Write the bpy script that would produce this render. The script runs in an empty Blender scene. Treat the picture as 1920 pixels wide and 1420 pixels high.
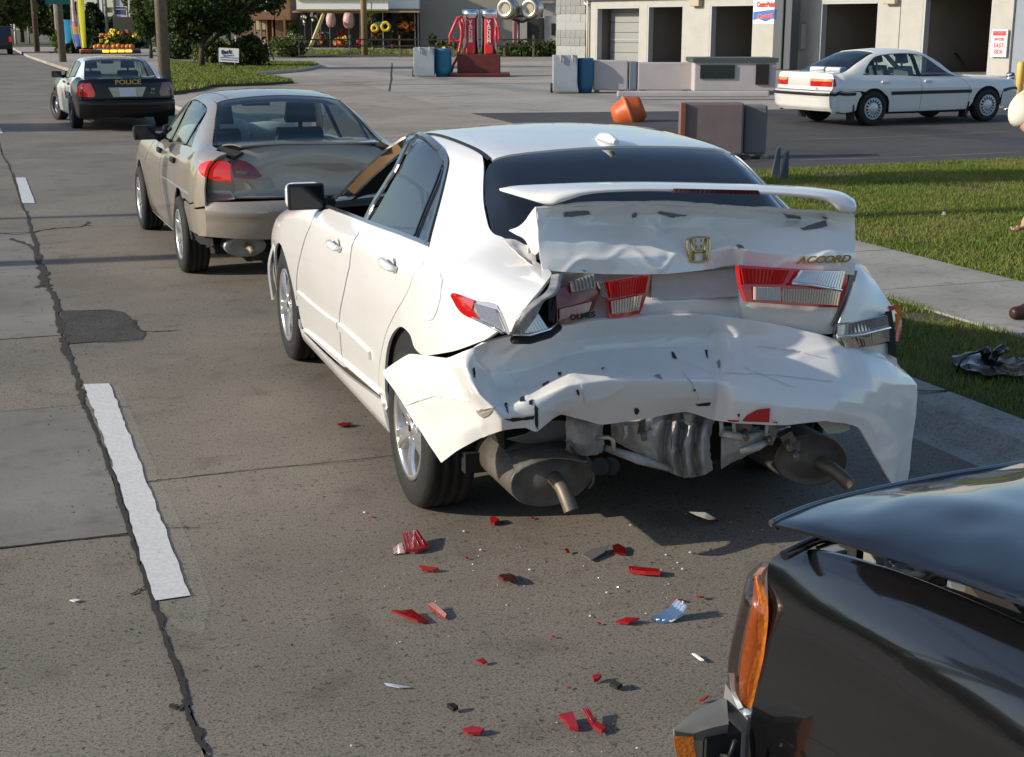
import bpy, bmesh, math, random
import numpy as np
from mathutils import Vector, Matrix
from mathutils.geometry import delaunay_2d_cdt
R = math.radians
random.seed(4); rng = np.random.default_rng(4)
scn = bpy.context.scene
COL = scn.collection
# ------------------------------------------------------------------ camera
# world: +Y runs along the road, +X towards the car wash, ground z = 0
FPX, CAMH, CAMYAW = 2630.0, 1.905, R(20)
PITCH = math.atan(662/FPX)
cam = bpy.data.cameras.new('camera'); camo = bpy.data.objects.new('camera', cam); COL.objects.link(camo)
cam.sensor_width = 36; cam.lens = 36*FPX/1920; cam.clip_start = .05; cam.clip_end = 2000
camo.location = (0, 0, CAMH); camo.rotation_euler = (R(90)-PITCH, 0, -CAMYAW)
scn.camera = camo
# ------------------------------------------------------------------ sky and sun
SUN_EL, SUN_A = R(22), R(5)          # sun stands over the left kerb, a little ahead
w = bpy.data.worlds.new('World'); scn.world = w; w.use_nodes = True
nt = w.node_tree; bg = nt.nodes['Background']
sk = nt.nodes.new('ShaderNodeTexSky'); sk.sky_type = 'NISHITA'; sk.sun_disc = False
sk.sun_elevation = SUN_EL; sk.sun_rotation = R(270)+SUN_A
sk.air_density = 1.0; sk.dust_density = 1.0; sk.ozone_density = 2.0
nt.links.new(sk.outputs[0], bg.inputs[0]); bg.inputs[1].default_value = 0.14
sl = bpy.data.lights.new('sun', 'SUN'); sl.energy = 4.4; sl.angle = R(.6); sl.color = (1, .90, .745)
so = bpy.data.objects.new('sun', sl); COL.objects.link(so)
sdir = Vector((-math.cos(SUN_EL)*math.cos(SUN_A), math.cos(SUN_EL)*math.sin(SUN_A), math.sin(SUN_EL)))
so.rotation_euler = sdir.to_track_quat('Z', 'Y').to_euler()
so.location = (-20, 5, 20)
vs = scn.view_settings; vs.view_transform = 'Standard'; vs.look = 'None'; vs.exposure = .25; vs.gamma = 1
vs.use_curve_mapping = False
scn.cycles.max_bounces = 8; scn.cycles.transparent_max_bounces = 12
# ------------------------------------------------------------------ photo pixel -> place
def ray(px, py):
    X = (px-960)/FPX; U = (710-py)/FPX; c, s = math.cos(PITCH), math.sin(PITCH)
    a, b, z = X, c+U*s, -s+U*c; cy, sy = math.cos(CAMYAW), math.sin(CAMYAW)
    return np.array([a*cy+b*sy, -a*sy+b*cy, z])
CAM = np.array([0, 0, CAMH])
def hit(px, py, p, n):
    d = ray(px, py); p = np.array(p, float); n = np.array(n, float)
    return CAM + d*(np.dot(p-CAM, n)/np.dot(d, n))
def onz(px, py, z=0.): return hit(px, py, (0, 0, z), (0, 0, 1))
def onx(px, py, x): return hit(px, py, (x, 0, 0), (1, 0, 0))
def ony(px, py, y): return hit(px, py, (0, y, 0), (0, 1, 0))
def project(P):
    d = np.asarray(P, float)-CAM; cy, sy = math.cos(CAMYAW), math.sin(CAMYAW); c, s = math.cos(PITCH), math.sin(PITCH)
    X = d[..., 0]*cy-d[..., 1]*sy; Y = d[..., 0]*sy+d[..., 1]*cy
    D = Y*c-d[..., 2]*s; U = Y*s+d[..., 2]*c
    return np.stack([960+FPX*X/D, 710-FPX*U/D], -1)
# ------------------------------------------------------------------ objects and tags
def link(name, me, m=None, parent=None):
    o = bpy.data.objects.new(name, me); COL.objects.link(o)
    if m is not None and me is not None:
        for k in (m if isinstance(m, (list, tuple)) else [m]): me.materials.append(k)
    if parent is not None: o.parent = parent
    return o
def tag(o, label=None, cat=None, group=None, kind=None):
    if label: o['label'] = label
    if cat: o['category'] = cat
    if group: o['group'] = group
    if kind: o['kind'] = kind
    return o
def thing(name, label, cat, loc=(0, 0, 0), rz=0, group=None):
    o = bpy.data.objects.new(name, None); COL.objects.link(o); o.location = loc; o.rotation_euler = (0, 0, rz)
    o.empty_display_size = .1
    return tag(o, label, cat, group)
def struct(o): o['kind'] = 'structure'; return o
def copy_tree(o, parent=None):
    c = o.copy(); COL.objects.link(c)
    if parent is not None: c.parent = parent
    for ch in o.children: copy_tree(ch, c)
    return c
# ------------------------------------------------------------------ mesh builder
class MB:
    def __init__(s): s.v = []; s.f = []; s.mi = []; s.sm = []
    def add(s, v, f, mi=0, smooth=False):
        o = len(s.v); s.v += [tuple(map(float, p)) for p in v]; s.f += [tuple(i+o for i in q) for q in f]
        s.mi += [mi]*len(f); s.sm += [smooth]*len(f); return s
    def box(s, c, d, rz=0, mi=0, rx=0, ry=0, taper=1.0):
        M = Matrix.Rotation(rz, 3, 'Z') @ Matrix.Rotation(ry, 3, 'Y') @ Matrix.Rotation(rx, 3, 'X')
        v = []
        for z in (-1, 1):
            t = taper if z > 0 else 1
            for x, y in ((-1, -1), (1, -1), (1, 1), (-1, 1)): v.append(M @ Vector((x*d[0]/2*t, y*d[1]/2*t, z*d[2]/2))+Vector(c))
        return s.add(v, [(3, 2, 1, 0), (4, 5, 6, 7), (0, 1, 5, 4), (1, 2, 6, 5), (2, 3, 7, 6), (3, 0, 4, 7)], mi)
    def tube(s, pts, r, n=8, mi=0, cap=True, smooth=True):
        pts = [Vector(p) for p in pts]; rs = r if isinstance(r, (list, tuple)) else [r]*len(pts)
        v = []; f = []; a = None
        for i, p in enumerate(pts):
            t = (pts[min(i+1, len(pts)-1)]-pts[max(i-1, 0)]).normalized()
            if a is None:
                a = t.cross(Vector((0, 0, 1)))
                if a.length < .1: a = t.cross(Vector((1, 0, 0)))
            a = (a-t*a.dot(t)).normalized(); b = t.cross(a)
            for k in range(n):
                q = 2*math.pi*k/n; v.append(p+(a*math.cos(q)+b*math.sin(q))*rs[i])
        for i in range(len(pts)-1):
            for k in range(n): f.append((i*n+k, i*n+(k+1) % n, (i+1)*n+(k+1) % n, (i+1)*n+k))
        s.add(v, f, mi, smooth)
        if cap:
            o = len(s.v)-len(v); L = (len(pts)-1)*n
            s.f += [tuple(o+k for k in range(n))[::-1], tuple(o+L+k for k in range(n))]; s.mi += [mi]*2; s.sm += [False]*2
        return s
    def lathe(s, prof, n=24, M=None, mi=0, smooth=True, cap=True):
        M = M or Matrix.Identity(4); v = []; f = []
        for r, z in prof:
            for k in range(n):
                q = 2*math.pi*k/n; v.append(M @ Vector((r*math.cos(q), r*math.sin(q), z)))
        for i in range(len(prof)-1):
            for k in range(n): f.append((i*n+k, i*n+(k+1) % n, (i+1)*n+(k+1) % n, (i+1)*n+k))
        s.add(v, f, mi, smooth)
        if cap:
            o = len(s.v)-len(v); L = (len(prof)-1)*n
            s.f += [tuple(o+k for k in range(n))[::-1], tuple(o+L+k for k in range(n))]; s.mi += [mi]*2; s.sm += [False]*2
        return s
    def prism(s, poly, fn, t0, t1, mi=0):     # poly of (a,b); fn(a,b,t) -> point
        n = len(poly); v = [fn(a, b, t0) for a, b in poly]+[fn(a, b, t1) for a, b in poly]
        f = [tuple(range(n))[::-1], tuple(range(n, 2*n))]+[(i, (i+1) % n, n+(i+1) % n, n+i) for i in range(n)]
        return s.add(v, f, mi)
    def mesh(s, name='m'):
        me = bpy.data.meshes.new(name); me.from_pydata(s.v, [], s.f); me.update()
        me.polygons.foreach_set('material_index', s.mi); me.polygons.foreach_set('use_smooth', s.sm)
        return me
    def build(s, name, m, parent=None, fix=True):
        me = s.mesh(name)
        if fix:
            b = bmesh.new(); b.from_mesh(me); bmesh.ops.recalc_face_normals(b, faces=b.faces); b.to_mesh(me); b.free()
        return link(name, me, m, parent)
def bevel(o, w, seg=2):
    b = bmesh.new(); b.from_mesh(o.data)
    ed = [e for e in b.edges if len(e.link_faces) == 2 and e.calc_face_angle(0) > .5]
    bmesh.ops.bevel(b, geom=ed, offset=w, segments=seg, profile=.5, affect='EDGES', clamp_overlap=True)
    b.to_mesh(o.data); b.free(); return o
# ------------------------------------------------------------------ materials
def node(nt, t, **k):
    n = nt.nodes.new(t)
    for a, v in k.items():
        if a.startswith('i_'):
            key = a[2:]
            n.inputs[int(key) if key.isdigit() else key.replace('_', ' ')].default_value = v
        else: setattr(n, a, v)
    return n
MATS = {}
def mat(name, col, rough=.5, metal=0., coat=0., spec=.5, trans=0., ior=1.45, emit=None, es=0., noise=0., nscale=8., col2=None, bump=0., bscale=60., alpha=1., rnoise=0.):
    if name in MATS: return MATS[name]
    m = bpy.data.materials.new(name); m.use_nodes = True; nt = m.node_tree; p = nt.nodes['Principled BSDF']
    c = (*col, 1); p.inputs['Base Color'].default_value = c
    p.inputs['Roughness'].default_value = rough; p.inputs['Metallic'].default_value = metal
    p.inputs['Coat Weight'].default_value = coat; p.inputs['Coat Roughness'].default_value = .04
    p.inputs['Specular IOR Level'].default_value = spec; p.inputs['Transmission Weight'].default_value = trans
    p.inputs['IOR'].default_value = ior; p.inputs['Alpha'].default_value = alpha
    if emit: p.inputs['Emission Color'].default_value = (*emit, 1); p.inputs['Emission Strength'].default_value = es
    if noise or bump or rnoise:
        tc = node(nt, 'ShaderNodeTexCoord')
        if noise:
            n = node(nt, 'ShaderNodeTexNoise', i_Scale=nscale, i_Detail=8., i_Roughness=.6); nt.links.new(tc.outputs['Object'], n.inputs['Vector'])
            r = node(nt, 'ShaderNodeValToRGB'); r.color_ramp.elements[0].position = .3; r.color_ramp.elements[1].position = .7
            d = col2 or tuple(x*(1-noise) for x in col)
            r.color_ramp.elements[0].color = (*d, 1); r.color_ramp.elements[1].color = c
            nt.links.new(n.outputs[0], r.inputs[0]); nt.links.new(r.outputs[0], p.inputs['Base Color'])
        if rnoise:
            n2 = node(nt, 'ShaderNodeTexNoise', i_Scale=nscale*.6, i_Detail=6.); nt.links.new(tc.outputs['Object'], n2.inputs['Vector'])
            mr = node(nt, 'ShaderNodeMapRange', i_3=max(0, rough-rnoise), i_4=rough+rnoise); mr.inputs[1].default_value = .3; mr.inputs[2].default_value = .7
            nt.links.new(n2.outputs[0], mr.inputs[0]); nt.links.new(mr.outputs[0], p.inputs['Roughness'])
        if bump:
            n3 = node(nt, 'ShaderNodeTexNoise', i_Scale=bscale, i_Detail=5.); nt.links.new(tc.outputs['Object'], n3.inputs['Vector'])
            b = node(nt, 'ShaderNodeBump', i_Strength=bump, i_Distance=.01); nt.links.new(n3.outputs[0], b.inputs['Height']); nt.links.new(b.outputs[0], p.inputs['Normal'])
    MATS[name] = m; return m
def glass_mat(name, tint, rough=.02, boost=1.0):      # thin tinted sheet: see-through with a Fresnel reflection
    if name in MATS: return MATS[name]
    m = bpy.data.materials.new(name); m.use_nodes = True; nt = m.node_tree; nt.nodes.remove(nt.nodes['Principled BSDF'])
    out = nt.nodes['Material Output']; t = node(nt, 'ShaderNodeBsdfTransparent', i_Color=(*tint, 1)); g = node(nt, 'ShaderNodeBsdfGlossy', i_Roughness=rough)
    fr = node(nt, 'ShaderNodeFresnel', i_IOR=1.5); mx = node(nt, 'ShaderNodeMixShader')
    mu = node(nt, 'ShaderNodeMath', operation='MULTIPLY', use_clamp=True); mu.inputs[1].default_value = boost
    gm = node(nt, 'ShaderNodeNewGeometry'); io = node(nt, 'ShaderNodeMapRange', i_3=1.5, i_4=1/1.5); nt.links.new(gm.outputs['Backfacing'], io.inputs[0]); nt.links.new(io.outputs[0], fr.inputs['IOR'])
    nt.links.new(fr.outputs[0], mu.inputs[0]); nt.links.new(mu.outputs[0], mx.inputs[0]); nt.links.new(t.outputs[0], mx.inputs[1]); nt.links.new(g.outputs[0], mx.inputs[2])
    nt.links.new(mx.outputs[0], out.inputs[0]); MATS[name] = m; return m
# ------------------------------------------------------------------ surfaces
def pchip_slopes(y):     # uniform spacing along axis -1
    d = np.diff(y, axis=-1); m = np.zeros_like(y)
    a, b = d[..., :-1], d[..., 1:]; ok = a*b > 0
    m[..., 1:-1] = np.where(ok, 2*a*b/np.where(ok, a+b, 1), 0)
    m[..., 0] = d[..., 0]; m[..., -1] = d[..., -1]; return m
class Shell:     # car body skin as sections along x, nine (y,z) knots from sill to centreline, mirrored for u > 8
    def __init__(s, st):
        st = sorted(st, key=lambda q: q[0]); s.xs = np.array([q[0] for q in st], float); s.K = np.array([q[1] for q in st], float)
        h = np.diff(s.xs)[:, None, None]; d = np.diff(s.K, axis=0)/h; m = np.zeros_like(s.K)
        a, b = d[:-1], d[1:]; ok = a*b > 0
        w1 = 2*h[1:]+h[:-1]; w2 = h[1:]+2*h[:-1]
        m[1:-1] = np.where(ok, (w1+w2)/(w1/np.where(ok, a, 1)+w2/np.where(ok, b, 1)), 0); m[0] = d[0]; m[-1] = d[-1]; s.m = m
    def P(s, x, u):
        x = np.asarray(x, float); u = np.asarray(u, float); sh = np.broadcast(x, u).shape
        x = np.broadcast_to(x, sh).ravel(); u = np.broadcast_to(u, sh).ravel()
        i = np.clip(np.searchsorted(s.xs, x)-1, 0, len(s.xs)-2); h = s.xs[i+1]-s.xs[i]; t = (x-s.xs[i])/h; t = np.clip(t, -.3, 1.3)
        h00, h10, h01, h11 = 2*t**3-3*t**2+1, t**3-2*t**2+t, -2*t**3+3*t**2, t**3-t**2
        B = lambda q: q[:, None, None]
        S = B(h00)*s.K[i]+B(h10*h)*s.m[i]+B(h01)*s.K[i+1]+B(h11*h)*s.m[i+1]
        mir = u > 8; uu = np.where(mir, 16-u, u); uu = np.clip(uu, 0, 8); k = np.minimum(uu.astype(int), 7); t = uu-k
        sy = pchip_slopes(S[:, :, 0]); sz = pchip_slopes(S[:, :, 1]); sz[:, -1] = 0
        h00, h10, h01, h11 = 2*t**3-3*t**2+1, t**3-2*t**2+t, -2*t**3+3*t**2, t**3-t**2
        r = np.arange(len(x))
        y = h00*S[r, k, 0]+h10*sy[r, k]+h01*S[r, k+1, 0]+h11*sy[r, k+1]
        z = h00*S[r, k, 1]+h10*sz[r, k]+h01*S[r, k+1, 1]+h11*sz[r, k+1]
        return np.stack([x, np.where(mir, -y, y), z], -1).reshape(*sh, 3)
    def N(s, x, u):
        e = .004; a = s.P(x+e, u)-s.P(x-e, u); b = s.P(x, np.asarray(u)+e)-s.P(x, np.asarray(u)-e)
        n = np.cross(b, a); return n/np.maximum(np.linalg.norm(n, axis=-1, keepdims=True), 1e-9)
def frame(o):           # numpy placement of a thing that only turns about z
    c, s = math.cos(o.rotation_euler.z), math.sin(o.rotation_euler.z)
    return np.array([[c, -s, 0], [s, c, 0], [0, 0, 1]]), np.array(o.location)
class Tracer:           # photo pixel -> (x,u) on a shell placed in the world
    def __init__(s, sh, o, side=1, ulo=0, uhi=8):
        s.sh = sh; s.M, s.T = frame(o); s.side = side
        X, U = np.meshgrid(np.linspace(sh.xs[0], sh.xs[-1], 260), np.linspace(ulo, uhi, 130), indexing='ij'); s.X = X.ravel(); s.U = U.ravel()
        if side < 0: s.U = 16-s.U
        W = s.w(s.X, s.U); n = sh.N(s.X, s.U) @ s.M.T; v = CAM-W; f = (n*v).sum(-1)
        s.px = project(W); s.ok = f > 0
    def w(s, x, u): return s.sh.P(x, u) @ s.M.T+s.T
    def __call__(s, px, py, lim=None):
        d = ((s.px-np.array([px, py]))**2).sum(-1); d = np.where(s.ok, d, d+4000)
        i = int(np.argmin(d)); q = np.array([s.X[i], s.U[i]])
        for _ in range(6):
            p = project(s.w(q[0], q[1])); r = np.array([px, py])-p
            J = np.stack([(project(s.w(q[0]+.002, q[1]))-p)/.002, (project(s.w(q[0], q[1]+.002))-p)/.002], 1)
            try: st = np.linalg.solve(J, r)
            except Exception: break
            st = np.clip(st, [-.05, -.3], [.05, .3]); q2 = q+st; q2[0] = np.clip(q2[0], s.sh.xs[0], s.sh.xs[-1])
            if abs(q2-q).max() < 1e-5: q = q2; break
            q = q2
        p = project(s.w(q[0], q[1]))
        if np.hypot(*(p-np.array([px, py]))) > 12: q = np.array([s.X[i], s.U[i]])
        return tuple(q)
    def many(s, pts): return [s(*p[:2]) for p in pts]
def smooth_poly(pts, n=6, closed=True, ang=50):
    P = np.array(pts, float); N = len(P); out = []
    def corner(i):
        if not closed and (i <= 0 or i >= N-1): return True
        a = P[i]-P[i-1]; b = P[(i+1) % N]-P[i]
        c = np.dot(a, b)/max(1e-9, np.linalg.norm(a)*np.linalg.norm(b)); return math.degrees(math.acos(np.clip(c, -1, 1))) > ang
    for i in range(N if closed else N-1):
        p1, p2 = P[i], P[(i+1) % N]; p0 = p1-(p2-p1) if corner(i) else P[i-1]; p3 = p2+(p2-p1) if corner((i+1) % N) else P[(i+2) % N]
        for k in range(n):
            t = k/n; out.append(.5*(2*p1+(p2-p0)*t+(2*p0-5*p1+4*p2-p3)*t*t+(3*p1-p0-3*p2+p3)*t**3))
    if not closed: out.append(P[-1])
    return np.array(out)
def densify(P, d):
    out = []
    for i in range(len(P)):
        a, b = P[i], P[(i+1) % len(P)]; n = max(1, int(np.linalg.norm(b-a)/d))
        for k in range(n): out.append(a+(b-a)*k/n)
    return np.array(out)
def inside(P, q):
    x, y = q[:, 0], q[:, 1]; c = np.zeros(len(q), bool); n = len(P)
    for i in range(n):
        a, b = P[i], P[(i+1) % n]
        if a[1] == b[1]: continue
        m = ((a[1] > y) != (b[1] > y)) & (x < (b[0]-a[0])*(y-a[1])/(b[1]-a[1])+a[0]); c ^= m
    return c
def inset_poly(P, d):
    n = len(P); A = .5*sum(P[i-1][0]*P[i][1]-P[i][0]*P[i-1][1] for i in range(n)); sg = 1 if A > 0 else -1
    out = []
    for i in range(n):
        a = P[i]-P[i-1]; b = P[(i+1) % n]-P[i]
        na = np.array([-a[1], a[0]])/max(1e-9, np.linalg.norm(a)); nb = np.array([-b[1], b[0]])/max(1e-9, np.linalg.norm(b)); m = na+nb
        k = np.dot(m, m); m = m*2/max(k, .8); out.append(P[i]+sg*d*m)
    return np.array(out)
def sheet_mesh(name, V, F, N, thick):       # top skin with given normals, rim and back
    V = np.asarray(V); n = len(V); cnt = {}
    for f in F:
        for i in range(len(f)): cnt[(f[i], f[(i+1) % len(f)])] = 1
    bd = [e for e in cnt if (e[1], e[0]) not in cnt]
    back = V-np.asarray(N)*thick
    vs = list(map(tuple, V)); fs = [tuple(f) for f in F]; nt_ = len(fs); sm = [True]*nt_
    o = len(vs); vs += list(map(tuple, back)); fs += [tuple(i+o for i in f)[::-1] for f in F]; sm += [True]*nt_
    for a, b in bd:
        k = len(vs); vs += [tuple(V[a]), tuple(V[b]), tuple(back[b]), tuple(back[a])]; fs.append((k+1, k, k+3, k+2)); sm.append(False)
    me = bpy.data.meshes.new(name); me.from_pydata(vs, [], fs); me.update(); me.polygons.foreach_set('use_smooth', sm)
    ln = []
    for j, p in enumerate(me.polygons):
        if j < nt_: ln += [tuple(N[i]) for i in p.vertices]
        elif j < 2*nt_: ln += [tuple(-N[i-o]) for i in p.vertices]
        else: ln += [tuple(p.normal)]*len(p.vertices)
    me.normals_split_custom_set(ln); return me
def panel(name, sh, outline, m, parent, res=.05, us=.16, inset=.003, thick=.012, lift=0., sm=6, ang=50, mirror=False, holes=(), fn=None, fnn=None):
    """a body panel: outline in (x,u) filled with a fine net and laid on the shell"""
    S = np.array([1, us]); P = np.array(outline, float)*S
    if sm: P = smooth_poly(P, sm, True, ang)
    P = densify(P, res*.7)
    if inset: P = inset_poly(P, inset)
    lo, hi = P.min(0), P.max(0); gx = np.arange(lo[0]+res/2, hi[0], res); gy = np.arange(lo[1]+res/2, hi[1], res)
    G = np.stack(np.meshgrid(gx, gy), -1).reshape(-1, 2); hp = []
    if len(G):
        G = G[inside(P, G)]
        if len(G):
            d = np.min(((G[:, None]-P[None])**2).sum(-1), 1); G = G[d > (res*.35)**2]
    for h in holes:
        H = np.array(h, float)*S
        H = densify(smooth_poly(H, sm, True, ang) if sm else H, res*.7); hp.append(H)
        if len(G):
            G = G[~inside(H, G)]; d = np.min(((G[:, None]-H[None])**2).sum(-1), 1); G = G[d > (res*.35)**2]
    pts = [Vector(p) for p in P]; ed = [(i, (i+1) % len(P)) for i in range(len(P))]
    for H in hp:
        o = len(pts); pts += [Vector(p) for p in H]; ed += [(o+i, o+(i+1) % len(H)) for i in range(len(H))]
    pts += [Vector(p) for p in G]
    r = delaunay_2d_cdt(pts, ed, [], 1, 1e-6); Q = np.array([tuple(v) for v in r[0]]); F = [tuple(f) for f in r[2]]
    if hp:
        C = np.array([Q[list(f)].mean(0) for f in F]); keep = np.ones(len(F), bool)
        for H in hp: keep &= ~inside(H, C)
        F = [f for f, k in zip(F, keep) if k]
    Q = Q/S; x, u = Q[:, 0], Q[:, 1]
    V = sh.P(x, u); N = sh.N(x, u)
    if fn is not None: V = fn(V, x, u)
    if lift: V = V+N*lift
    if mirror: V = V*[1, -1, 1]; N = N*[1, -1, 1]
    f0 = F[len(F)//2]; fl = 0
    for f in F[::max(1, len(F)//30)]:
        fl += np.sign(np.dot(np.cross(V[f[1]]-V[f[0]], V[f[2]]-V[f[0]]), N[f[0]]))
    if fl < 0: F = [f[::-1] for f in F]
    if fn is not None:       # normals of a bent panel come from its mesh
        N = np.zeros_like(V)
        for f in F:
            c = np.cross(V[f[1]]-V[f[0]], V[f[2]]-V[f[0]])
            for i in f: N[i] += c
        N /= np.maximum(np.linalg.norm(N, axis=1, keepdims=True), 1e-12)
    return link(name, sheet_mesh(name, V, F, N, thick), m, parent)
def cr_matrix(n, k):       # Catmull-Rom upsampling matrix from n controls
    rows = []
    for i in range(n-1):
        for j in range(k+(1 if i == n-2 else 0)):
            t = j/k; w4 = [-.5*t+t*t-.5*t**3, 1-2.5*t*t+1.5*t**3, .5*t+2*t*t-1.5*t**3, -.5*t*t+.5*t**3]; r = np.zeros(n)
            for a, q in zip(range(i-1, i+3), w4):
                if a < 0: r[0] += 2*q; r[1] -= q
                elif a >= n: r[n-1] += 2*q; r[n-2] -= q
                else: r[a] += q
            rows.append(r)
    return np.array(rows)
def patch_pts(C, k=6): C = np.asarray(C, float); A = cr_matrix(C.shape[0], k); B = cr_matrix(C.shape[1], k); return np.einsum('ai,bj,ijd->abd', A, B, C)
def patch_lin(C, k):
    C = np.asarray(C, float); a = np.linspace(0, C.shape[0]-1, (C.shape[0]-1)*k+1); b = np.linspace(0, C.shape[1]-1, (C.shape[1]-1)*k+1)
    A = np.maximum(0, 1-np.abs(a[:, None]-np.arange(C.shape[0]))); B = np.maximum(0, 1-np.abs(b[:, None]-np.arange(C.shape[1]))); return np.einsum('ai,bj,ijd->abd', A, B, C)
def grid_normals(G):
    du = np.gradient(G, axis=0); dv = np.gradient(G, axis=1); n = np.cross(du, dv); return n/np.maximum(np.linalg.norm(n, axis=-1, keepdims=True), 1e-12)
def patch(name, C, m, parent, k=6, thick=.004, out=(-1, 0, 0), dent=0., dfreq=9., crease=0., facet=0., keep=None, uv=False):
    """a sheet through a net of control points; out says which way is the outside"""
    G = patch_pts(C, k) if k else np.asarray(C, float)
    if facet: G = G*(1-facet)+patch_lin(C, k)*facet
    N = grid_normals(G); flip = (N.reshape(-1, 3) @ np.array(out, float)).sum() < 0
    if flip: N = -N
    if dent:
        from mathutils import noise
        D = np.array([[noise.noise(Vector(tuple(p*dfreq)))+crease*(max(0., 1-abs(noise.noise(Vector(tuple(p*dfreq*.8+5))))*5)**2)+.25*noise.noise(Vector(tuple(p*dfreq*3.1))) for p in row] for row in G]); G = G+N*(D*dent)[..., None]
        N = grid_normals(G); N = -N if flip else N
    r, c = G.shape[:2]; F = []
    for i in range(r-1):
        for j in range(c-1):
            if keep is not None and not keep(i/(r-1), j/(c-1)): continue
            f = (i*c+j, i*c+j+1, (i+1)*c+j+1, (i+1)*c+j)
            F.append(f if flip else f[::-1])
    V = G.reshape(-1, 3); Nf = N.reshape(-1, 3)
    f = F[len(F)//2]
    if np.dot(np.cross(V[f[1]]-V[f[0]], V[f[2]]-V[f[0]]), Nf[f[0]]) < 0: F = [q[::-1] for q in F]
    return link(name, sheet_mesh(name, V, F, Nf, thick), m, parent)
def text_part(name, body, size, m, parent, loc, rot, extr=.004, sx=1., shear=0., bold=0., align='CENTER'):
    cu = bpy.data.curves.new(name, 'FONT'); cu.body = body; cu.size = size; cu.extrude = extr; cu.align_x = align; cu.align_y = 'CENTER'; cu.shear = shear; cu.offset = bold; cu.resolution_u = 3
    o = bpy.data.objects.new('t', cu); COL.objects.link(o)
    dg = bpy.context.evaluated_depsgraph_get(); me = bpy.data.meshes.new_from_object(o.evaluated_get(dg)); COL.objects.unlink(o); bpy.data.objects.remove(o)
    q = link(name, me, m, parent); q.location = loc; q.rotation_euler = rot; q.scale = (sx, 1, 1); return q
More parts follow.
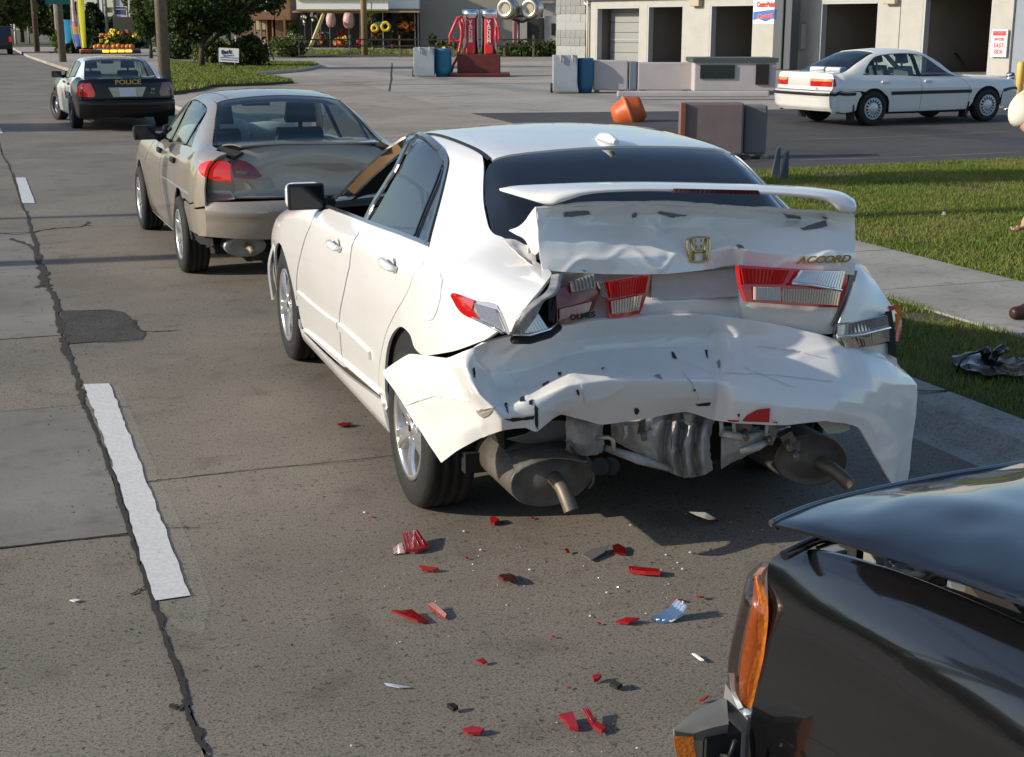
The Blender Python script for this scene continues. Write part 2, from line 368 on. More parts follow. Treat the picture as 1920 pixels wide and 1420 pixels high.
# ================================================================== road, kerbs, grass
def ground_mat(name, base, dark, light, big=.6, speck=70., sp=.5, bump=.5, rough=.85, stain=(.5, .5)):
    m = bpy.data.materials.new(name); m.use_nodes = True; nt = m.node_tree; p = nt.nodes['Principled BSDF']; p.inputs['Roughness'].default_value = rough
    p.inputs['Specular IOR Level'].default_value = .35
    tc = node(nt, 'ShaderNodeTexCoord'); L = nt.links.new
    geo = node(nt, 'ShaderNodeNewGeometry')
    n1 = node(nt, 'ShaderNodeTexNoise', i_Scale=big, i_Detail=7., i_Roughness=.62); L(geo.outputs['Position'], n1.inputs['Vector'])
    r1 = node(nt, 'ShaderNodeValToRGB'); e = r1.color_ramp.elements; e[0].position = .33; e[1].position = .68; e[0].color = (*[b*.72 for b in base], 1); e[1].color = (*[b*1.2 for b in base], 1); L(n1.outputs[0], r1.inputs[0])
    n2 = node(nt, 'ShaderNodeTexNoise', i_Scale=speck, i_Detail=3., i_Roughness=.65); L(geo.outputs['Position'], n2.inputs['Vector'])
    r2 = node(nt, 'ShaderNodeValToRGB'); e = r2.color_ramp.elements; e[0].position = .36; e[1].position = .52; e[0].color = (1, 1, 1, 1); e[1].color = (0, 0, 0, 1); L(n2.outputs[0], r2.inputs[0])
    m1 = node(nt, 'ShaderNodeMix', data_type='RGBA'); mu = node(nt, 'ShaderNodeMath', operation='MULTIPLY'); mu.inputs[1].default_value = sp; L(r2.outputs[0], mu.inputs[0]); L(mu.outputs[0], m1.inputs[0])
    L(r1.outputs[0], m1.inputs[6]); m1.inputs[7].default_value = (*dark, 1)
    v = node(nt, 'ShaderNodeTexVoronoi', i_Scale=speck*.55); L(geo.outputs['Position'], v.inputs['Vector'])
    r3 = node(nt, 'ShaderNodeValToRGB'); e = r3.color_ramp.elements; e[0].position = .12; e[1].position = .2; e[0].color = (1, 1, 1, 1); e[1].color = (0, 0, 0, 1); L(v.outputs['Distance'], r3.inputs[0])
    mu2 = node(nt, 'ShaderNodeMath', operation='MULTIPLY'); L(r3.outputs[0], mu2.inputs[0]); sp2 = node(nt, 'ShaderNodeSeparateColor'); L(v.outputs['Color'], sp2.inputs[0]); gt = node(nt, 'ShaderNodeMath', operation='GREATER_THAN'); gt.inputs[1].default_value = .72; L(sp2.outputs[0], gt.inputs[0]); L(gt.outputs[0], mu2.inputs[1])
    m2 = node(nt, 'ShaderNodeMix', data_type='RGBA'); L(mu2.outputs[0], m2.inputs[0]); L(m1.outputs[2], m2.inputs[6])
    mx = node(nt, 'ShaderNodeMix', data_type='RGBA'); L(sp2.outputs[1], mx.inputs[0]); mx.inputs[6].default_value = (*light, 1); mx.inputs[7].default_value = (*dark, 1); L(mx.outputs[2], m2.inputs[7])
    n4 = node(nt, 'ShaderNodeTexNoise', i_Scale=big*7, i_Detail=4.); L(geo.outputs['Position'], n4.inputs['Vector'])
    r4 = node(nt, 'ShaderNodeValToRGB'); e = r4.color_ramp.elements; e[0].position = .30; e[1].position = .44; e[0].color = (.72, .7, .68, 1); e[1].color = (1, 1, 1, 1); L(n4.outputs[0], r4.inputs[0])
    n5 = node(nt, 'ShaderNodeTexNoise', i_Scale=speck*.33, i_Detail=4., i_Roughness=.6); L(geo.outputs['Position'], n5.inputs['Vector']); r5 = node(nt, 'ShaderNodeValToRGB'); e = r5.color_ramp.elements; e[0].position = .34; e[1].position = .42; e[0].color = (.30, .28, .26, 1); e[1].color = (1, 1, 1, 1); L(n5.outputs[0], r5.inputs[0])
    m5 = node(nt, 'ShaderNodeMix', data_type='RGBA', blend_type='MULTIPLY'); m5.inputs[0].default_value = sp; L(m2.outputs[2], m5.inputs[6]); L(r5.outputs[0], m5.inputs[7])
    m3 = node(nt, 'ShaderNodeMix', data_type='RGBA', blend_type='MULTIPLY'); m3.inputs[0].default_value = .8; L(m5.outputs[2], m3.inputs[6]); L(r4.outputs[0], m3.inputs[7]); L(m3.outputs[2], p.inputs['Base Color'])
    b = node(nt, 'ShaderNodeBump', i_Strength=bump, i_Distance=.006); L(n2.outputs[0], b.inputs['Height']); L(b.outputs[0], p.inputs['Normal'])
    MATS[name] = m; return m
ROADM = ground_mat('worn exposed-aggregate road', (.222, .194, .156), (.05, .044, .036), (.42, .38, .31), .5, 120, .8, .22)
SLABM = ground_mat('smooth patched slab', (.205, .193, .172), (.12, .11, .098), (.24, .23, .205), .8, 140, .3, .2)
KERBM = ground_mat('kerb concrete', (.34, .315, .27), (.09, .08, .07), (.3, .28, .24), 1.2, 60, .4, .4)
WALKM = ground_mat('sidewalk concrete', (.30, .285, .25), (.2, .19, .165), (.36, .34, .3), 1.0, 80, .3, .25)
APRONM = ground_mat('apron concrete', (.31, .265, .215), (.2, .17, .14), (.38, .34, .28), .25, 30, .3, .2)
LOTM = ground_mat('forecourt concrete', (.35, .31, .265), (.24, .215, .185), (.4, .37, .32), .16, 20, .3, .2)
ASPHM = ground_mat('forecourt asphalt', (.068, .064, .062), (.035, .033, .032), (.13, .125, .12), .3, 40, .4, .5)
PATCHM = ground_mat('pothole asphalt', (.075, .068, .06), (.02, .018, .016), (.2, .19, .17), 3., 75, .8, 1.2)
SOIL = ground_mat('dry turf soil', (.075, .062, .03), (.035, .03, .015), (.12, .1, .05), 1.5, 40, .5, .8)
TAR = mat('crack filler', (.03, .027, .023), .95)
def poly_sheet(name, pts, z, m, parent=None, th=0):
    n = len(pts); b = MB()
    if th: b.add([(p[0], p[1], z) for p in pts]+[(p[0], p[1], z-th) for p in pts], [tuple(range(n))]+[(i, n+i, n+(i+1) % n, (i+1) % n) for i in range(n)])
    else: b.add([(p[0], p[1], z) for p in pts], [tuple(range(n))])
    me = b.mesh(name); q = bmesh.new(); q.from_mesh(me); bmesh.ops.triangulate(q, faces=q.faces); bmesh.ops.recalc_face_normals(q, faces=q.faces)
    if sum(f.normal.z*f.calc_area() for f in q.faces) < 0: bmesh.ops.reverse_faces(q, faces=q.faces)
    q.to_mesh(me); q.free(); return link(name, me, m, parent)
LZ = .12          # the forecourt lies a hand above the road
def px_poly(pts, z=0.): return [onz(x, y, z)[:2] for x, y in pts]
struct(poly_sheet('ground', [(-400, -60), (500, -60), (500, 700), (-400, 700)], -.06, ground_mat('far ground', (.10, .10, .055), (.05, .05, .03), (.14, .13, .08), .05, 4, .4, .2)))
road = struct(poly_sheet('road', [(-10, -12), (4.3, -12), (4.3, 40), (3.6, 55), (2.9, 74), (2.4, 95), (1.5, 130), (-4, 260), (-16, 260), (-10, 95)], -.03, TAR))
# right-lane slabs, left-lane slabs: each its own piece with a recessed joint
def rx(y): return float(np.interp(y, [-12, 30, 40, 55, 74, 95, 130, 260], [4.02, 3.95, 3.9, 3.35, 2.72, 2.25, 1.3, -4]))
seam = [(-30, 190), (-14, 240), (6, 293), (17, 310), (29, 345), (41, 386), (50, 401), (58, 432), (68, 461), (74, 490), (81, 509), (84, 533), (93, 542), (103, 560), (110, 591), (116, 626), (122, 649), (134, 680), (143, 707), (151, 738), (158, 757), (167, 780), (190, 836), (215, 908), (238, 974), (251, 1024), (269, 1075), (284, 1121), (304, 1182), (325, 1237), (345, 1293), (355, 1344), (378, 1395), (395, 1440), (420, 1500)]
_sm = np.array([onz(x, y)[:2] for x, y in seam])[::-1]
def lx(y): return float(np.interp(y, list(_sm[:-2, 1])+[95, 260], list(_sm[:-2, 0])+[-.5, -9]))
def slab(x0, x1, y0, y1, m, dz=0.):
    n = max(1, int((y1-y0)/(.35 if y0 < 24 else 6))); L = [(x0(y), y) for y in np.linspace(y0, y1, n+1)]; Rr = [(x1(y), y) for y in np.linspace(y1, y0, n+1)]
    o = poly_sheet('slab', L+Rr, dz, m, road, .05); return o
js = [-12, -2.5, 5.945, 14.15, 22.3, 31, 40, 52, 66, 82, 100, 130, 180, 260]
for a, b in zip(js[:-1], js[1:]): slab(lambda y: lx(y)+.005, rx, a+.004, b-.004, ROADM)
js = [-12, 1.0, 5.31, 7.35, 9.15, 11.9, 14.05, 17.4, 22.9, 29, 36, 46, 60, 80, 110, 160, 260]
for i, (a, b) in enumerate(zip(js[:-1], js[1:])): slab(lambda y: -10.+0*y if y < 95 else -16, lambda y: lx(y)-.005, a+.009, b-.009, SLABM if i in (2, 4, 5) else ROADM, rng.uniform(-.002, .0015))
def ribbon(name, pts, w, m, parent, z=.004, jit=.3, ground=True):
    P = np.array([onz(x, y, z)[:2] if ground else (x, y) for x, y in pts]); W = np.array(w if hasattr(w, '__len__') else [w]*len(pts), float)
    A = cr_matrix(len(P), 18); P = A @ P; W = np.maximum(A @ W, .002); D = np.gradient(P, axis=0); N = np.stack([-D[:, 1], D[:, 0]], 1); N /= np.linalg.norm(N, axis=1, keepdims=True)
    def wob(s): q = rng.normal(0, 1, len(P)+8); return (np.convolve(q, [.2]*5, 'same')*1.8+np.convolve(q[::-1], [1/3]*3, 'same')*.6)[4:-4]*s
    P = P+N*(wob(jit*.5)*W)[:, None]
    l = P+N*(W/2*np.maximum(.15, 1+wob(jit)))[:, None]; r = P-N*(W/2*np.maximum(.15, 1+wob(jit)))[:, None]; n = len(P)
    V = [(p[0], p[1], z) for p in l]+[(p[0], p[1], z) for p in r]
    o = MB().add(V, [(i, i+1, n+i+1, n+i) for i in range(n-1)]).build(name, m, parent)
    for p in o.data.polygons:
        pass
    return o
sw = [.02, .03, .03, .035, .03, .03, .04, .04, .05, .06, .08, .07, .05, .055, .06, .065, .06, .04, .035, .045, .03, .022, .022, .022, .022, .022, .024, .022, .022, .024, .022, .026, .03, .03, .03]
ribbon('crack', seam, [w_*.68 for w_ in sw], TAR, road, .004, .38)
for pts, wd in (([(58, 437), (80, 431), (112, 427), (150, 425), (160, 420), (166, 416)], .05), ([(-5, 437), (30, 439), (58, 436)], .04), ([(18, 447), (36, 453), (52, 460), (64, 470), (72, 490), (80, 508)], .06), ([(158, 421), (166, 423), (175, 423)], .03),
                ([(64, 539), (76, 536), (84, 530), (86, 510)], .07), ([(250, 600), (256, 612), (258, 618), (272, 622)], .035), ([(276, 621), (300, 621), (334, 619)], .022), ([(205, 768), (220, 763), (242, 762)], .02),
                ([(228, 906), (262, 904), (290, 902), (300, 899)], .014), ([(300, 990), (340, 989), (374, 989)], .012), ([(245, 1115), (258, 1108), (268, 1103), (275, 1092)], .02), ([(318, 1320), (332, 1330), (345, 1318), (350, 1305)], .022),
                ([(300, 900), (360, 893), (420, 886), (500, 877), (580, 871), (650, 866), (720, 856)], .007), ([(0, 1026), (60, 1020), (150, 1010), (238, 1002)], .016), ([(115, 583), (150, 582), (200, 581)], .012), ([(126, 645), (170, 641), (230, 641), (270, 637)], .014)):
    ribbon('crack', pts, wd*.6, TAR, road, .0045, .45)
poly_sheet('pothole_patch', px_poly([(112, 584), (150, 583), (205, 581), (232, 586), (244, 596), (254, 612), (274, 626), (268, 636), (232, 640), (180, 642), (126, 646), (120, 622)]), .003, PATCHM, road)
PAINT = mat('road paint', (.64, .64, .63), .65, noise=.26, nscale=55)
def worn(name, a):
    m = bpy.data.materials.new(name); m.use_nodes = True; nt = m.node_tree; p = nt.nodes['Principled BSDF']; p.inputs['Base Color'].default_value = (.5, .48, .43, 1); p.inputs['Roughness'].default_value = .8
    tc = node(nt, 'ShaderNodeNewGeometry'); n = node(nt, 'ShaderNodeTexNoise', i_Scale=150., i_Detail=7., i_Roughness=.75); nt.links.new(tc.outputs['Position'], n.inputs['Vector'])
    r = node(nt, 'ShaderNodeMapRange'); r.inputs[1].default_value = .40; r.inputs[2].default_value = .8; r.inputs[3].default_value = 0; r.inputs[4].default_value = a; nt.links.new(n.outputs[0], r.inputs[0]); nt.links.new(r.outputs[0], p.inputs['Alpha']); return m
GHOST = worn('worn old paint', .42)
def dash(pts, gh=None):
    q = [p for p in px_poly(pts)]; P = densify(np.array(q), .06); P += rng.normal(0, .0028, P.shape)
    o = struct(poly_sheet('lane_marking', P, .0055, PAINT))
    if gh: poly_sheet('old_paint', px_poly(gh), .0038, GHOST, o)
dash([(157, 722), (206, 721), (232, 788), (262, 868), (300, 968), (356, 1120), (291, 1129), (268, 1062), (240, 962), (214, 880), (188, 806), (170, 760)], [(206, 724), (222, 724), (262, 810), (300, 900), (352, 1010), (396, 1128), (380, 1190), (330, 1180), (300, 1130), (356, 1122), (300, 968), (262, 868)])
dash([(30, 334), (48, 334), (66, 382), (42, 382)]); dash([(-12, 236), (-2, 236), (6, 251), (-4, 251)])
# kerb and gutter stones, rolled section
KP = [(3.96, -.05), (3.96, -.004), (4.10, .004), (4.16, .05), (4.22, .095), (4.40, .115), (4.43, .11), (4.43, -.05)]
kerb = struct(poly_sheet('kerb', [(3.95, -12), (4.44, -12), (4.44, 15.6), (3.95, 15.6)], -.045, TAR))
ky = [-11.5, -8, -5, -2, 1., 3.2, 4.62, 7.7, 10.7, 13.2, 15.5]
for a, b in zip(ky[:-1], ky[1:]):
    MB().prism(KP, lambda x, z, t: (x, t, z), a+.007, b-.007).build('kerb_stone', KERBM, kerb)
ribbon('crack', [(4.12, 5.95), (4.2, 5.8), (4.3, 5.72), (4.42, 5.68)], .02, TAR, kerb, .118, .4, False)
walk = struct(poly_sheet('sidewalk', [(5.6, -12), (6.86, -12), (6.86, 15.7), (5.6, 15.7)], .075, TAR))
wy = list(np.arange(-11.6, 15.8, 1.52))+[15.7]
for a, b in zip(wy[:-1], wy[1:]): MB().box((6.23, (a+b)/2, .085+rng.uniform(-.003, .003)), (1.24, b-a-.012, .07)).build('paving_slab', WALKM, walk)
struct(poly_sheet('verge', [(4.435, -12), (5.61, -12), (5.61, 15.8), (4.435, 15.8)], .105, SOIL, None, .2))
struct(poly_sheet('lawn', [(6.85, -12), (17, -12), (17, 15.9), (13.5, 16.05), (9.5, 15.75), (6.85, 15.8)], .11, SOIL, None, .2))
struct(poly_sheet('driveway', [(4.2, 15.75), (60, 15.75), (60, 25.5), (14, 27.5), (9, 28.5), (4.2, 24)], LZ, ASPHM, None, .2))
struct(MB().add([(3.85, 15.75, .0), (5.2, 15.75, LZ+.004), (8.5, 15.75, LZ+.004), (9.5, 30, LZ+.004), (11, 44, LZ+.004), (5, 50, LZ+.004), (3.6, 50, .0), (3.75, 30, .0), (5.1, 30, LZ+.004)], [(0, 1, 8, 7), (7, 8, 5, 6), (1, 2, 3, 8), (8, 3, 4, 5)]).build('apron', APRONM))
lot = struct(poly_sheet('forecourt', [(4.2, 22), (90, 22), (90, 130), (2.0, 130), (2.3, 95), (2.9, 74), (3.7, 50)], LZ-.012, LOTM, None, .2))
def lotc(pts, w): ribbon('crack', pts, w, TAR, lot, LZ-.006, .25)
lotc([(540, 158), (640, 155), (760, 150), (860, 147), (1010, 150)], .06); lotc([(735, 118), (733, 150), (728, 185), (724, 222)], .05); lotc([(470, 163), (600, 158), (700, 154)], .05); lotc([(820, 182), (880, 178), (940, 176)], .05)
for a, b in (((690, 198), (790, 206)), ((1480, 262), (1900, 246)), ((1500, 300), (1910, 285))):
    ribbon('crack', [a, ((a[0]+b[0])/2, (a[1]+b[1])/2+2), b], .03, mat('pale crack', (.3, .25, .2), .9), lot, LZ+.004, .3)
# near and far islands
isl = [(318, 118), (318, 178), (372, 172), (400, 164), (491, 161), (551, 157), (525, 151), (470, 142), (560, 134), (600, 126), (587, 121), (486, 119), (400, 121)]
ip = px_poly(isl, LZ); struct(poly_sheet('island_lawn', ip, LZ+.08, SOIL, None, .12))
b = MB()
ik = struct(MB().tube([(p[0], p[1], LZ+.03) for p in ip[6:10]]+[(ip[10][0], ip[10][1], LZ+.03)], .09, 6).build('island_kerb', mat('pale kerb', (.42, .38, .3), .8)))
struct(poly_sheet('fence_verge', px_poly([(470, 107), (470, 100), (1010, 99), (1010, 106), (830, 106)], LZ), LZ+.03, SOIL, None, .1))
struct(poly_sheet('far_verge', px_poly([(95, 82), (95, 87), (330, 88), (440, 91), (440, 84)], LZ), LZ+.03, SOIL, None, .1))
# ---------------------------------------------------------------- grass
def grass_mat(name, g0, g1, dry):
    m = bpy.data.materials.new(name); m.use_nodes = True; nt = m.node_tree; p = nt.nodes['Principled BSDF']; p.inputs['Roughness'].default_value = .6; p.inputs['Specular IOR Level'].default_value = .25
    g = node(nt, 'ShaderNodeNewGeometry'); L = nt.links.new
    r = node(nt, 'ShaderNodeValToRGB'); e = r.color_ramp.elements; e[0].color = (*g0, 1); e[1].color = (*g1, 1); e[1].position = .8; q = r.color_ramp.elements.new(.93); q.color = (*dry, 1); L(g.outputs['Random Per Island'], r.inputs[0])
    n = node(nt, 'ShaderNodeTexNoise', i_Scale=.9, i_Detail=4.); L(g.outputs['Position'], n.inputs['Vector']); r2 = node(nt, 'ShaderNodeMapRange'); r2.inputs[1].default_value = .5; r2.inputs[2].default_value = .72; L(n.outputs[0], r2.inputs[0])
    mx = node(nt, 'ShaderNodeMix', data_type='RGBA'); mu = node(nt, 'ShaderNodeMath', operation='MULTIPLY'); mu.inputs[1].default_value = .65; L(r2.outputs[0], mu.inputs[0]); L(mu.outputs[0], mx.inputs[0]); L(r.outputs[0], mx.inputs[6]); mx.inputs[7].default_value = (*dry, 1); L(mx.outputs[2], p.inputs['Base Color'])
    tr = node(nt, 'ShaderNodeBsdfTranslucent'); L(mx.outputs[2], tr.inputs[0]); ms = node(nt, 'ShaderNodeMixShader'); ms.inputs[0].default_value = .3; L(p.outputs[0], ms.inputs[1]); L(tr.outputs[0], ms.inputs[2]); L(ms.outputs[0], nt.nodes['Material Output'].inputs[0]); return m
GRASS = grass_mat('grass', (.07, .13, .015), (.18, .24, .034), (.28, .23, .085))
def blades(name, P, h, wd, z, m, lean=.5):
    n = len(P); a = rng.uniform(0, 2*np.pi, n); hh = h*rng.uniform(.5, 1.25, n); ww = wd*rng.uniform(.7, 1.3, n); l = rng.uniform(.1, lean, n)*hh; b = rng.uniform(0, 2*np.pi, n)
    dx, dy = np.cos(a)*ww/2, np.sin(a)*ww/2; lx_, ly_ = np.cos(b)*l, np.sin(b)*l; o = np.full(n, z)
    V = np.stack([np.stack([P[:, 0]-dx, P[:, 1]-dy, o], 1), np.stack([P[:, 0]+dx, P[:, 1]+dy, o], 1), np.stack([P[:, 0]+dx*.7+lx_*.4, P[:, 1]+dy*.7+ly_*.4, o+hh*.6], 1), np.stack([P[:, 0]-dx*.7+lx_*.4, P[:, 1]-dy*.7+ly_*.4, o+hh*.6], 1), np.stack([P[:, 0]+lx_, P[:, 1]+ly_, o+hh*.95], 1)], 1).reshape(-1, 3)
    k = np.arange(n)[:, None]*5; q = np.concatenate([k+[[0, 1, 2, 3]], ], 0); t = k+[[3, 2, 4]]
    me = bpy.data.meshes.new(name); nl = n*7; me.vertices.add(len(V)); me.vertices.foreach_set('co', V.ravel()); me.loops.add(nl)
    li = np.concatenate([np.concatenate([q, t], 1)], 0).ravel(); me.loops.foreach_set('vertex_index', li.astype(np.int32)); me.polygons.add(2*n)
    ls = (np.arange(n)[:, None]*7+[[0, 4]]).ravel(); me.polygons.foreach_set('loop_start', ls.astype(np.int32)); me.update(calc_edges=True); me.validate()
    return tag(link(name, me, m), kind='stuff')
def scatter(poly, n):
    P = np.array(poly, float); lo, hi = P.min(0), P.max(0); out = np.zeros((0, 2))
    while len(out) < n:
        q = rng.uniform(lo, hi, (n*2, 2)); out = np.concatenate([out, q[inside(P, q)]])
    return out[:n]
def dens(P, f=.9):     # bare spots
    from mathutils import noise
    k = np.array([noise.noise(Vector((p[0]*1.3, p[1]*1.3, 3))) for p in P]); return P[(k > -.42) | (rng.random(len(P)) > f)]
blades('grass', dens(scatter([(4.42, 3.5), (5.66, 3.5), (5.63, 9), (5.66, 15.8), (4.44, 15.8)], 60000)), .048, .006, .10, GRASS, .9)
blades('grass', dens(scatter([(6.83, 5.5), (9.5, 6), (13.8, 13), (14.5, 16.1), (12, 15.95), (9.5, 15.8), (7.6, 15.75), (6.84, 14)], 190000)), .05, .0075, .105, GRASS, .9)
blades('grass', scatter(ip, 26000), .10, .03, LZ+.075, GRASS, .9)
blades('grass', scatter(px_poly([(470, 107), (470, 100), (1010, 99), (1010, 106), (830, 106)]), 9000), .22, .06, LZ, GRASS, .9)
blades('grass', scatter(px_poly([(95, 82), (95, 87), (330, 88), (440, 91), (440, 84)]), 9000), .3, .10, LZ, GRASS, .9)
# loose grit on the road
b = MB()
for _ in range(900):
    y = rng.uniform(3.2, 13); x = rng.uniform(.1, 4.) if rng.random() < .5 else (lx(y)+rng.normal(0, .10) if rng.random() < .5 else rng.uniform(3.5, 4.05)); r_ = rng.uniform(.002, .006); a = rng.uniform(0, 6, 3)
    b.add([(x+r_*math.cos(a[0]+q), y+r_*math.sin(a[0]+q), .002) for q in (0, 2.1, 4.2)]+[(x, y, .003+r_*.9)], [(0, 1, 3), (1, 2, 3), (2, 0, 3)])
tag(b.build('grit', mat('grit', (.10, .085, .065), .9)), kind='stuff')
# a seed head and a few taller weeds in the lawn
def weed(px, py, h):
    p = onz(px, py, .11); t = thing('dandelion', 'pale dandelion seed head standing above the sunlit lawn', 'plant', tuple(p))
    MB().tube([(0, 0, 0), (.01, 0, h*.5), (.005, 0, h)], .003, 5).build('stem', GRASS, t)
    b = MB(); [b.tube([(.005, 0, h), (.005+.022*math.cos(a)*math.cos(e), .022*math.sin(a)*math.cos(e), h+.022*math.sin(e))], .0016, 4) for a in np.linspace(0, 6.28, 9) for e in (-.4, .3, 1.)]; b.build('seed_head', mat('seed white', (.6, .58, .5), .8), t)
weed(1767, 428, .13)
# ================================================================== car building kit
WHITE = mat('white paint', (.79, .785, .765), .28, coat=1., noise=.07, nscale=2.2)
TAN = mat('pewter paint', (.36, .315, .255), .33, metal=.35, coat=1., noise=.08, nscale=4.)
BLACKP = mat('black paint', (.008, .008, .009), .22, coat=1.)
OLDW = mat('old white paint', (.76, .745, .70), .3, coat=.8, noise=.06, nscale=5.)
DARK = mat('dark inside', (.012, .012, .012), .8)
RUBBER = mat('tyre rubber', (.018, .018, .018), .75, noise=.4, nscale=30., bump=.25, bscale=90.)
TRIM = mat('black trim', (.014, .014, .015), .45)
GLOSSTRIM = mat('gloss black trim', (.012, .012, .014), .12)
CHROME = mat('chrome', (.75, .76, .78), .08, metal=1.)
ALLOY = mat('alloy', (.62, .62, .62), .28, metal=.85)
HUBC = mat('silver hubcap', (.5, .51, .53), .35, metal=.6)
STEELW = mat('steel wheel', (.09, .09, .1), .45, metal=.5)
REDL = mat('red lens', (.42, .008, .01), .08, coat=1., emit=(.5, .01, .01), es=.05)
REDL_ON = mat('red lens lit', (.6, .01, .01), .1, coat=1., emit=(1, .03, .02), es=.35)
REDDARK = mat('dark red lens', (.10, .006, .008), .08, coat=1.)
CLEARL = mat('clear ribbed lens', (.62, .60, .58), .12, metal=.75, coat=1.)
SMOKE = glass_mat('tinted glass', (.035, .04, .045), .01, 1.6)
GLASS = glass_mat('car glass', (.84, .90, .90), .01, 1.0)
MIRROR = mat('mirror glass', (.012, .012, .013), .08, spec=.5)
SEAT = mat('dark seat cloth', (.03, .03, .032), .9)
TANTRIM = mat('tan trim', (.24, .15, .08), .7)
GREYCLOTH = mat('grey seat cloth', (.12, .13, .14), .9)
BAG = mat('airbag cloth', (.62, .64, .62), .8, noise=.15, nscale=12.)

def wheel_meshes(r, w, style):
    M = Matrix.Rotation(R(-90), 4, 'X')       # lathe axis z -> +y (outside)
    ro = r*.64; h = w/2
    prof = [(ro, -h*.85), (ro+.02, -h), (r*.86, -h*1.04), (r*.96, -h*.93), (r, -h*.72)]
    for q in (-.42, 0, .42): prof += [(r, h*(q-.09)), (r-.009, h*(q-.07)), (r-.009, h*(q+.07)), (r, h*(q+.09))]
    prof += [(r, h*.72), (r*.96, h*.93), (r*.93, h*.98), (r*.86, h*1.04), (r*.76, h*1.06), (ro+.02, h), (ro, h*.85)]
    t = MB().lathe(prof, 48, M, cap=False); tm = t.mesh('wheel'); tm.materials.append(RUBBER)
    b = MB(); rl = [(ro+.004, h*.86), (ro+.004, h*.98), (ro-.012, h*.96), (ro-.02, h*.8), (ro-.022, -h*.3)]
    metal = {'five': ALLOY, 'seven': ALLOY, 'cap': HUBC, 'steel': STEELW}[style]
    b.lathe(rl, 40, M, 0, cap=False)
    b.lathe([(ro-.02, -h*.2), (.02, -h*.15)], 32, M, 1, cap=False)      # dark barrel bottom
    b.lathe([(ro*.72, h*.1), (ro*.72, h*.16), (.03, h*.16)], 32, M, 2, cap=False)    # brake disc
    def spoke(a0, wi, wo, r0, r1, z0, z1, d=.03):
        c, s = math.cos(a0), math.sin(a0); v = []
        for rr, ww, zz in ((r0, wi, z0), ((r0+r1)/2, (wi+wo)/2*.9, (z0+z1)/2+.008), (r1, wo, z1)):
            for dy, dz in ((-1, 0), (-.7, .012), (.7, .012), (1, 0), (1, -d), (-1, -d)):
                x, y = rr, dy*ww; v.append(M @ Vector((x*c-y*s, x*s+y*c, zz+dz)))
        f = []
        for i in range(2):
            for k in range(6): f.append((i*6+k, i*6+(k+1) % 6, (i+1)*6+(k+1) % 6, (i+1)*6+k))
        f += [tuple(range(6))[::-1], tuple(range(12, 18))]; b.add(v, f, 0)
    if style == 'five':
        for k in range(5):
            a = k*2*math.pi/5+.3
            for da in (-.13, .13): spoke(a+da, .017, .021, .05, ro-.008, h*.72, h*.84)
            spoke(a, .03, .012, .03, ro*.45, h*.70, h*.72)
            p = (math.cos(a+.63)*.055, math.sin(a+.63)*.055)
            b.lathe([(.011, 0), (.011, .012), (.006, .014)], 8, M @ Matrix.Translation((p[0], p[1], h*.72)), 0)
        b.lathe([(.075, h*.55), (.075, h*.74), (.066, h*.78), (.034, h*.78), (.032, h*.84), (.001, h*.86)], 24, M, 0)
        b.box(M @ Vector((0, 0, h*.87)), (.024, .004, .024), 0, 1)
    elif style == 'seven':
        for k in range(7): spoke(k*2*math.pi/7+.2, .026, .02, .04, ro-.008, h*.6, h*.8)
        b.lathe([(.08, h*.4), (.08, h*.62), (.06, h*.7), (.001, h*.74)], 20, M, 0)
    elif style == 'cap':
        b.lathe([(ro-.012, h*.9), (ro*.9, h*.94), (ro*.86, h*.9)], 40, M, 0, cap=False)
        b.lathe([(ro*.62, h*.9), (ro*.58, h*.97), (ro*.25, h*1.0), (.001, h*1.02)], 32, M, 0, cap=False)
        for k in range(16): spoke(k*2*math.pi/16, .013, .017, ro*.58, ro*.9, h*.92, h*.9, .012)
    else:
        b.lathe([(ro-.012, h*.6), (ro*.8, h*.3), (ro*.55, h*.55), (.09, h*.6)], 32, M, 0, cap=False)
        b.lathe([(.085, h*.6), (.08, h*.75), (.05, h*.82), (.001, h*.84)], 20, M, 3)
    rm = b.mesh('rim'); [rm.materials.append(k) for k in (metal, DARK, STEELW, CHROME)]
    return tm, rm
def put_wheels(parent, wb, track, r, w, style, steer=0., front=None, rear=None):
    tm, rm = wheel_meshes(r, w, style)
    for x, sx in ((0, 0), (wb, 1)):
        for sy in (1, -1):
            o = link('wheel', tm, None, parent); o.location = (x, sy*track/2, r-.004)
            o.rotation_euler = (0, rng.uniform(0, 1)*0, (R(180) if sy < 0 else 0)+(steer if sx else 0))
            q = link('rim', rm, None, o); q.rotation_euler = (0, R([12, 40, 70, 5][int(sx*2+(sy < 0))]), 0)
def sec(y0, z0, hw, zw, ys, zs, yb, zb, y6, z6, y7, z7, z8, zl=.42):
    return [(y0, z0), (hw-.045, z0+.045), (hw-.018, zl), (hw, zw), (ys, zs), (yb, zb), (y6, z6), (y7, z7), (0, z8)]
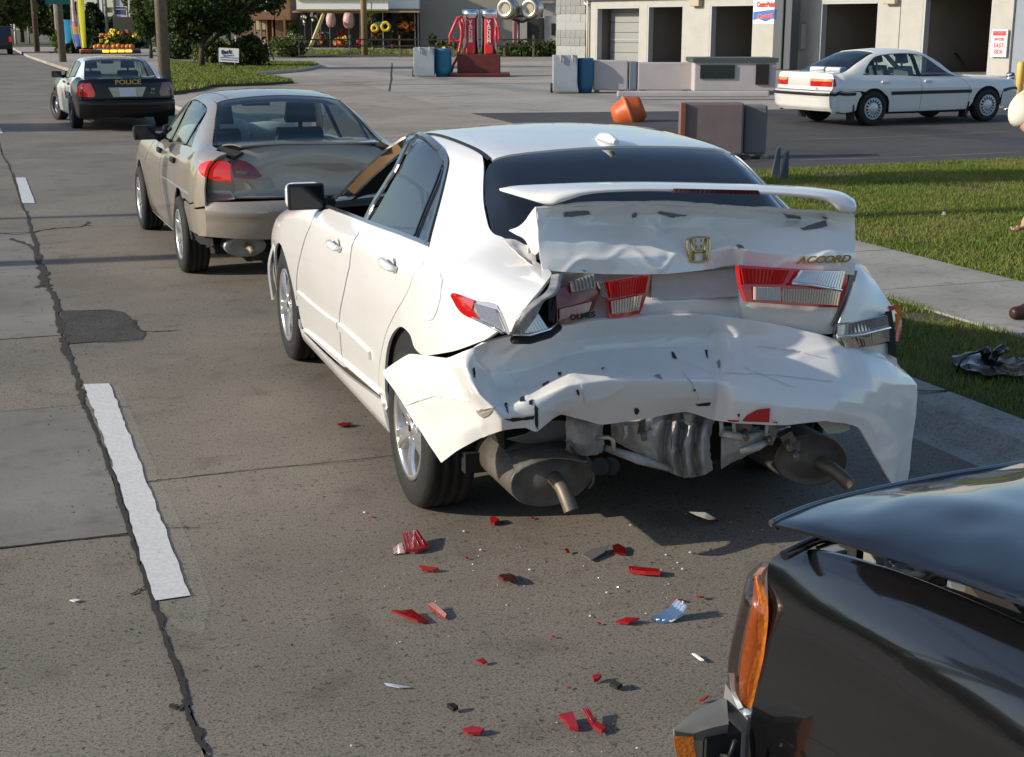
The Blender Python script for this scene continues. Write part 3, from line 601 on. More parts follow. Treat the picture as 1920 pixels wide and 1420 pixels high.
class Face:      # rear (or front) fascia as x = f(y, z)
    def __init__(s, zs, xs, hw, bow, p=4., sgn=1):
        s.z = np.array(zs, float); s.x = np.array(xs, float); s.hw, s.bow, s.p, s.sgn = hw, bow, p, sgn; s.xs = np.array([-hw, hw])
    def P(s, y, z):
        y, z = np.broadcast_arrays(np.asarray(y, float), np.asarray(z, float))
        x = np.interp(z, s.z, s.x)
        x = (x+np.interp(z-.02, s.z, s.x)+np.interp(z+.02, s.z, s.x))/3
        return np.stack([x+s.sgn*s.bow*np.abs(y/s.hw)**s.p, y, z], -1)
    def N(s, y, z):
        e = .003; a = s.P(np.asarray(y)+e, z)-s.P(np.asarray(y)-e, z); b = s.P(y, np.asarray(z)+e)-s.P(y, np.asarray(z)-e); n = np.cross(a, b)
        n = n/np.linalg.norm(n, axis=-1, keepdims=True); return n*np.where(n[..., :1]*s.sgn > 0, -1, 1)
def rect(x0, x1, u0, u1): return [(x0, u0), (x1, u0), (x1, u1), (x0, u1)]
def arch(cx, r, sh, z0, a0=0, a1=180, n=15, cz=.32):
    """wheel arch points in (x,u) on the flank, from rear to front when a runs 180 -> 0"""
    out = []
    for k in range(n):
        a = R(a0+(a1-a0)*k/(n-1)); out.append(xz(sh, cx+r*math.cos(a), cz+r*math.sin(a)))
    return out
def xz(sh, x, z, lo=0., hi=5.2):
    u = np.linspace(lo, hi, 200); zz = sh.P(np.full(200, x), u)[:, 2]; i = int(np.argmin(abs(zz-z))); return (x, float(u[i]))
def xy(sh, x, y):      # (x,u) on the top where the half width is y (signed)
    u = np.linspace(5, 8, 300); yy = sh.P(np.full(300, x), u)[:, 1]; i = int(np.argmin(abs(yy-abs(y)))); return (x, float(u[i] if y >= 0 else 16-u[i]))
def inner_shell(name, sh, m, parent, x0, x1, u0=0, u1=16, off=-.02, nx=50, nu=60):
    X, U = np.meshgrid(np.linspace(x0, x1, nx), np.linspace(u0, u1, nu), indexing='ij'); V = sh.P(X, U)+sh.N(X, U)*off
    V = V.reshape(-1, 3); b = MB()
    b.add(V, [(i*nu+j, (i+1)*nu+j, (i+1)*nu+j+1, i*nu+j+1) for i in range(nx-1) for j in range(nu-1)], 0, True)
    return b.build(name, m, parent, fix=False)
def seat(parent, x, y, m, z=.28, w=.5, h=.62, head=True, name='seat'):
    b = MB(); b.box((x+.25, y, z+.1), (.52, w, .2), taper=.94)
    b.box((x-.08, y, z+.2+h/2), (.15, w*.96, h), ry=-.28, taper=.82)
    if head: b.box((x-.2, y, z+.26+h+.08), (.1, .27, .17), ry=-.2, taper=.85); b.tube([(x-.17, y, z+h+.1), (x-.19, y, z+h+.3)], .02)
    o = b.build(name, m, parent); return bevel(o, .035, 3)
def dashboard(parent, x, z, hw, m, wheel_y=.36):
    b = MB(); b.box((x, 0, z), (.45, hw*2, .22), taper=.8); o = b.build('dashboard', m, parent); bevel(o, .04)
    b = MB(); c = Vector((x-.42, wheel_y, z+.05)); pts = [c+Vector((.18*math.sin(a)*.35, .18*math.cos(a), .18*math.sin(a))) for a in np.linspace(0, 2*math.pi, 25)]
    b.tube(pts, .014, 6); b.tube([c, c+Vector((.3, 0, -.1))], .03); b.box(c, (.05, .12, .1)); b.box(c, (.03, .34, .03)); b.build('steering_wheel', m, parent)
def side_mirror(parent, x, y, z, sgn, m, w=.21, h=.14, dy=.12):
    b = MB(); b.box((x, y+sgn*dy, z+.06), (.1, w, h)); o = b.build('side_mirror', m, parent); bevel(o, .035, 3)
    bevel(MB().box((x-.053, y+sgn*dy, z+.06), (.03, w*1.0, h*1.0)).build('mirror_shroud', TRIM, o), .012); MB().box((x-.069, y+sgn*dy, z+.06), (.006, w*.86, h*.80)).build('mirror_glass', MIRROR, o)
    MB().tube([(x+.02, y-sgn*.02, z), (x, y+sgn*dy*.5, z+.04)], .03).build('mirror_arm', TRIM, o)
# ================================================================== the wrecked white sedan
def build_wreck():
    t = thing('wrecked_sedan', 'white four-door sedan with caved-in rear bumper, crushed boot and lifted rear spoiler', 'car', (2.348, 5.264, 0), R(90-.95))
    A = [(3.72, [(.50, .26), (.56, .30), (.60, .42), (.60, .56), (.57, .64), (.5, .69), (.4, .71), (.3, .715), (0, .72)]),
         (3.50, [(.70, .20), (.76, .25), (.80, .40), (.81, .58), (.78, .70), (.70, .76), (.55, .79), (.4, .80), (0, .81)]),
         (3.10, sec(.76, .19, .885, .62, .86, .76, .78, .84, .62, .875, .45, .885, .90)),
         (2.70, sec(.77, .19, .905, .64, .875, .83, .79, .905, .63, .94, .45, .95, .965)),
         (2.20, sec(.78, .17, .905, .66, .88, .88, .80, .975, .66, .995, .48, 1.01, 1.03)),
         (1.95, sec(.78, .17, .905, .67, .88, .90, .805, 1.0, .70, 1.05, .55, 1.09, 1.12)),
         (1.50, sec(.78, .17, .905, .68, .88, .915, .805, 1.02, .655, 1.24, .53, 1.30, 1.325)),
         (1.12, sec(.78, .17, .905, .69, .88, .925, .80, 1.035, .60, 1.375, .47, 1.425, 1.45)),
         (.70, sec(.78, .17, .905, .70, .885, .935, .80, 1.05, .59, 1.405, .46, 1.45, 1.475)),
         (.25, sec(.78, .17, .905, .72, .885, .955, .795, 1.07, .585, 1.39, .46, 1.435, 1.455)),
         (0., sec(.78, .17, .905, .73, .885, .965, .79, 1.08, .585, 1.365, .47, 1.412, 1.432)),
         (-.25, sec(.77, .17, .90, .75, .88, .975, .775, 1.085, .60, 1.255, .5, 1.31, 1.33)),
         (-.50, sec(.75, .18, .885, .77, .86, .98, .75, 1.085, .62, 1.125, .5, 1.15, 1.165)),
         (-.68, sec(.73, .20, .87, .78, .84, .985, .73, 1.07, .6, 1.09, .48, 1.095, 1.10)),
         (-1.05, sec(.66, .25, .80, .80, .77, .98, .66, 1.05, .56, 1.075, .45, 1.08, 1.085))]
    sh = Shell(A); T = Tracer(sh, t, 1)
    tp = T.many
    W = WHITE
    # ---- flank seen in the photograph
    dlo_top = [(607, 381), (640, 336), (675, 299), (715, 269), (752, 250), (775, 247), (808, 259), (832, 280), (842, 300), (838, 330), (822, 395), (805, 461)]
    seam_r = [(793, 497), (765, 545), (740, 590), (722, 632), (711, 690), (711, 735), (722, 768)]
    q_low = [(727, 766), (722, 735), (722, 690), (727, 650), (738, 624), (752, 614), (768, 628), (778, 655)]
    rest = [(800, 668), (850, 660), (905, 640), (935, 622), (958, 624), (995, 580), (1034, 516), (1008, 492), (970, 462), (945, 446), (925, 437), (913, 412), (906, 350), (902, 285),
            (889, 258), (862, 236), (828, 223)]
    roofrail = [(790, 222), (755, 232), (722, 253), (690, 284), (655, 325), (625, 362), (604, 386)]
    panel('body_side', sh, tp(dlo_top+seam_r+q_low+rest+roofrail), W, t, .045, ang=42, inset=.0015)
    fd = [(622, 392), (676, 411), (671, 440), (655, 500), (644, 550), (636, 600), (640, 665), (652, 690)]
    f_low = [(640, 686), (600, 650), (572, 622), (563, 596), (557, 560), (557, 520), (566, 470), (582, 425), (597, 397)]
    o = panel('front_door', sh, tp(fd+f_low), W, t, .05, inset=.0025); hd = []
    rd = [(677, 411), (740, 433), (803, 460), (793, 497), (765, 545), (740, 590), (722, 632), (711, 690), (711, 740), (690, 718), (653, 691), (641, 665), (637, 600), (645, 550), (656, 500), (672, 440)]
    o2 = panel('rear_door', sh, tp(rd), W, t, .05, inset=.0025)
    panel('sill', sh, [(x, u) for x, u in tp([(563, 598), (572, 624), (640, 690), (712, 744), (724, 770)])]+[xz(sh, .30, .20), xz(sh, .8, .18), xz(sh, 1.6, .18), xz(sh, 2.25, .2)], W, t, .05, inset=.002, lift=.012)
    fen = tp([(596, 397), (582, 424), (565, 470), (556, 520), (556, 562)])
    panel('front_fender', sh, fen+[xz(sh, 2.27, .40)]+arch(2.74, .36, sh, 0, 170, 20, 14)+[xz(sh, 3.2, .5), xz(sh, 3.3, .7), (3.3, 5.2), (2.7, 5.5), (2.2, 5.45), (2.0, 5.2)], W, t, .05, inset=.002)
    panel('front_bumper', sh, arch(2.74, .375, sh, 0, 18, 2, 2)+[xz(sh, 3.12, .26), xz(sh, 3.5, .24), xz(sh, 3.7, .3), xz(sh, 3.7, .62), xz(sh, 3.45, .7), xz(sh, 3.2, .68)], W, t, .06)
    panel('front_bumper', sh, [xz(sh, 3.12, .26), xz(sh, 3.5, .24), xz(sh, 3.7, .3), xz(sh, 3.7, .62), xz(sh, 3.2, .68)], W, t, .06, mirror=True)
    MB().box((3.66, 0, .48), (.1, 1.16, .44)).build('grille', TRIM, t)
    panel('hood', sh, [(2.24, 5.6), (2.7, 5.6), (3.3, 5.4), (3.68, 5.3), (3.68, 8), (3.68, 10.7), (3.3, 10.6), (2.7, 10.4), (2.24, 10.4), (2.3, 8)], W, t, .08)
    panel('roof', sh, [(-.035, 6.62), (.3, 6.62), (.7, 6.62), (1.2, 6.62), (1.24, 8), (1.2, 9.38), (.7, 9.38), (.3, 9.38), (-.035, 9.38), (-.005, 8)], W, t, .06, ang=30, inset=.001)
    mo = MB(); xs = np.linspace(-.02, 1.85, 30)
    for s in (1, -1):
        V = []
        for x in xs:
            for u in (6.45, 6.62): V.append(sh.P(x, u)*[1, s, 1]+sh.N(x, u)*[1, s, 1]*.003)
        MB().add(V, [(2*i, 2*i+1, 2*i+3, 2*i+2) for i in range(len(xs)-1)], 0, True).build('roof_moulding', TRIM, t)
    # backlight, black ceramic border and windscreen
    bl = [(-.03, 6.5), (-.09, 6.1), (-.2, 5.9), (-.35, 5.8), (-.50, 5.75), (-.60, 6.6), (-.62, 8), (-.60, 9.4), (-.50, 10.2), (-.35, 9.95), (-.2, 9.6), (-.09, 9.4), (-.03, 9.36), (.0, 8)]
    panel('rear_window', sh, bl, mat('privacy glass', (.010, .012, .015), .03, spec=.55, coat=1.), t, .06, inset=.0, lift=-.008, ang=35, thick=.004)
    panel('windscreen', sh, [(1.24, 6.7), (1.5, 6.5), (1.9, 6.1), (2.16, 6.3), (2.22, 8), (2.16, 9.7), (1.9, 9.9), (1.5, 9.5), (1.24, 9.3)], GLASS, t, .07, inset=0, thick=.004)
    # right-hand flank, plain
    panel('body_side', sh, [xz(sh, -.36, .6), xz(sh, -.36, .32), xz(sh, -.5, .35), xz(sh, -.52, .8), (-.45, 5.3), (-.35, 5.9), (0, 6.44), (.6, 6.44), (1.2, 6.44), (1.9, 5.6), (2.0, 5.1), (1.5, 5.35), (1.1, 5.95), (.7, 6.05), (.3, 5.95), (.0, 5.15), xz(sh, .1, .75), xz(sh, .3, .45), xz(sh, .2, .62), xz(sh, 0, .69), xz(sh, -.2, .66)], W, t, .07, mirror=True)
    panel('front_door', sh, [xz(sh, 2.2, .3), xz(sh, 1.15, .26), (1.1, 5.1), (1.98, 5.05)], W, t, .08, mirror=True)
    panel('rear_door', sh, [xz(sh, 1.14, .26), xz(sh, .35, .26), xz(sh, .3, .5), xz(sh, .05, .8), (0., 5.1), (1.09, 5.1)], W, t, .08, mirror=True)
    panel('front_fender', sh, arch(2.74, .36, sh, 0, 170, 20, 14)+[xz(sh, 3.25, .7), (3.3, 5.2), (2.2, 5.5), (2.02, 5.1), xz(sh, 2.22, .3)], W, t, .08, mirror=True)
    panel('sill', sh, [xz(sh, .3, .27), xz(sh, 2.25, .27), xz(sh, 2.25, .2), xz(sh, .3, .19)], W, t, .08, mirror=True)
    # glass and frames
    drf = tp([(772, 252), (757, 254), (720, 273), (680, 305), (640, 345), (612, 383), (622, 391), (676, 409)])
    FRM = mat('window frame', (.03, .035, .042), .22, coat=.6)
    def strip(name, pts, wdt, m, lift=.004, parent=t):       # a raised moulding that follows pixels on the flank
        q = smooth_poly(tp(pts), 5, False, 60); X, U = q[:, 0], q[:, 1]; C = sh.P(X, U); N = sh.N(X, U); D = np.gradient(C, axis=0); S = np.cross(N, D); S /= np.linalg.norm(S, axis=1, keepdims=True)
        V = []
        for i in range(len(C)):
            V += [C[i]+S[i]*wdt/2-N[i]*.004, C[i]+S[i]*wdt*.35+N[i]*lift, C[i]-S[i]*wdt*.35+N[i]*lift, C[i]-S[i]*wdt/2-N[i]*.004]
        return MB().add(V, [(4*i+k, 4*i+k+1, 4*i+5+k, 4*i+4+k) for i in range(len(C)-1) for k in range(3)]+[(0, 1, 2, 3), (4*len(C)-1, 4*len(C)-2, 4*len(C)-3, 4*len(C)-4)], 0, False).build(name, m, parent)
    fo = [(609, 379), (642, 334), (677, 297), (717, 267), (755, 249), (776, 247), (808, 258), (833, 281), (843, 304), (839, 330), (823, 394), (806, 460)]
    strip('window_frame', [(611, 380), (644, 338), (680, 300), (719, 271), (756, 253), (776, 250), (806, 262), (829, 284), (838, 305), (834, 332), (818, 394), (801, 457)], .034, FRM, .006)
    strip('window_sill_moulding', [(612, 387), (645, 399), (677, 411), (740, 434), (803, 459)], .022, mat('sill chrome', (.35, .36, .38), .15, metal=.9), .006)
    strip('door_pillar_trim', [(776, 251), (752, 292), (725, 340), (700, 380), (684, 411)], .06, FRM, .003)
    strip('door_pillar_trim', [(832, 300), (816, 345), (795, 395), (777, 442)], .018, GLOSSTRIM, .004)
    SG = mat('side privacy glass', (.016, .02, .026), .03, spec=.6, coat=.25)
    panel('rear_door_window', sh, tp([(782, 256), (806, 266), (826, 286), (832, 305), (825, 345), (800, 452), (690, 412), (730, 345), (757, 295)]), SG, t, .05, inset=0, lift=-.008, thick=.004)
    # inside of the open front window
    inn = inner_shell('headliner', sh, GREYCLOTH, t, -.4, 1.9, 6, 10, -.06, 20, 20)
    strip('grab_trim', [(752, 262), (715, 285), (680, 315), (652, 350)], .03, TANTRIM, -.05)
    for y in (.36, -.36): seat(t, .95, y, SEAT)
    seat(t, .05, 0, SEAT, w=1.2, head=False)
    dashboard(t, 1.85, .86, .66, DARK)
    for o_, (a, b) in ((o, (633, 461)), (o2, (735, 498))):
        x, u = T(a, b); c = sh.P(x, u); n = sh.N(x, u); b_ = MB()
        cup = [c+n*.0045+np.array([.052*math.cos(q)-.0, 0, .034*math.sin(q)]) for q in np.linspace(0, 2*math.pi, 20, endpoint=False)]
        b_.tube([c+n*.004+np.array([.085, 0, .004]), c+n*.03+np.array([.055, 0, .004]), c+n*.036, c+n*.03+np.array([-.06, 0, -.004]), c+n*.004+np.array([-.09, 0, -.006])], [.012, .017, .019, .017, .012], 10)
        h = b_.build('door_handle', W, o_)
        MB().add([c+n*.003]+cup, [(0, i+1, (i+1) % 20+1) for i in range(20)], 0, True).build('handle_cup', mat('shaded cup', (.6, .59, .56), .4), h)
    mold = strip('door_moulding', [(560, 551), (590, 578), (618, 600), (635, 611)], .045, W, .012); mold2 = strip('door_moulding', [(637, 612), (660, 633), (696, 667)], .045, W, .012)
    strip('sill_crease', [(572, 618), (600, 640), (650, 682), (716, 738)], .01, W, .014)
    # fuel flap as a slightly proud sheet with its gap
    fl = tp([(806, 514), (822, 513), (831, 525), (826, 560), (817, 590), (807, 601), (789, 599), (781, 588), (784, 560), (793, 528)])
    panel('fuel_flap', sh, fl, W, t, .03, inset=.0, lift=.0035, thick=.006)
    # mirror
    a = np.array(t.matrix_world if False else Matrix.Identity(3)); 
    x, u = T(612, 383); c = sh.P(x, u)
    side_mirror(t, c[0]+.03, c[1]-.02, c[2]-.015, 1, W, .19, .135, .13)
    MB().tube([c+[0, -.02, .01], c+[.06, -.03, -.01]], .03).build('mirror_base', TRIM, t)
    # wheels, dark inner skin, floor
    put_wheels(t, 2.74, 1.56, .325, .205, 'five')
    inner_shell('inner_skin', sh, DARK, t, -.35, 3.6, 1.6, 5.0, -.03, 60, 20)
    o = inner_shell('inner_skin', sh, DARK, t, -.35, 3.6, 11., 14.4, -.03, 60, 20)
    MB().box((1.62, 0, .27), (4.0, 1.5, .08)).box((-.2, 0, .62), (.7, 1.3, .5)).box((-.2,0,.3),(.5,1.1,.2)).box((2.9, 0, .55), (.9, 1.1, .5)).build('floor_pan', DARK, t)
    for x in (0, 2.74):
        MB().box((x, 0, .34), (.09, 1.36, .09)).build('axle', DARK, t)
    # sprung front bumper end ahead of the wheel
    patch('bumper_end', [[(3.16, .84, .68), (3.06, .875, .68)], [(3.2, .88, .5), (3.1, .92, .5)], [(3.22, .86, .3), (3.14, .90, .28)]], W, t, 4, .012, (0, 1, 0))
    # antenna fin
    b = MB(); b.tube([(.17, 0.0, 1.452), (.11, 0, 1.462), (.03, 0, 1.460), (-.045, 0, 1.448)], [.006, .016, .020, .012], 12); b.build('roof_fin', W, t)
    return t, sh, T
WR, WSH, WT = build_wreck()
# ================================================================== crushed tail of the white sedan
def ribbed(name, q, n, amp, m, parent, thick=.006):
    """a lens of upright ribs between four corner points (top-left, top-right, bottom-right, bottom-left)"""
    a, b, c, d = [np.array(p, float) for p in q]; nrm = np.cross(b-a, d-a); nrm /= np.linalg.norm(nrm)
    if nrm[0] > 0: nrm = -nrm
    V = []; F = []
    for i in range(2*n+1):
        t = i/(2*n); o = nrm*(amp if i % 2 else 0)
        V += [a+(b-a)*t+o, d+(c-d)*t+o]
    F = [(2*i, 2*i+1, 2*i+3, 2*i+2) for i in range(2*n)]
    k = len(V); V += [a-nrm*thick, b-nrm*thick, c-nrm*thick, d-nrm*thick]
    F += [(k, k+1, k+2, k+3), tuple([2*i for i in range(2*n+1)][::-1]+[k, k+1][:0]+[k, k+1]), tuple([2*i+1 for i in range(2*n+1)]+[k+2, k+3]), (0, 1, k+3, k), (4*n+1, 4*n, k+1, k+2)]
    return MB().add(V, F).build(name, m, parent)
def build_tail(t, sh, T):
    Mw, Tw = frame(t); ex = Mw @ np.array([1, 0, 0])
    def L(px, py, x): return (hit(px, py, Tw+ex*x, ex)-Tw) @ Mw
    def net(rows): return [[L(*p) for p in r] for r in rows]
    W = WHITE
    cols = [
     [(717, 697, -.30), (733, 723, -.35), (750, 748, -.40), (770, 782, -.46), (790, 812, -.51), (808, 840, -.56), (827, 868, -.60)],
     [(768, 664, -.47), (776, 690, -.52), (790, 722, -.57), (812, 757, -.62), (832, 790, -.66), (846, 820, -.69), (856, 846, -.70)],
     [(835, 672, -.70), (846, 690, -.74), (856, 710, -.77), (868, 737, -.80), (884, 768, -.82), (894, 800, -.82), (900, 822, -.80)],
     [(868, 660, -.84), (872, 688, -.88), (882, 712, -.91), (898, 738, -.94), (922, 764, -.955), (938, 788, -.95), (940, 808, -.92)],
     [(905, 645, -.86), (908, 676, -.84), (918, 702, -.83), (932, 730, -.85), (946, 762, -.94), (955, 782, -.955), (964, 804, -.93)],
     [(945, 634, -.86), (950, 668, -.82), (958, 698, -.80), (966, 730, -.84), (972, 757, -.95), (976, 780, -.96), (986, 803, -.94)],
     [(1000, 624, -.84), (1005, 655, -.79), (1008, 688, -.78), (1010, 718, -.84), (1010, 746, -.96), (1008, 775, -.97), (1007, 810, -.95)],
     [(1060, 611, -.82), (1062, 640, -.76), (1065, 668, -.76), (1066, 694, -.84), (1066, 722, -.965), (1058, 752, -.96), (1052, 777, -.92)],
     [(1130, 600, -.80), (1132, 632, -.735), (1134, 658, -.74), (1136, 682, -.83), (1138, 712, -.965), (1135, 748, -.94), (1128, 797, -.88)],
     [(1210, 593, -.79), (1212, 628, -.725), (1214, 653, -.73), (1216, 678, -.83), (1218, 710, -.96), (1215, 746, -.935), (1205, 785, -.88)],
     [(1280, 590, -.78), (1282, 625, -.725), (1284, 653, -.74), (1286, 680, -.83), (1288, 712, -.95), (1288, 743, -.93), (1285, 772, -.88)],
     [(1330, 592, -.78), (1332, 625, -.735), (1336, 655, -.75), (1338, 685, -.82), (1342, 714, -.90), (1342, 745, -.89), (1338, 788, -.86)],
     [(1360, 594, -.79), (1364, 628, -.79), (1370, 660, -.83), (1374, 690, -.89), (1378, 722, -.945), (1376, 752, -.955), (1370, 792, -.93)],
     [(1400, 599, -.81), (1406, 634, -.82), (1412, 667, -.86), (1416, 695, -.92), (1418, 727, -.97), (1416, 757, -.99), (1408, 795, -.965)],
     [(1465, 610, -.84), (1470, 645, -.86), (1478, 680, -.91), (1482, 710, -.96), (1484, 740, -1.0), (1482, 766, -1.015), (1472, 797, -1.0)],
     [(1540, 628, -.88), (1555, 655, -.91), (1568, 690, -.95), (1575, 720, -.99), (1572, 748, -1.02), (1562, 772, -1.03), (1550, 790, -1.02)],
     [(1600, 648, -.88), (1618, 672, -.91), (1632, 705, -.945), (1638, 735, -.965), (1636, 768, -.975), (1626, 788, -.98), (1610, 802, -.98)],
     [(1652, 664, -.83), (1668, 688, -.86), (1680, 722, -.885), (1682, 770, -.90), (1680, 815, -.905), (1676, 862, -.91), (1672, 906, -.91)],
     [(1690, 690, -.76), (1705, 705, -.79), (1719, 722, -.81), (1716, 780, -.83), (1711, 830, -.845), (1706, 880, -.85), (1701, 906, -.85)]]
    b = patch('rear_bumper', np.array(net(cols)).transpose(1, 0, 2), W, t, 9, .010, dent=.0035, dfreq=6., crease=1.2, facet=.6)
    bo = mat('scuffed black', (.02, .02, .02), .6)
    # scuffs, tears and clip holes on the bumper
    def blot(px, py, x, w_, h_, a, m=bo, name='scuff', par=b, irr=.35, th=.003):
        c = L(px, py, x); n = 9; V = []
        for k in range(n):
            q = 2*math.pi*k/n; r = 1+rng.uniform(-irr, irr); y, z = w_/2*r*math.cos(q), h_/2*r*math.sin(q)
            V.append(c+np.array([-.002, y*math.cos(a)-z*math.sin(a), y*math.sin(a)+z*math.cos(a)]))
        V += [v+np.array([th, 0, 0]) for v in V]
        return MB().add(V, [tuple(range(n)), tuple(range(n, 2*n))[::-1]]+[(i, (i+1) % n, n+(i+1) % n, n+i) for i in range(n)]).build(name, m, par)
    dg = bpy.context.evaluated_depsgraph_get()
    from mathutils.bvhtree import BVHTree
    tree = BVHTree.FromPolygons([v.co for v in b.data.vertices], [p.vertices for p in b.data.polygons])
    o_l = (CAM-Tw) @ Mw
    def surf(px, py, tr=tree):
        d = Vector(tuple(ray(px, py) @ Mw)).normalized(); r = tr.ray_cast(Vector(tuple(o_l)), d); return r
    def decal(pts, m, name='scuff', par=b, tr=tree, off=.003):    # a thin chip that follows the metal under these pixels
        V = []; pts = [q for q in densify(np.array(pts, float), 5.)]; pts = [q+rng.normal(0, .55 if name != 'lens_shard' else .1, 2) for q in pts]
        for p in pts:
            r = surf(*p, tr)
            if r[0] is None: return None
            n = r[1] if r[1].dot(Vector(tuple(ray(*p) @ Mw))) < 0 else -r[1]
            V.append(r[0]+n*off)
        n = len(V); c = sum(V, Vector())/n; bk = [v-(v-c)*.05+Vector((off*1.4, 0, 0)) for v in V]
        return MB().add(V+bk, [tuple(range(n)), tuple(range(n, 2*n))[::-1]]+[(i, (i+1) % n, n+(i+1) % n, n+i) for i in range(n)]).build(name, m, par)
    GREYS = mat('grey scuff', (.30, .28, .25), .7)
    for pts in ([(875, 655), (880, 652), (883, 657), (878, 660)], [(885, 692), (890, 690), (890, 710), (886, 706)], [(1046, 700), (1054, 700), (1052, 706), (1047, 705)],
                [(975, 748), (982, 744), (984, 752), (977, 754)], [(992, 752), (998, 750), (999, 758), (993, 760)], [(946, 757), (951, 757), (954, 777), (950, 772)],
                [(1002, 760), (1008, 766), (1009, 806), (1004, 800)], [(945, 786), (1003, 779), (1000, 786), (960, 790)], [(1189, 766), (1195, 764), (1199, 770), (1196, 777), (1190, 776)],
                [(1383, 776), (1387, 776), (1388, 781), (1384, 782)], [(1259, 661), (1263, 662), (1269, 675), (1262, 672)], [(1323, 657), (1327, 657), (1327, 674), (1324, 670)],
                [(1304, 757), (1332, 755), (1330, 760), (1308, 762)], [(1080, 731), (1084, 730), (1086, 742), (1083, 740)], [(1085, 783), (1115, 783), (1112, 786), (1088, 787)], [(1017, 722), (1030, 716), (1028, 719), (1018, 725)],
                [(1128, 692), (1132, 691), (1131, 693), (1129, 694)], [(1300, 730), (1304, 730), (1303, 733), (1300, 733)]):
        decal(pts, bo)
    HAIR_ = mat('hairline scratch', (.66, .65, .63), .6)
    for a_, b_, c_ in (((1360, 700), (1450, 704), (1560, 716)), ((1395, 690), (1440, 708), (1490, 728)), ((1420, 650), (1500, 660), (1545, 672)), ((760, 760), (815, 742), (880, 752)), ((1280, 700), (1300, 722), (1310, 750)), ((1090, 722), (1094, 742), (1096, 760))):
        decal([(a_[0], a_[1]-.6), (b_[0], b_[1]-.9), (c_[0], c_[1]-.5), (c_[0], c_[1]+.5), (b_[0], b_[1]+.7), (a_[0], a_[1]+.6)], HAIR_, 'scratch')
    for pts in ([(893, 769), (930, 763), (915, 772), (900, 781)], [(900, 775), (925, 768), (918, 778), (905, 783)], [(1228, 705), (1236, 703), (1242, 712), (1234, 710)], [(1345, 680), (1350, 676), (1352, 690), (1347, 692)]): decal(pts, GREYS)
    RB = mat('broken red lens', (.5, .015, .02), .2, coat=.5)
    for pts in ([(1392, 789), (1400, 778), (1420, 767), (1443, 764), (1442, 791)], [(1316, 781), (1330, 776), (1341, 779), (1335, 785)], [(1366, 787), (1386, 787), (1384, 790), (1368, 790)], [(1448, 791), (1458, 790), (1456, 793)]): decal(pts, RB, 'lens_shard', t, off=.006)
    # ---- boot lid, buckled upright
    lid = [
     [(1004, 388, -.74), (1006, 410, -.75), (1008, 435, -.76), (1010, 460, -.77), (1013, 485, -.78), (1018, 507, -.79)],
     [(1060, 384, -.74), (1062, 407, -.715), (1063, 430, -.74), (1063, 458, -.775), (1066, 485, -.795), (1070, 511, -.80)],
     [(1120, 381, -.74), (1120, 404, -.695), (1122, 424, -.70), (1122, 455, -.77), (1125, 485, -.805), (1130, 514, -.81)],
     [(1190, 379, -.74), (1190, 402, -.69), (1188, 425, -.675), (1190, 452, -.75), (1192, 482, -.81), (1200, 515, -.82)],
     [(1230, 379, -.74), (1230, 402, -.70), (1228, 428, -.72), (1232, 452, -.75), (1234, 480, -.81), (1240, 514, -.82)],
     [(1255, 380, -.74), (1254, 402, -.70), (1250, 428, -.69), (1252, 452, -.755), (1254, 480, -.805), (1260, 513, -.82)],
     [(1310, 383, -.74), (1310, 404, -.70), (1308, 428, -.71), (1308, 450, -.755), (1310, 474, -.80), (1318, 507, -.81)],
     [(1362, 387, -.74), (1364, 408, -.70), (1366, 430, -.725), (1368, 450, -.765), (1370, 464, -.82), (1374, 497, -.78)],
     [(1392, 389, -.745), (1393, 410, -.71), (1396, 430, -.74), (1398, 448, -.79), (1398, 468, -.845), (1392, 499, -.82)],
     [(1440, 391, -.755), (1442, 410, -.72), (1446, 428, -.775), (1448, 448, -.81), (1448, 474, -.845), (1440, 504, -.835)],
     [(1490, 394, -.77), (1492, 412, -.735), (1496, 427, -.79), (1500, 450, -.825), (1500, 478, -.855), (1495, 508, -.85)],
     [(1545, 397, -.79), (1548, 414, -.765), (1550, 432, -.82), (1552, 455, -.845), (1552, 482, -.87), (1550, 511, -.87)],
     [(1602, 402, -.83), (1603, 420, -.83), (1603, 440, -.84), (1603, 465, -.86), (1604, 490, -.88), (1602, 516, -.88)]]
    lp = patch('boot_lid', np.array(net(lid)).transpose(1, 0, 2), W, t, 9, .008, dent=.003, dfreq=8., crease=1.6, facet=.75)
    ltree = BVHTree.FromPolygons([v.co for v in lp.data.vertices], [p.vertices for p in lp.data.polygons])
    top = [L(*c[0]) for c in lid]
    patch('boot_lid_deck', [top, [p+np.array([.07, 0, -.05]) for p in top], [np.array([-.60, np.clip(p[1], -.6, .58), 1.10]) for p in top], [np.array([-.5, np.clip(p[1], -.6, .58), 1.09]) for p in top]], W, t, 4, .006, out=(0, 0, 1))
    for pts in ([(1056, 399), (1062, 396), (1105, 395), (1107, 402), (1065, 407), (1057, 407)], [(1184, 404), (1190, 398), (1196, 400), (1192, 408), (1186, 408)], [(1232, 397), (1240, 396), (1288, 404), (1262, 408), (1238, 402)],
                [(1467, 398), (1478, 402), (1500, 404), (1502, 411), (1478, 408)], [(1500, 428), (1518, 424), (1548, 414), (1551, 424), (1530, 430), (1505, 433)], [(1542, 406), (1550, 406), (1551, 410), (1545, 410)],
                [(1380, 460), (1392, 460), (1396, 467), (1386, 465)], [(1092, 506), (1100, 509), (1095, 510)]):
        decal(pts, mat('torn primer', (.16, .16, .165), .5), 'tear', lp, ltree)
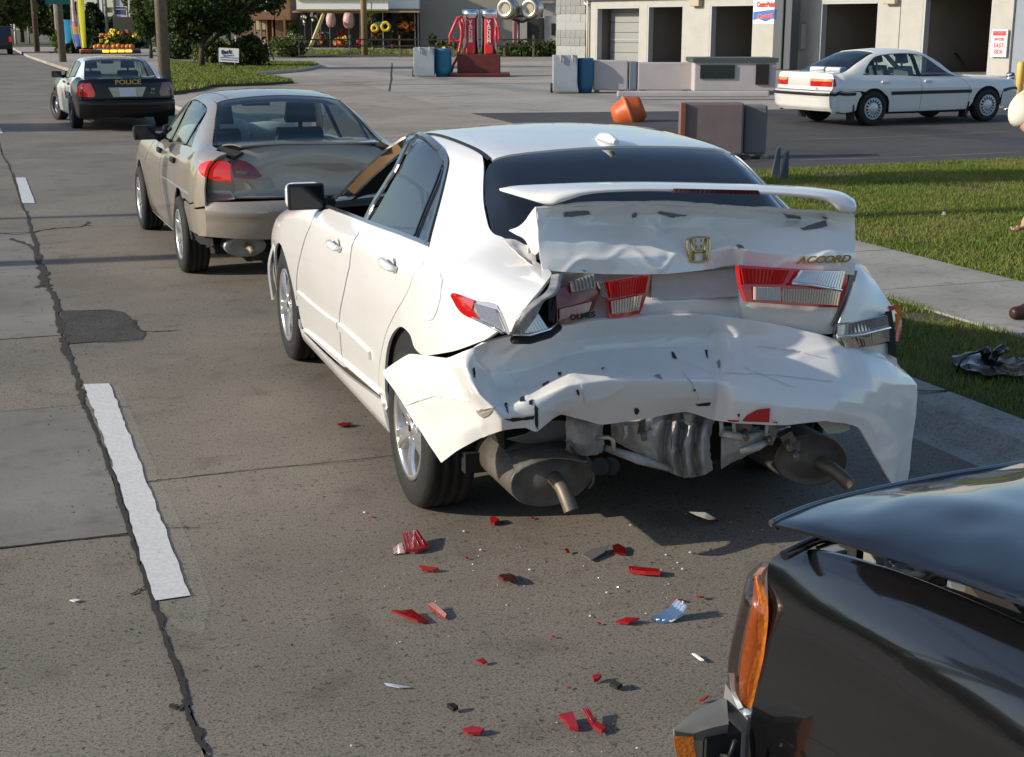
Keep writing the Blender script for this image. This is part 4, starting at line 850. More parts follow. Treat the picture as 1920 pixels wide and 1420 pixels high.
    patch('boot_lid_flange', net([[(1004, 388, -.735), (987, 410, -.66), (972, 425, -.61), (956, 432, -.57)], [(1008, 405, -.75), (995, 424, -.68), (983, 440, -.64), (968, 440, -.60)],
          [(1008, 430, -.755), (1000, 446, -.70), (990, 452, -.66), (982, 450, -.62)], [(1012, 470, -.77), (1004, 478, -.72), (998, 474, -.68), (994, 466, -.64)]]), W, t, 5, .005, out=(-.5, 1, 0), dent=.008, dfreq=14)
    # gold emblem and lettering
    GOLD = mat('gold badge', (.62, .45, .16), .16, metal=1.)
    r = surf(1307, 468, ltree); c = r[0] if r[0] is not None else Vector(tuple(L(1307, 468, -.8)))
    e = MB(); pp = []
    for y, z in smooth_poly([(-.044, .040), (0, .045), (.044, .040), (.046, .0), (.034, -.040), (0, -.044), (-.034, -.040), (-.046, 0)], 4): pp.append((-.006, y, z))
    e.tube(pp+[pp[0]], .0042, 6)
    for s in (1, -1):
        e.tube([(-.006, s*.030, .037), (-.008, s*.024, .0), (-.006, s*.022, -.036)], [.006, .0055, .005], 6)
        e.tube([(-.006, s*.012, .037), (-.008, s*.010, .005)], [.003, .004], 6)
    e.tube([(-.008, .020, -.006), (-.008, -.020, -.006)], .006, 6)
    em = e.build('emblem', GOLD, lp); em.location = c+Vector((-.006, 0, 0)); em.rotation_euler = (0, R(8), R(3))
    ra, rb = surf(1500, 486, ltree)[0], surf(1582, 487, ltree)[0]; c = (ra+rb)/2; an = math.atan2(rb.x-ra.x, rb.y-ra.y)
    text_part('badge_lettering', 'ACCORD', .037, GOLD, lp, c+Vector((-.010, 0, 0)), (R(90), 0, math.atan2(rb.y-ra.y, rb.x-ra.x)), .003, 1.3, .35, .0006)
    # ---- panel below the lid, plate recess, lamps
    low = np.array(net([
     [(1030, 500, -.68), (1034, 540, -.69), (1040, 580, -.72), (1050, 625, -.76)],
     [(1120, 500, -.69), (1122, 540, -.70), (1125, 575, -.73), (1130, 615, -.77)],
     [(1215, 500, -.70), (1216, 535, -.71), (1218, 565, -.76), (1220, 605, -.755)],
     [(1300, 498, -.70), (1300, 535, -.71), (1302, 562, -.78), (1304, 605, -.75)],
     [(1372, 490, -.70), (1374, 530, -.72), (1378, 565, -.76), (1382, 605, -.77)],
     [(1392, 490, -.76), (1392, 535, -.80), (1394, 572, -.84), (1400, 606, -.80)],
     [(1480, 495, -.80), (1480, 535, -.82), (1480, 580, -.87), (1480, 622, -.83)],
     [(1560, 500, -.82), (1560, 540, -.83), (1558, 578, -.88), (1545, 626, -.85)],
     [(1595, 505, -.83), (1590, 545, -.83), (1580, 578, -.86), (1560, 626, -.86)]])).transpose(1, 0, 2)
    patch('boot_lower_panel', low, W, t, 6, .006, dent=.004, dfreq=7, crease=1., facet=.5)
    patch('plate_recess', net([[(1222, 512, -.735), (1300, 510, -.735), (1384, 504, -.755)], [(1222, 538, -.745), (1300, 537, -.75), (1386, 532, -.77)], [(1222, 562, -.77), (1300, 560, -.785), (1386, 556, -.785)]]), mat('faded plate', (.62, .55, .53), .5, noise=.1, nscale=20), t, 4, .004)
    # right inner lamp
    D = -.905
    rl = patch('tail_light', net([[(1385, 497, -.88), (1440, 501, -.885), (1520, 506, -.89), (1592, 507, -.87)], [(1390, 535, -.90), (1450, 535, -.905), (1520, 540, -.905), (1586, 541, -.88)],
        [(1400, 566, -.91), (1450, 570, -.915), (1520, 575, -.915), (1574, 577, -.89)]]), REDL, t, 5, .03)
    q = lambda pts, x: [L(px, py, x) for px, py in pts]
    ribbed('lens_band', q([(1414, 538), (1464, 539), (1464, 564), (1414, 562)], D-.014), 9, .003, mat('white ribbed lens', (.52, .50, .48), .2, coat=1.), rl)
    ribbed('lens_band', q([(1467, 541), (1578, 544), (1572, 573), (1467, 566)], D-.012), 22, .004, CLEARL, rl)
    ribbed('lens_band', q([(1503, 507), (1586, 509), (1578, 543), (1484, 530)], D-.012), 18, .004, CLEARL, rl)
    MB().tube([L(1484, 531, D-.02), L(1520, 534, D-.02), L(1578, 545, D-.02)], .006, 6).build('lens_divider', CHROME, rl)
    ribbed('lens_band', q([(1390, 503), (1480, 507), (1468, 533), (1395, 532)], D-.008), 12, .0012, REDL, rl)
    # left inner lamp, broken in two
    ll = patch('tail_light', net([[(1134, 528, -.80), (1180, 520, -.805), (1221, 513, -.80)], [(1140, 560, -.81), (1180, 553, -.815), (1214, 548, -.81)], [(1143, 597, -.82), (1172, 594, -.825), (1200, 588, -.82)]]), REDL, t, 5, .03)
    ribbed('lens_band', q([(1146, 565), (1205, 553), (1198, 582), (1148, 589)], -.835), 11, .004, CLEARL, ll)
    ribbed('lens_band', q([(1142, 530), (1216, 518), (1210, 549), (1146, 560)], -.825), 14, .0015, REDL, ll)
    l2 = patch('tail_light', net([[(1042, 545, -.80), (1080, 530, -.80), (1124, 513, -.79)], [(1044, 575, -.81), (1080, 560, -.815), (1126, 545, -.80)], [(1044, 607, -.82), (1082, 602, -.825), (1112, 582, -.81)]]), mat('shattered red lens', (.33, .03, .03), .2, coat=1., noise=.7, nscale=30, col2=(.05, .02, .02)), t, 5, .03)
    ribbed('lens_band', q([(1068, 528), (1114, 514), (1118, 538), (1072, 548)], -.83), 7, .008, CLEARL, l2)
    ribbed('lens_band', q([(1050, 580), (1110, 566), (1104, 584), (1050, 600)], -.835), 12, .002, mat('pink ribbed lens', (.55, .36, .36), .25, coat=1.), l2)
    ribbed('lens_band', q([(1118, 528), (1132, 528), (1142, 560), (1128, 556)], -.81), 3, .006, CLEARL, l2)
    MB().add([L(*p) for p in ((1030, 516, -.76), (1052, 512, -.76), (1046, 545, -.79), (1040, 607, -.81), (1028, 600, -.80))]+[L(*p) for p in ((1030, 516, -.7), (1052, 512, -.7), (1046, 545, -.7), (1040, 607, -.7), (1028, 600, -.7))],
        [(0, 1, 2, 3, 4), (9, 8, 7, 6, 5)]+[(i, (i+1) % 5, 5+(i+1) % 5, 5+i) for i in range(5)]).build('lamp_housing', TRIM, t)
    o = text_part('dealer_lettering', 'OLMES', .026, bo, t, L(1092, 593, -.88), (R(90), R(-4), R(-90)), .002, 1.2, 0, .001)
    # left outer lamp lying on the flank
    tp = T.many
    lo = panel('tail_light', sh, tp([(853, 557), (860, 552), (897, 566), (932, 574), (958, 628), (930, 615), (900, 602), (872, 586)]), mat('clear lamp shell', (.5, .48, .46), .15, metal=.5, coat=1.), t, .03, inset=0, lift=.012, thick=.02, sm=3)
    panel('red_lens', sh, tp([(853, 557), (860, 552), (898, 566), (893, 582), (910, 604), (893, 599), (870, 585)]), REDL, lo, .03, inset=0, lift=.019, thick=.01, sm=3)
    def P3(px, py, l=.02): x, u = T(px, py); return sh.P(x, u)+sh.N(x, u)*l
    ribbed('lens_band', [P3(897, 571), P3(938, 583), P3(955, 621), P3(908, 597)], 9, .005, CLEARL, lo)
    MB().tube([P3(898, 598, .026), P3(925, 610, .026), P3(956, 626, .026)], .005, 6).build('lens_divider', CHROME, lo)
    k = [L(960, 628, -.93), L(992, 629, -.92), L(1030, 618, -.88), L(1048, 604, -.84)]; k2 = [L(962, 614, -.93), L(985, 600, -.9), L(1008, 585, -.86), L(1026, 575, -.82)]
    ribbed('lens_band', [k2[0], k2[2], k[2], k[0]], 11, .005, CLEARL, lo)
    MB().tube(k, .006, 6).build('lens_divider', CHROME, lo)
    MB().tube([p+np.array([.0, 0, -.018]) for p in k], .014, 6).build('lamp_seal', DARK, lo)
    # rolled torn edge of the quarter panel
    ed = [(1034, 516), (1026, 545), (1005, 574), (985, 597), (959, 624)]; E0 = np.array([P3(a, b, .002) for a, b in ed])
    patch('torn_edge', [E0, E0+np.array([[-.012, -.03, .0]]*5)+rng.normal(0, .004, (5, 3)), E0+np.array([[.02, -.055, -.01]]*5)+rng.normal(0, .008, (5, 3)), E0+np.array([[.07, -.06, -.02]]*5)+rng.normal(0, .006, (5, 3))], mat('bare primer', (.42, .42, .42), .5, noise=.6, nscale=25, col2=(.12, .12, .12)), t, 5, .004, out=(-1, -.3, 0))
    # boot cavity walls, seen through the gap on the left
    patch('boot_gutter', net([[(940, 447, -.52), (975, 452, -.56), (1003, 470, -.62)], [(965, 470, -.60), (985, 480, -.63), (1008, 500, -.68)], [(1000, 497, -.72), (1015, 507, -.72), (1026, 520, -.75)]]), mat('gutter white', (.55, .54, .52), .5), t, 4, .004, out=(0, 0, 1), dent=.015, dfreq=16)
    # right quarter, lamp and gap
    patch('quarter_panel', net([[(1600, 498, -.80), (1612, 496, -.76), (1622, 500, -.72)], [(1600, 530, -.85), (1625, 528, -.81), (1646, 535, -.76)], [(1588, 570, -.88), (1625, 568, -.85), (1668, 568, -.78)], [(1574, 606, -.90), (1620, 602, -.87), (1682, 588, -.78)]]), W, t, 5, .008)
    patch('quarter_lower', net([[(1570, 645, -.86), (1625, 648, -.86), (1676, 640, -.80)], [(1580, 680, -.84), (1640, 690, -.84), (1684, 690, -.76)]]), W, t, 4, .008)
    ro = patch('tail_light', net([[(1570, 608, -.90), (1620, 602, -.88), (1676, 582, -.80)], [(1566, 630, -.91), (1622, 626, -.89), (1680, 612, -.81)], [(1580, 652, -.90), (1628, 650, -.885), (1678, 640, -.80)]]), mat('lamp reflector', (.3, .3, .3), .1, metal=1.), t, 5, .02)
    ribbed('lens_band', [L(1572, 611, -.915), L(1664, 590, -.85), L(1668, 614, -.85), L(1570, 630, -.92)], 15, .006, CLEARL, ro)
    ribbed('lens_band', [L(1578, 634, -.915), L(1668, 617, -.85), L(1668, 640, -.85), L(1588, 652, -.91)], 15, .006, CLEARL, ro)
    MB().tube([L(1570, 632, -.925), L(1620, 627, -.905), L(1669, 615, -.86)], .006, 6).build('lens_divider', CHROME, ro)
    patch('red_lens', net([[(1670, 574, -.80), (1682, 572, -.76), (1689, 580, -.72)], [(1672, 605, -.80), (1684, 605, -.76), (1691, 606, -.72)], [(1676, 640, -.80), (1684, 640, -.76), (1688, 638, -.72)]]), REDL, ro, 4, .012)
    patch('lamp_gap', net([[(1662, 585, -.845), (1672, 583, -.83)], [(1666, 620, -.845), (1678, 622, -.83)], [(1668, 665, -.83), (1682, 672, -.81)]]), DARK, t, 3, .006)
    patch('quarter_gap_trim', net([[(1596, 506, -.86), (1608, 508, -.84)], [(1585, 548, -.87), (1596, 552, -.85)], [(1560, 612, -.88), (1576, 604, -.87)]]), mat('grey seam', (.2, .19, .17), .6), t, 4, .006)
    # ---- spoiler
    sp = [((935, 354, -.50), (936, 357, -.51), (936, 358, -.51), (935, 357, -.50)),
          ((962, 347, -.54), (975, 364, -.68), (985, 374, -.70), (968, 360, -.56)),
          ((1005, 343.5, -.58), (1025, 362, -.76), (1030, 388, -.775), (1012, 372, -.62)),
          ((1060, 341.5, -.61), (1066, 357, -.79), (1058, 380, -.79), (1055, 372, -.66)),
          ((1110, 340.5, -.62), (1112, 353, -.80), (1108, 366, -.80), (1110, 351, -.64)),
          ((1200, 339.5, -.63), (1200, 350, -.81), (1200, 361, -.81), (1200, 350, -.65)),
          ((1300, 341, -.64), (1300, 351.5, -.82), (1300, 362.5, -.82), (1300, 352, -.66)),
          ((1450, 346, -.66), (1450, 356, -.84), (1450, 368, -.84), (1450, 357, -.68)),
          ((1530, 351, -.67), (1536, 362, -.86), (1542, 378, -.86), (1535, 364, -.70)),
          ((1572, 357, -.68), (1582, 370, -.87), (1574, 400, -.87), (1570, 380, -.74)),
          ((1596, 368, -.70), (1603, 380, -.87), (1600, 402, -.87), (1595, 385, -.76)),
          ((1603, 378, -.76), (1607, 388, -.85), (1603, 398, -.85), (1600, 390, -.79))]
    G = np.array([[L(*p) for p in s_] for s_ in sp]); G = np.einsum('ai,ijd->ajd', cr_matrix(len(sp), 5), G); rings = []
    for s_ in G:
        F_, RT, RBm, FB = s_
        rings.append([F_*.7+FB*.3, F_, F_*.5+RT*.5+np.array([0, 0, .006]), RT, RT*.5+RBm*.5+np.array([-.006, 0, 0]), RBm, RBm*.5+FB*.5])
    rings = np.array(rings); n, kk = rings.shape[:2]; m_ = MB()
    m_.add(rings.reshape(-1, 3), [(i*kk+j, i*kk+(j+1) % kk, (i+1)*kk+(j+1) % kk, (i+1)*kk+j) for i in range(n-1) for j in range(kk)]+[tuple(range(kk))[::-1], tuple((n-1)*kk+j for j in range(kk))], 0, True)
    spo = m_.build('spoiler', W, t)
    sm = spo.modifiers.new('round', 'SUBSURF'); sm.levels = sm.render_levels = 2
    ribbed('brake_light', [L(1264, 353.5, -.833), L(1422, 357, -.847), L(1426, 365, -.847), L(1260, 361, -.833)], 20, .001, REDDARK, spo)
    # ---- silencers, shields and torn floor
    MUF = mat('rusty silencer', (.17, .155, .135), .5, metal=.35, noise=.4, nscale=9, col2=(.09, .08, .07), rnoise=.15)
    PIPE = mat('exhaust pipe', (.17, .145, .115), .5, metal=.4, noise=.3, nscale=15)
    def silencer(c, tilt, bend, ay=.165, az=.105, length=.5):
        V = []; nn = 32; pf = [(length, .9), (length-.02, 1.), (.02, 1.0), (.004, .985), (-.004, 1.0), (-.006, .95), (.004, .86), (.0, .7), (-.012, .45), (-.022, .2), (-.025, .02)]
        for x, s_ in pf:
            for k in range(nn):
                a = 2*math.pi*k/nn; y, z = ay*s_*math.cos(a), az*s_*math.sin(a); V.append(c+np.array([x, y*math.cos(tilt)-z*math.sin(tilt), y*math.sin(tilt)+z*math.cos(tilt)]))
        mm = MB(); mm.add(V, [(i*nn+k, i*nn+(k+1) % nn, (i+1)*nn+(k+1) % nn, (i+1)*nn+k) for i in range(len(pf)-1) for k in range(nn)]+[tuple(range(nn))], 0, True)
        o = mm.build('silencer', MUF, t)
        pb = MB(); pts = [c+np.array(b_) for b_ in bend]; pb.tube(pts, .027, 14, cap=False); pb.tube(pts[::-1], .0235, 14, cap=False); pb.build('tailpipe', PIPE, o)
        MB().lathe([(.0235, 0), (.001, .0)], 14, Matrix.Translation(pts[-2]) @ (Vector(pts[-1]-pts[-2]).to_track_quat('Z', 'Y').to_matrix().to_4x4()), 0).build('pipe_bore', DARK, o)
        return o
    c1 = L(1035, 896, -.74); s1 = silencer(c1, R(-8), [(.05, 0, .005), (-.04, -.002, .005), (-.085, -.01, -.018), (-.125, -.018, -.062), (-.14, -.022, -.085)])
    c2 = L(1520, 862, -.72); silencer(c2, R(12), [(.05, -.03, -.01), (-.03, -.03, -.01), (-.07, -.05, -.02), (-.11, -.085, -.055), (-.13, -.105, -.08)])
    SH = mat('heat shield', (.27, .25, .22), .45, metal=.6, noise=.35, nscale=14, rnoise=.15)
    hs = np.array(net([[(945, 845, -.62), (958, 862, -.70), (965, 888, -.80)], [(985, 838, -.62), (996, 848, -.72), (1003, 868, -.83)], [(1035, 836, -.62), (1045, 842, -.72), (1050, 858, -.83)], [(1085, 846, -.62), (1095, 853, -.72), (1105, 866, -.80)]])).transpose(1, 0, 2)
    patch('heat_shield', hs, SH, t, 6, .004, out=(0, 0, 1), dent=.006, dfreq=30)
    FLO = mat('torn floor paint', (.50, .50, .49), .42, coat=.4, noise=.3, nscale=8, col2=(.22, .21, .20))
    def torn(name, cx, bt, xd, m, y0=770, sw=0, dn=.005, rows=(0, .25, .5, .75, 1), curl=.03):
        fl = []
        for f in rows:
            fl.append([L(x_-sw*math.sin(f*2.6)*(1 if 1225 < x_ < 1352 else .3), y0+(y_-y0)*f, d_+(.03 if f == 0 else 0)-.02*math.sin(f*3.1)+(curl*(f-.75)*4 if f > .75 else 0)) for x_, y_, d_ in zip(cx, bt, xd)])
        return patch(name, fl, m, t, 6, .004, dent=dn, dfreq=15, crease=1.3, facet=.55)
    SIL = mat('crushed bare steel', (.62, .62, .61), .38, metal=.25, noise=.3, nscale=10, col2=(.36, .35, .34), rnoise=.12)
    torn('torn_floor', [1062, 1080, 1100, 1120, 1131], [842, 850, 854, 852, 846], [-.745, -.785, -.795, -.775, -.735], FLO)
    torn('torn_floor', [1150, 1165, 1195, 1225, 1245, 1260, 1274, 1288, 1302, 1316, 1330, 1344], [826, 834, 848, 864, 878, 886, 891, 895, 896, 894, 889, 880], [-.66, -.69, -.745, -.765, -.755, -.70, -.79, -.69, -.80, -.70, -.795, -.715], SIL, sw=14)
    torn('torn_floor', [1352, 1375, 1410, 1445, 1482], [878, 866, 850, 830, 800], [-.70, -.72, -.765, -.745, -.69], SIL, y0=800)
    torn('torn_floor', [1160, 1200, 1240, 1290, 1330], [800, 806, 812, 806, 802], [-.70, -.73, -.70, -.74, -.70], FLO, y0=770, rows=(0, .5, 1))
    MB().tube([L(1135, 840, -.72), L(1200, 862, -.74), L(1260, 880, -.75)], [.012, .02, .012], 8).build('crumpled_rail', FLO, t)
    for p_ in (((1352, 812, -.80), (1400, 822, -.79), (1446, 806, -.77)), ((1386, 846, -.79), (1420, 838, -.80), (1450, 822, -.78))): MB().tube([L(*q_) for q_ in p_], [.014, .017, .010], 8).build('bent_bracket', SIL, t)
    for p_ in (((1352, 790, -.82), (1353, 812, -.81)), ((1376, 793, -.82), (1377, 810, -.81)), ((1438, 796, -.82), (1436, 816, -.81), (1444, 812, -.81)), ((1172, 796, -.80), (1174, 815, -.79), (1168, 824, -.78)), ((1215, 788, -.82), (1212, 806, -.80))): MB().tube([L(*q_) for q_ in p_], .008, 7).build('clip_stub', SIL, t)
    patch('torn_floor_left', net([[(1005, 800, -.66), (1030, 790, -.64), (1075, 790, -.64)], [(990, 812, -.66), (1030, 822, -.66), (1060, 818, -.66)], [(950, 822, -.62), (1000, 834, -.62), (1062, 832, -.62)]]), mat('dull floor', (.22, .21, .2), .6), t, 5, .004, dent=.01, dfreq=12)
    MB().tube([L(1120, 822, -.8), L(1140, 820, -.82), L(1149, 825, -.83), L(1151, 846, -.83)], .009, 8).build('hook', mat('bright hook', (.5, .45, .36), .4, metal=.6), t)
    pl = MB(); [pl.tube([L(px, py, -.80), L(px, py, -.83)], .033, 14) for px, py in ((1125, 875), (1145, 874))]; pl.build('rubber_hanger', RUBBER, t)
    MB().tube([L(1114, 882, -.80), L(1112, 905, -.78), L(1104, 915, -.75)], .006, 6).build('hanger_rod', PIPE, t)
    MB().tube([L(1290, 770, -.86), L(1290, 790, -.80), L(1303, 800, -.76)], [.02, .014, .012], 8).build('bracket', FLO, t)
    MB().tube([L(1075, 838, -.79), L(1066, 830, -.79), L(1064, 842, -.79), L(1072, 850, -.78)], .009, 6).build('bracket', SH, t)
    for a in ((1205, 800), (1395, 800), (1440, 808), (1475, 820), (1488, 838)):
        bb = MB(); c = L(a[0], a[1], -.76); bb.box(c, (.05, .05, .045), rng.uniform(0, 3), rx=.5); bb.tube([c, c+np.array([-.06, .02, -.03])], .012, 8); o = bb.build('bracket', SH, t)
    patch('loose_plate', net([[(1532, 792, -.93), (1560, 790, -.94), (1592, 786, -.95)], [(1552, 814, -.93), (1575, 812, -.94), (1594, 806, -.95)]]), mat('plate grey', (.4, .4, .36), .5), t, 4, .004)
build_tail(WR, WSH, WT)
# ================================================================== the other cars
def lerp(a, b, t): return a+(b-a)*t
def sedan_shell(p):
    hw, zr, zb, zbf, zd, zh, yc, wb = [p[k] for k in ('hw', 'zr', 'zb', 'zbf', 'zd', 'zh', 'yc', 'wb')]
    g = lambda x, zbelt, y6, z6, y7, z7, z8: (x, sec(hw*.87, .19, hw, .66, hw*.972, zbelt-.12, hw*.89, zbelt, y6, z6, y7, z7, z8))
    roof = lambda x, dz=0., by=zb: g(x, by, yc, zr-.085+dz, yc-.12, zr-.03+dz, zr+dz)
    wm = (p['ws_base']+p['ws_top'])/2; bm = (p['bl_base']+p['bl_top'])/2
    st = [(p['xf'], sec(hw*.62, .27, hw*.72, .5, hw*.7, .56, hw*.62, zh-.16, hw*.45, zh-.145, hw*.3, zh-.14, zh-.14)),
          (p['xf']-.16, sec(hw*.76, .22, hw*.93, .55, hw*.9, .64, hw*.8, zh-.09, hw*.6, zh-.075, hw*.4, zh-.07, zh-.06)),
          (wb+.2, sec(hw*.85, .2, hw*.985, .6, hw*.95, zh-.14, hw*.87, zh-.055, hw*.66, zh-.03, hw*.45, zh-.015, zh)),
          (p['ws_base']+.1, g(0, zbf-.02, hw*.74, zbf, hw*.5, zbf+.015, zbf+.03)[1]),
          (wm, g(0, zbf, lerp(hw*.8, yc, .55), lerp(zbf, zr-.085, .56), lerp(hw*.6, yc-.12, .55), lerp(zbf+.03, zr-.03, .6), lerp(zbf+.05, zr, .62))[1]),
          roof(p['ws_top'], -.025, zbf), roof((p['ws_top']+p['bl_top'])/2+.1, 0, (zb+zbf)/2), roof(p['bl_top'], -.035),
          (bm, g(0, zb, lerp(hw*.76, yc, .55), lerp(zd, zr-.12, .55), lerp(hw*.58, yc-.12, .55), lerp(zd, zr-.065, .58), lerp(zd+.01, zr-.035, .6))[1]),
          (p['bl_base'], g(0, zd-.04, hw*.74, zd-.005, hw*.52, zd+.005, zd+.012)[1]),
          (p['bl_base']-.2, g(0, zd-.055, hw*.72, zd-.012, hw*.5, zd, zd+.004)[1]),
          (p['xr']+.3, sec(hw*.84, .22, hw*.985, .7, hw*.95, zd-.16, hw*.86, zd-.055, hw*.7, zd-.015, hw*.48, zd-.003, zd)),
          (p['xr']+.12, sec(hw*.78, .25, hw*.93, .7, hw*.90, zd-.16, hw*.80, zd-.06, hw*.66, zd-.025, hw*.46, zd-.012, zd-.01))]
    return Shell(st)
def sedan(name, label, loc, rz, p):
    t = thing(name, label, 'car', loc, rz); sh = sedan_shell(p); hw, wb, xr, zb, zbf, zd = p['hw'], p['wb'], p['xr'], p['zb'], p['zbf'], p['zd']
    body, lidm, bump = p['body'], p.get('lid', p['body']), p.get('bumper', p['body']); doorm = p.get('door', body); roofm = p.get('roof', body); r = p['r']
    wsb, wst, blt, blb, xB, xC = p['ws_base'], p['ws_top'], p['bl_top'], p['bl_base'], p['xB'], p['xC']; ra = r+.055; g = p.get('glass', GLASS); czw = r
    for s in (False, True):
        k = dict(mirror=s)
        q_ = arch(0, ra, sh, 0, 180, 8, 13, czw)
        dlo_t = [(wsb-.05, 5.05), (lerp(wsb, wst, .5)-.07, 5.62), (wst-.06, 5.93), (lerp(wst, blt, .5), 5.97), (blt+.02, 5.90), (xC-.12, 5.5), (xC-.26, 5.06)]
        out = [xz(sh, xr+.12, zd-.08), xz(sh, xr+.12, .40), xz(sh, -ra-.03, .36)]+q_[:11]+[xz(sh, ra*.86, czw+ra*.62), (xC, 5.02)]+dlo_t[::-1][:0]
        full = [(xC, 5.02), (xC-.26, 5.04)]+dlo_t[::-1][1:]+[(wsb+.02, 5.3), (lerp(wsb, wst, .5)+.03, 6.0), (wst+.02, 6.5), (lerp(wst, blt, .5), 6.55), (blt, 6.5), (lerp(blt, blb, .5), 6.15), (blb+.02, 5.85), (blb-.12, 5.75), (xr+.3, 5.62), (xr+.12, 5.6)]+[xz(sh, xr+.12, .62), xz(sh, -ra*1.02, .62)]+[a for a in q_ if a[1] > xz(sh, a[0], .6)[1]][:]+[xz(sh, ra*.93, czw+ra*.55)]
        panel('body_side', sh, full, body if not p.get('roofside') else p['roofside'], t, .06, ang=35, inset=.002, **k)
        panel('rear_bumper_side', sh, [xz(sh, xr+.12, .615), xz(sh, xr+.12, p.get('blow', .28)), xz(sh, -ra-.02, p.get('blow', .28)-.02)]+[a for a in q_ if a[1] < xz(sh, a[0], .6)[1] and a[0] < 0]+[xz(sh, -ra*1.02, .615)], bump, t, .06, ang=35, inset=.003, lift=.004, **k)
        xs_ = [xz(sh, wb-.46, .24), xz(sh, xB, .23), (xB, 5.0), (wsb-.03, 4.98), xz(sh, wb-.5, .7)]
        panel('front_door', sh, xs_, doorm, t, .07, ang=35, **k)
        if p.get('doors', 4) == 4:
            panel('rear_door', sh, [xz(sh, xB-.006, .23), xz(sh, ra*1.12, .23), xz(sh, ra*1.06, .42), xz(sh, ra*.9, czw+ra*.6), xz(sh, xC+.03, .75), (xC, 5.0), (xB-.006, 5.0)], doorm, t, .07, ang=35, **k)
        panel('front_fender', sh, arch(wb, ra, sh, 0, 172, 20, 13, czw)+[xz(sh, wb+ra*1.1, .6), xz(sh, p['xf']-.1, .6), (p['xf']-.12, 5.1), (wb, 5.5), (wsb+.1, 5.4), (wsb-.02, 5.0), xz(sh, wb-.495, .7), xz(sh, wb-.455, .26)], body, t, .07, ang=35, **k)
        panel('front_bumper', sh, [xz(sh, wb+ra*1.05, .27), xz(sh, p['xf'], .3), xz(sh, p['xf'], .585), xz(sh, wb+ra*1.08, .585)], bump, t, .07, ang=35, **k)
        panel('sill', sh, [xz(sh, ra, .22), xz(sh, wb-ra, .22), xz(sh, wb-ra, .195), xz(sh, ra, .195)], p.get('sill', body), t, .08, lift=.004, **k)
        G = [(wsb-.12, 5.08), (lerp(wsb, wst, .5)-.1, 5.60), (wst-.08, 5.90), (lerp(wst, blt, .5), 5.94), (blt+.02, 5.86), (xC-.11, 5.47), (xC-.22, 5.08)]
        panel('side_window', sh, G, p.get('sideglass', g), t, .07, ang=35, lift=-.008, thick=.004, inset=0, **k)
        for x0, x1, w_ in ((xB, xB-.10, .05), (xC+.06, xC+.02, .02)):
            panel('window_pillar', sh, [(x0+w_, 5.05), (x1+w_, 5.93), (x1-w_, 5.92), (x0-w_, 5.05)], p.get('pillar', GLOSSTRIM), t, .08, inset=0, lift=-.003, **k)
        for x in ([xB+.16, xC+.20] if p.get('doors', 4) == 4 else [xB+.16]):
            a = xz(sh, x, zb-.13); c = sh.P(*a); n = sh.N(*a); c = c*[1, -1 if s else 1, 1]; n = n*[1, -1 if s else 1, 1]
            o = MB().box(c+n*.012, (.17, .03, .045)).build('door_handle', p.get('handle', doorm), t); bevel(o, .01)
        if p.get('mould'):
            panel('side_moulding', sh, [xz(sh, wb-ra-.06, .60), xz(sh, ra+.05, .60), xz(sh, ra+.05, .545), xz(sh, wb-ra-.06, .545)], p['mould'], t, .08, inset=0, lift=.012, **k)
            panel('side_moulding', sh, [xz(sh, -ra-.05, .60), xz(sh, xr+.125, .60), xz(sh, xr+.125, .545), xz(sh, -ra-.05, .545)], p['mould'], t, .08, inset=0, lift=.014, **k)
            panel('side_moulding', sh, [xz(sh, wb+ra+.04, .60), xz(sh, p['xf']-.02, .60), xz(sh, p['xf']-.02, .545), xz(sh, wb+ra+.04, .545)], p['mould'], t, .08, inset=0, lift=.014, **k)
    e = 6.42
    panel('roof', sh, [(blt, e+.1), (lerp(wst, blt, .5), e+.1), (wst, e+.1), (wst+.03, 8), (wst, 16-e-.1), (lerp(wst, blt, .5), 16-e-.1), (blt, 16-e-.1), (blt+.03, 8)], roofm, t, .08, ang=30)
    panel('rear_window', sh, [(blt-.015, 6.55), (lerp(blt, blb, .5), 6.22), (blb+.03, 5.95), (blb-.02, 7), (blb-.03, 8), (blb-.02, 9), (blb+.03, 10.05), (lerp(blt, blb, .5), 9.78), (blt-.015, 9.45), (blt+.01, 8)], g, t, .07, inset=0, lift=-.006, thick=.004, ang=35)
    for u0, u1 in ((5.9, 6.35), (10.1, 9.65)):
        panel('window_trim', sh, [(blt, u0+.6 if u0 < 8 else u0-.6), (lerp(blt, blb, .5), u0+.28 if u0 < 8 else u0-.28), (blb+.02, u0), (blb+.04, u0+.16 if u0 < 8 else u0-.16), (lerp(blt, blb, .5), u0+.40 if u0 < 8 else u0-.40), (blt, u0+.74 if u0 < 8 else u0-.74)], GLOSSTRIM, t, .06, inset=0, lift=-.002, thick=.003)
    panel('windscreen', sh, [(wst+.03, 6.55), (lerp(wsb, wst, .5), 6.1), (wsb+.02, 5.9), (wsb+.1, 8), (wsb+.02, 10.1), (lerp(wsb, wst, .5), 9.9), (wst+.03, 9.45), (wst+.05, 8)], g, t, .08, inset=0, lift=-.004, thick=.004)
    panel('hood', sh, [(wsb+.1, 5.7), (wb+.2, 5.6), (p['xf']-.05, 5.5), (p['xf']-.04, 8), (p['xf']-.05, 10.5), (wb+.2, 10.4), (wsb+.1, 10.3), (wsb+.13, 8)], body, t, .1)
    MB().box((p['xf']-.08, 0, .45), (.1, hw*1.2, .36)).build('grille', TRIM, t)
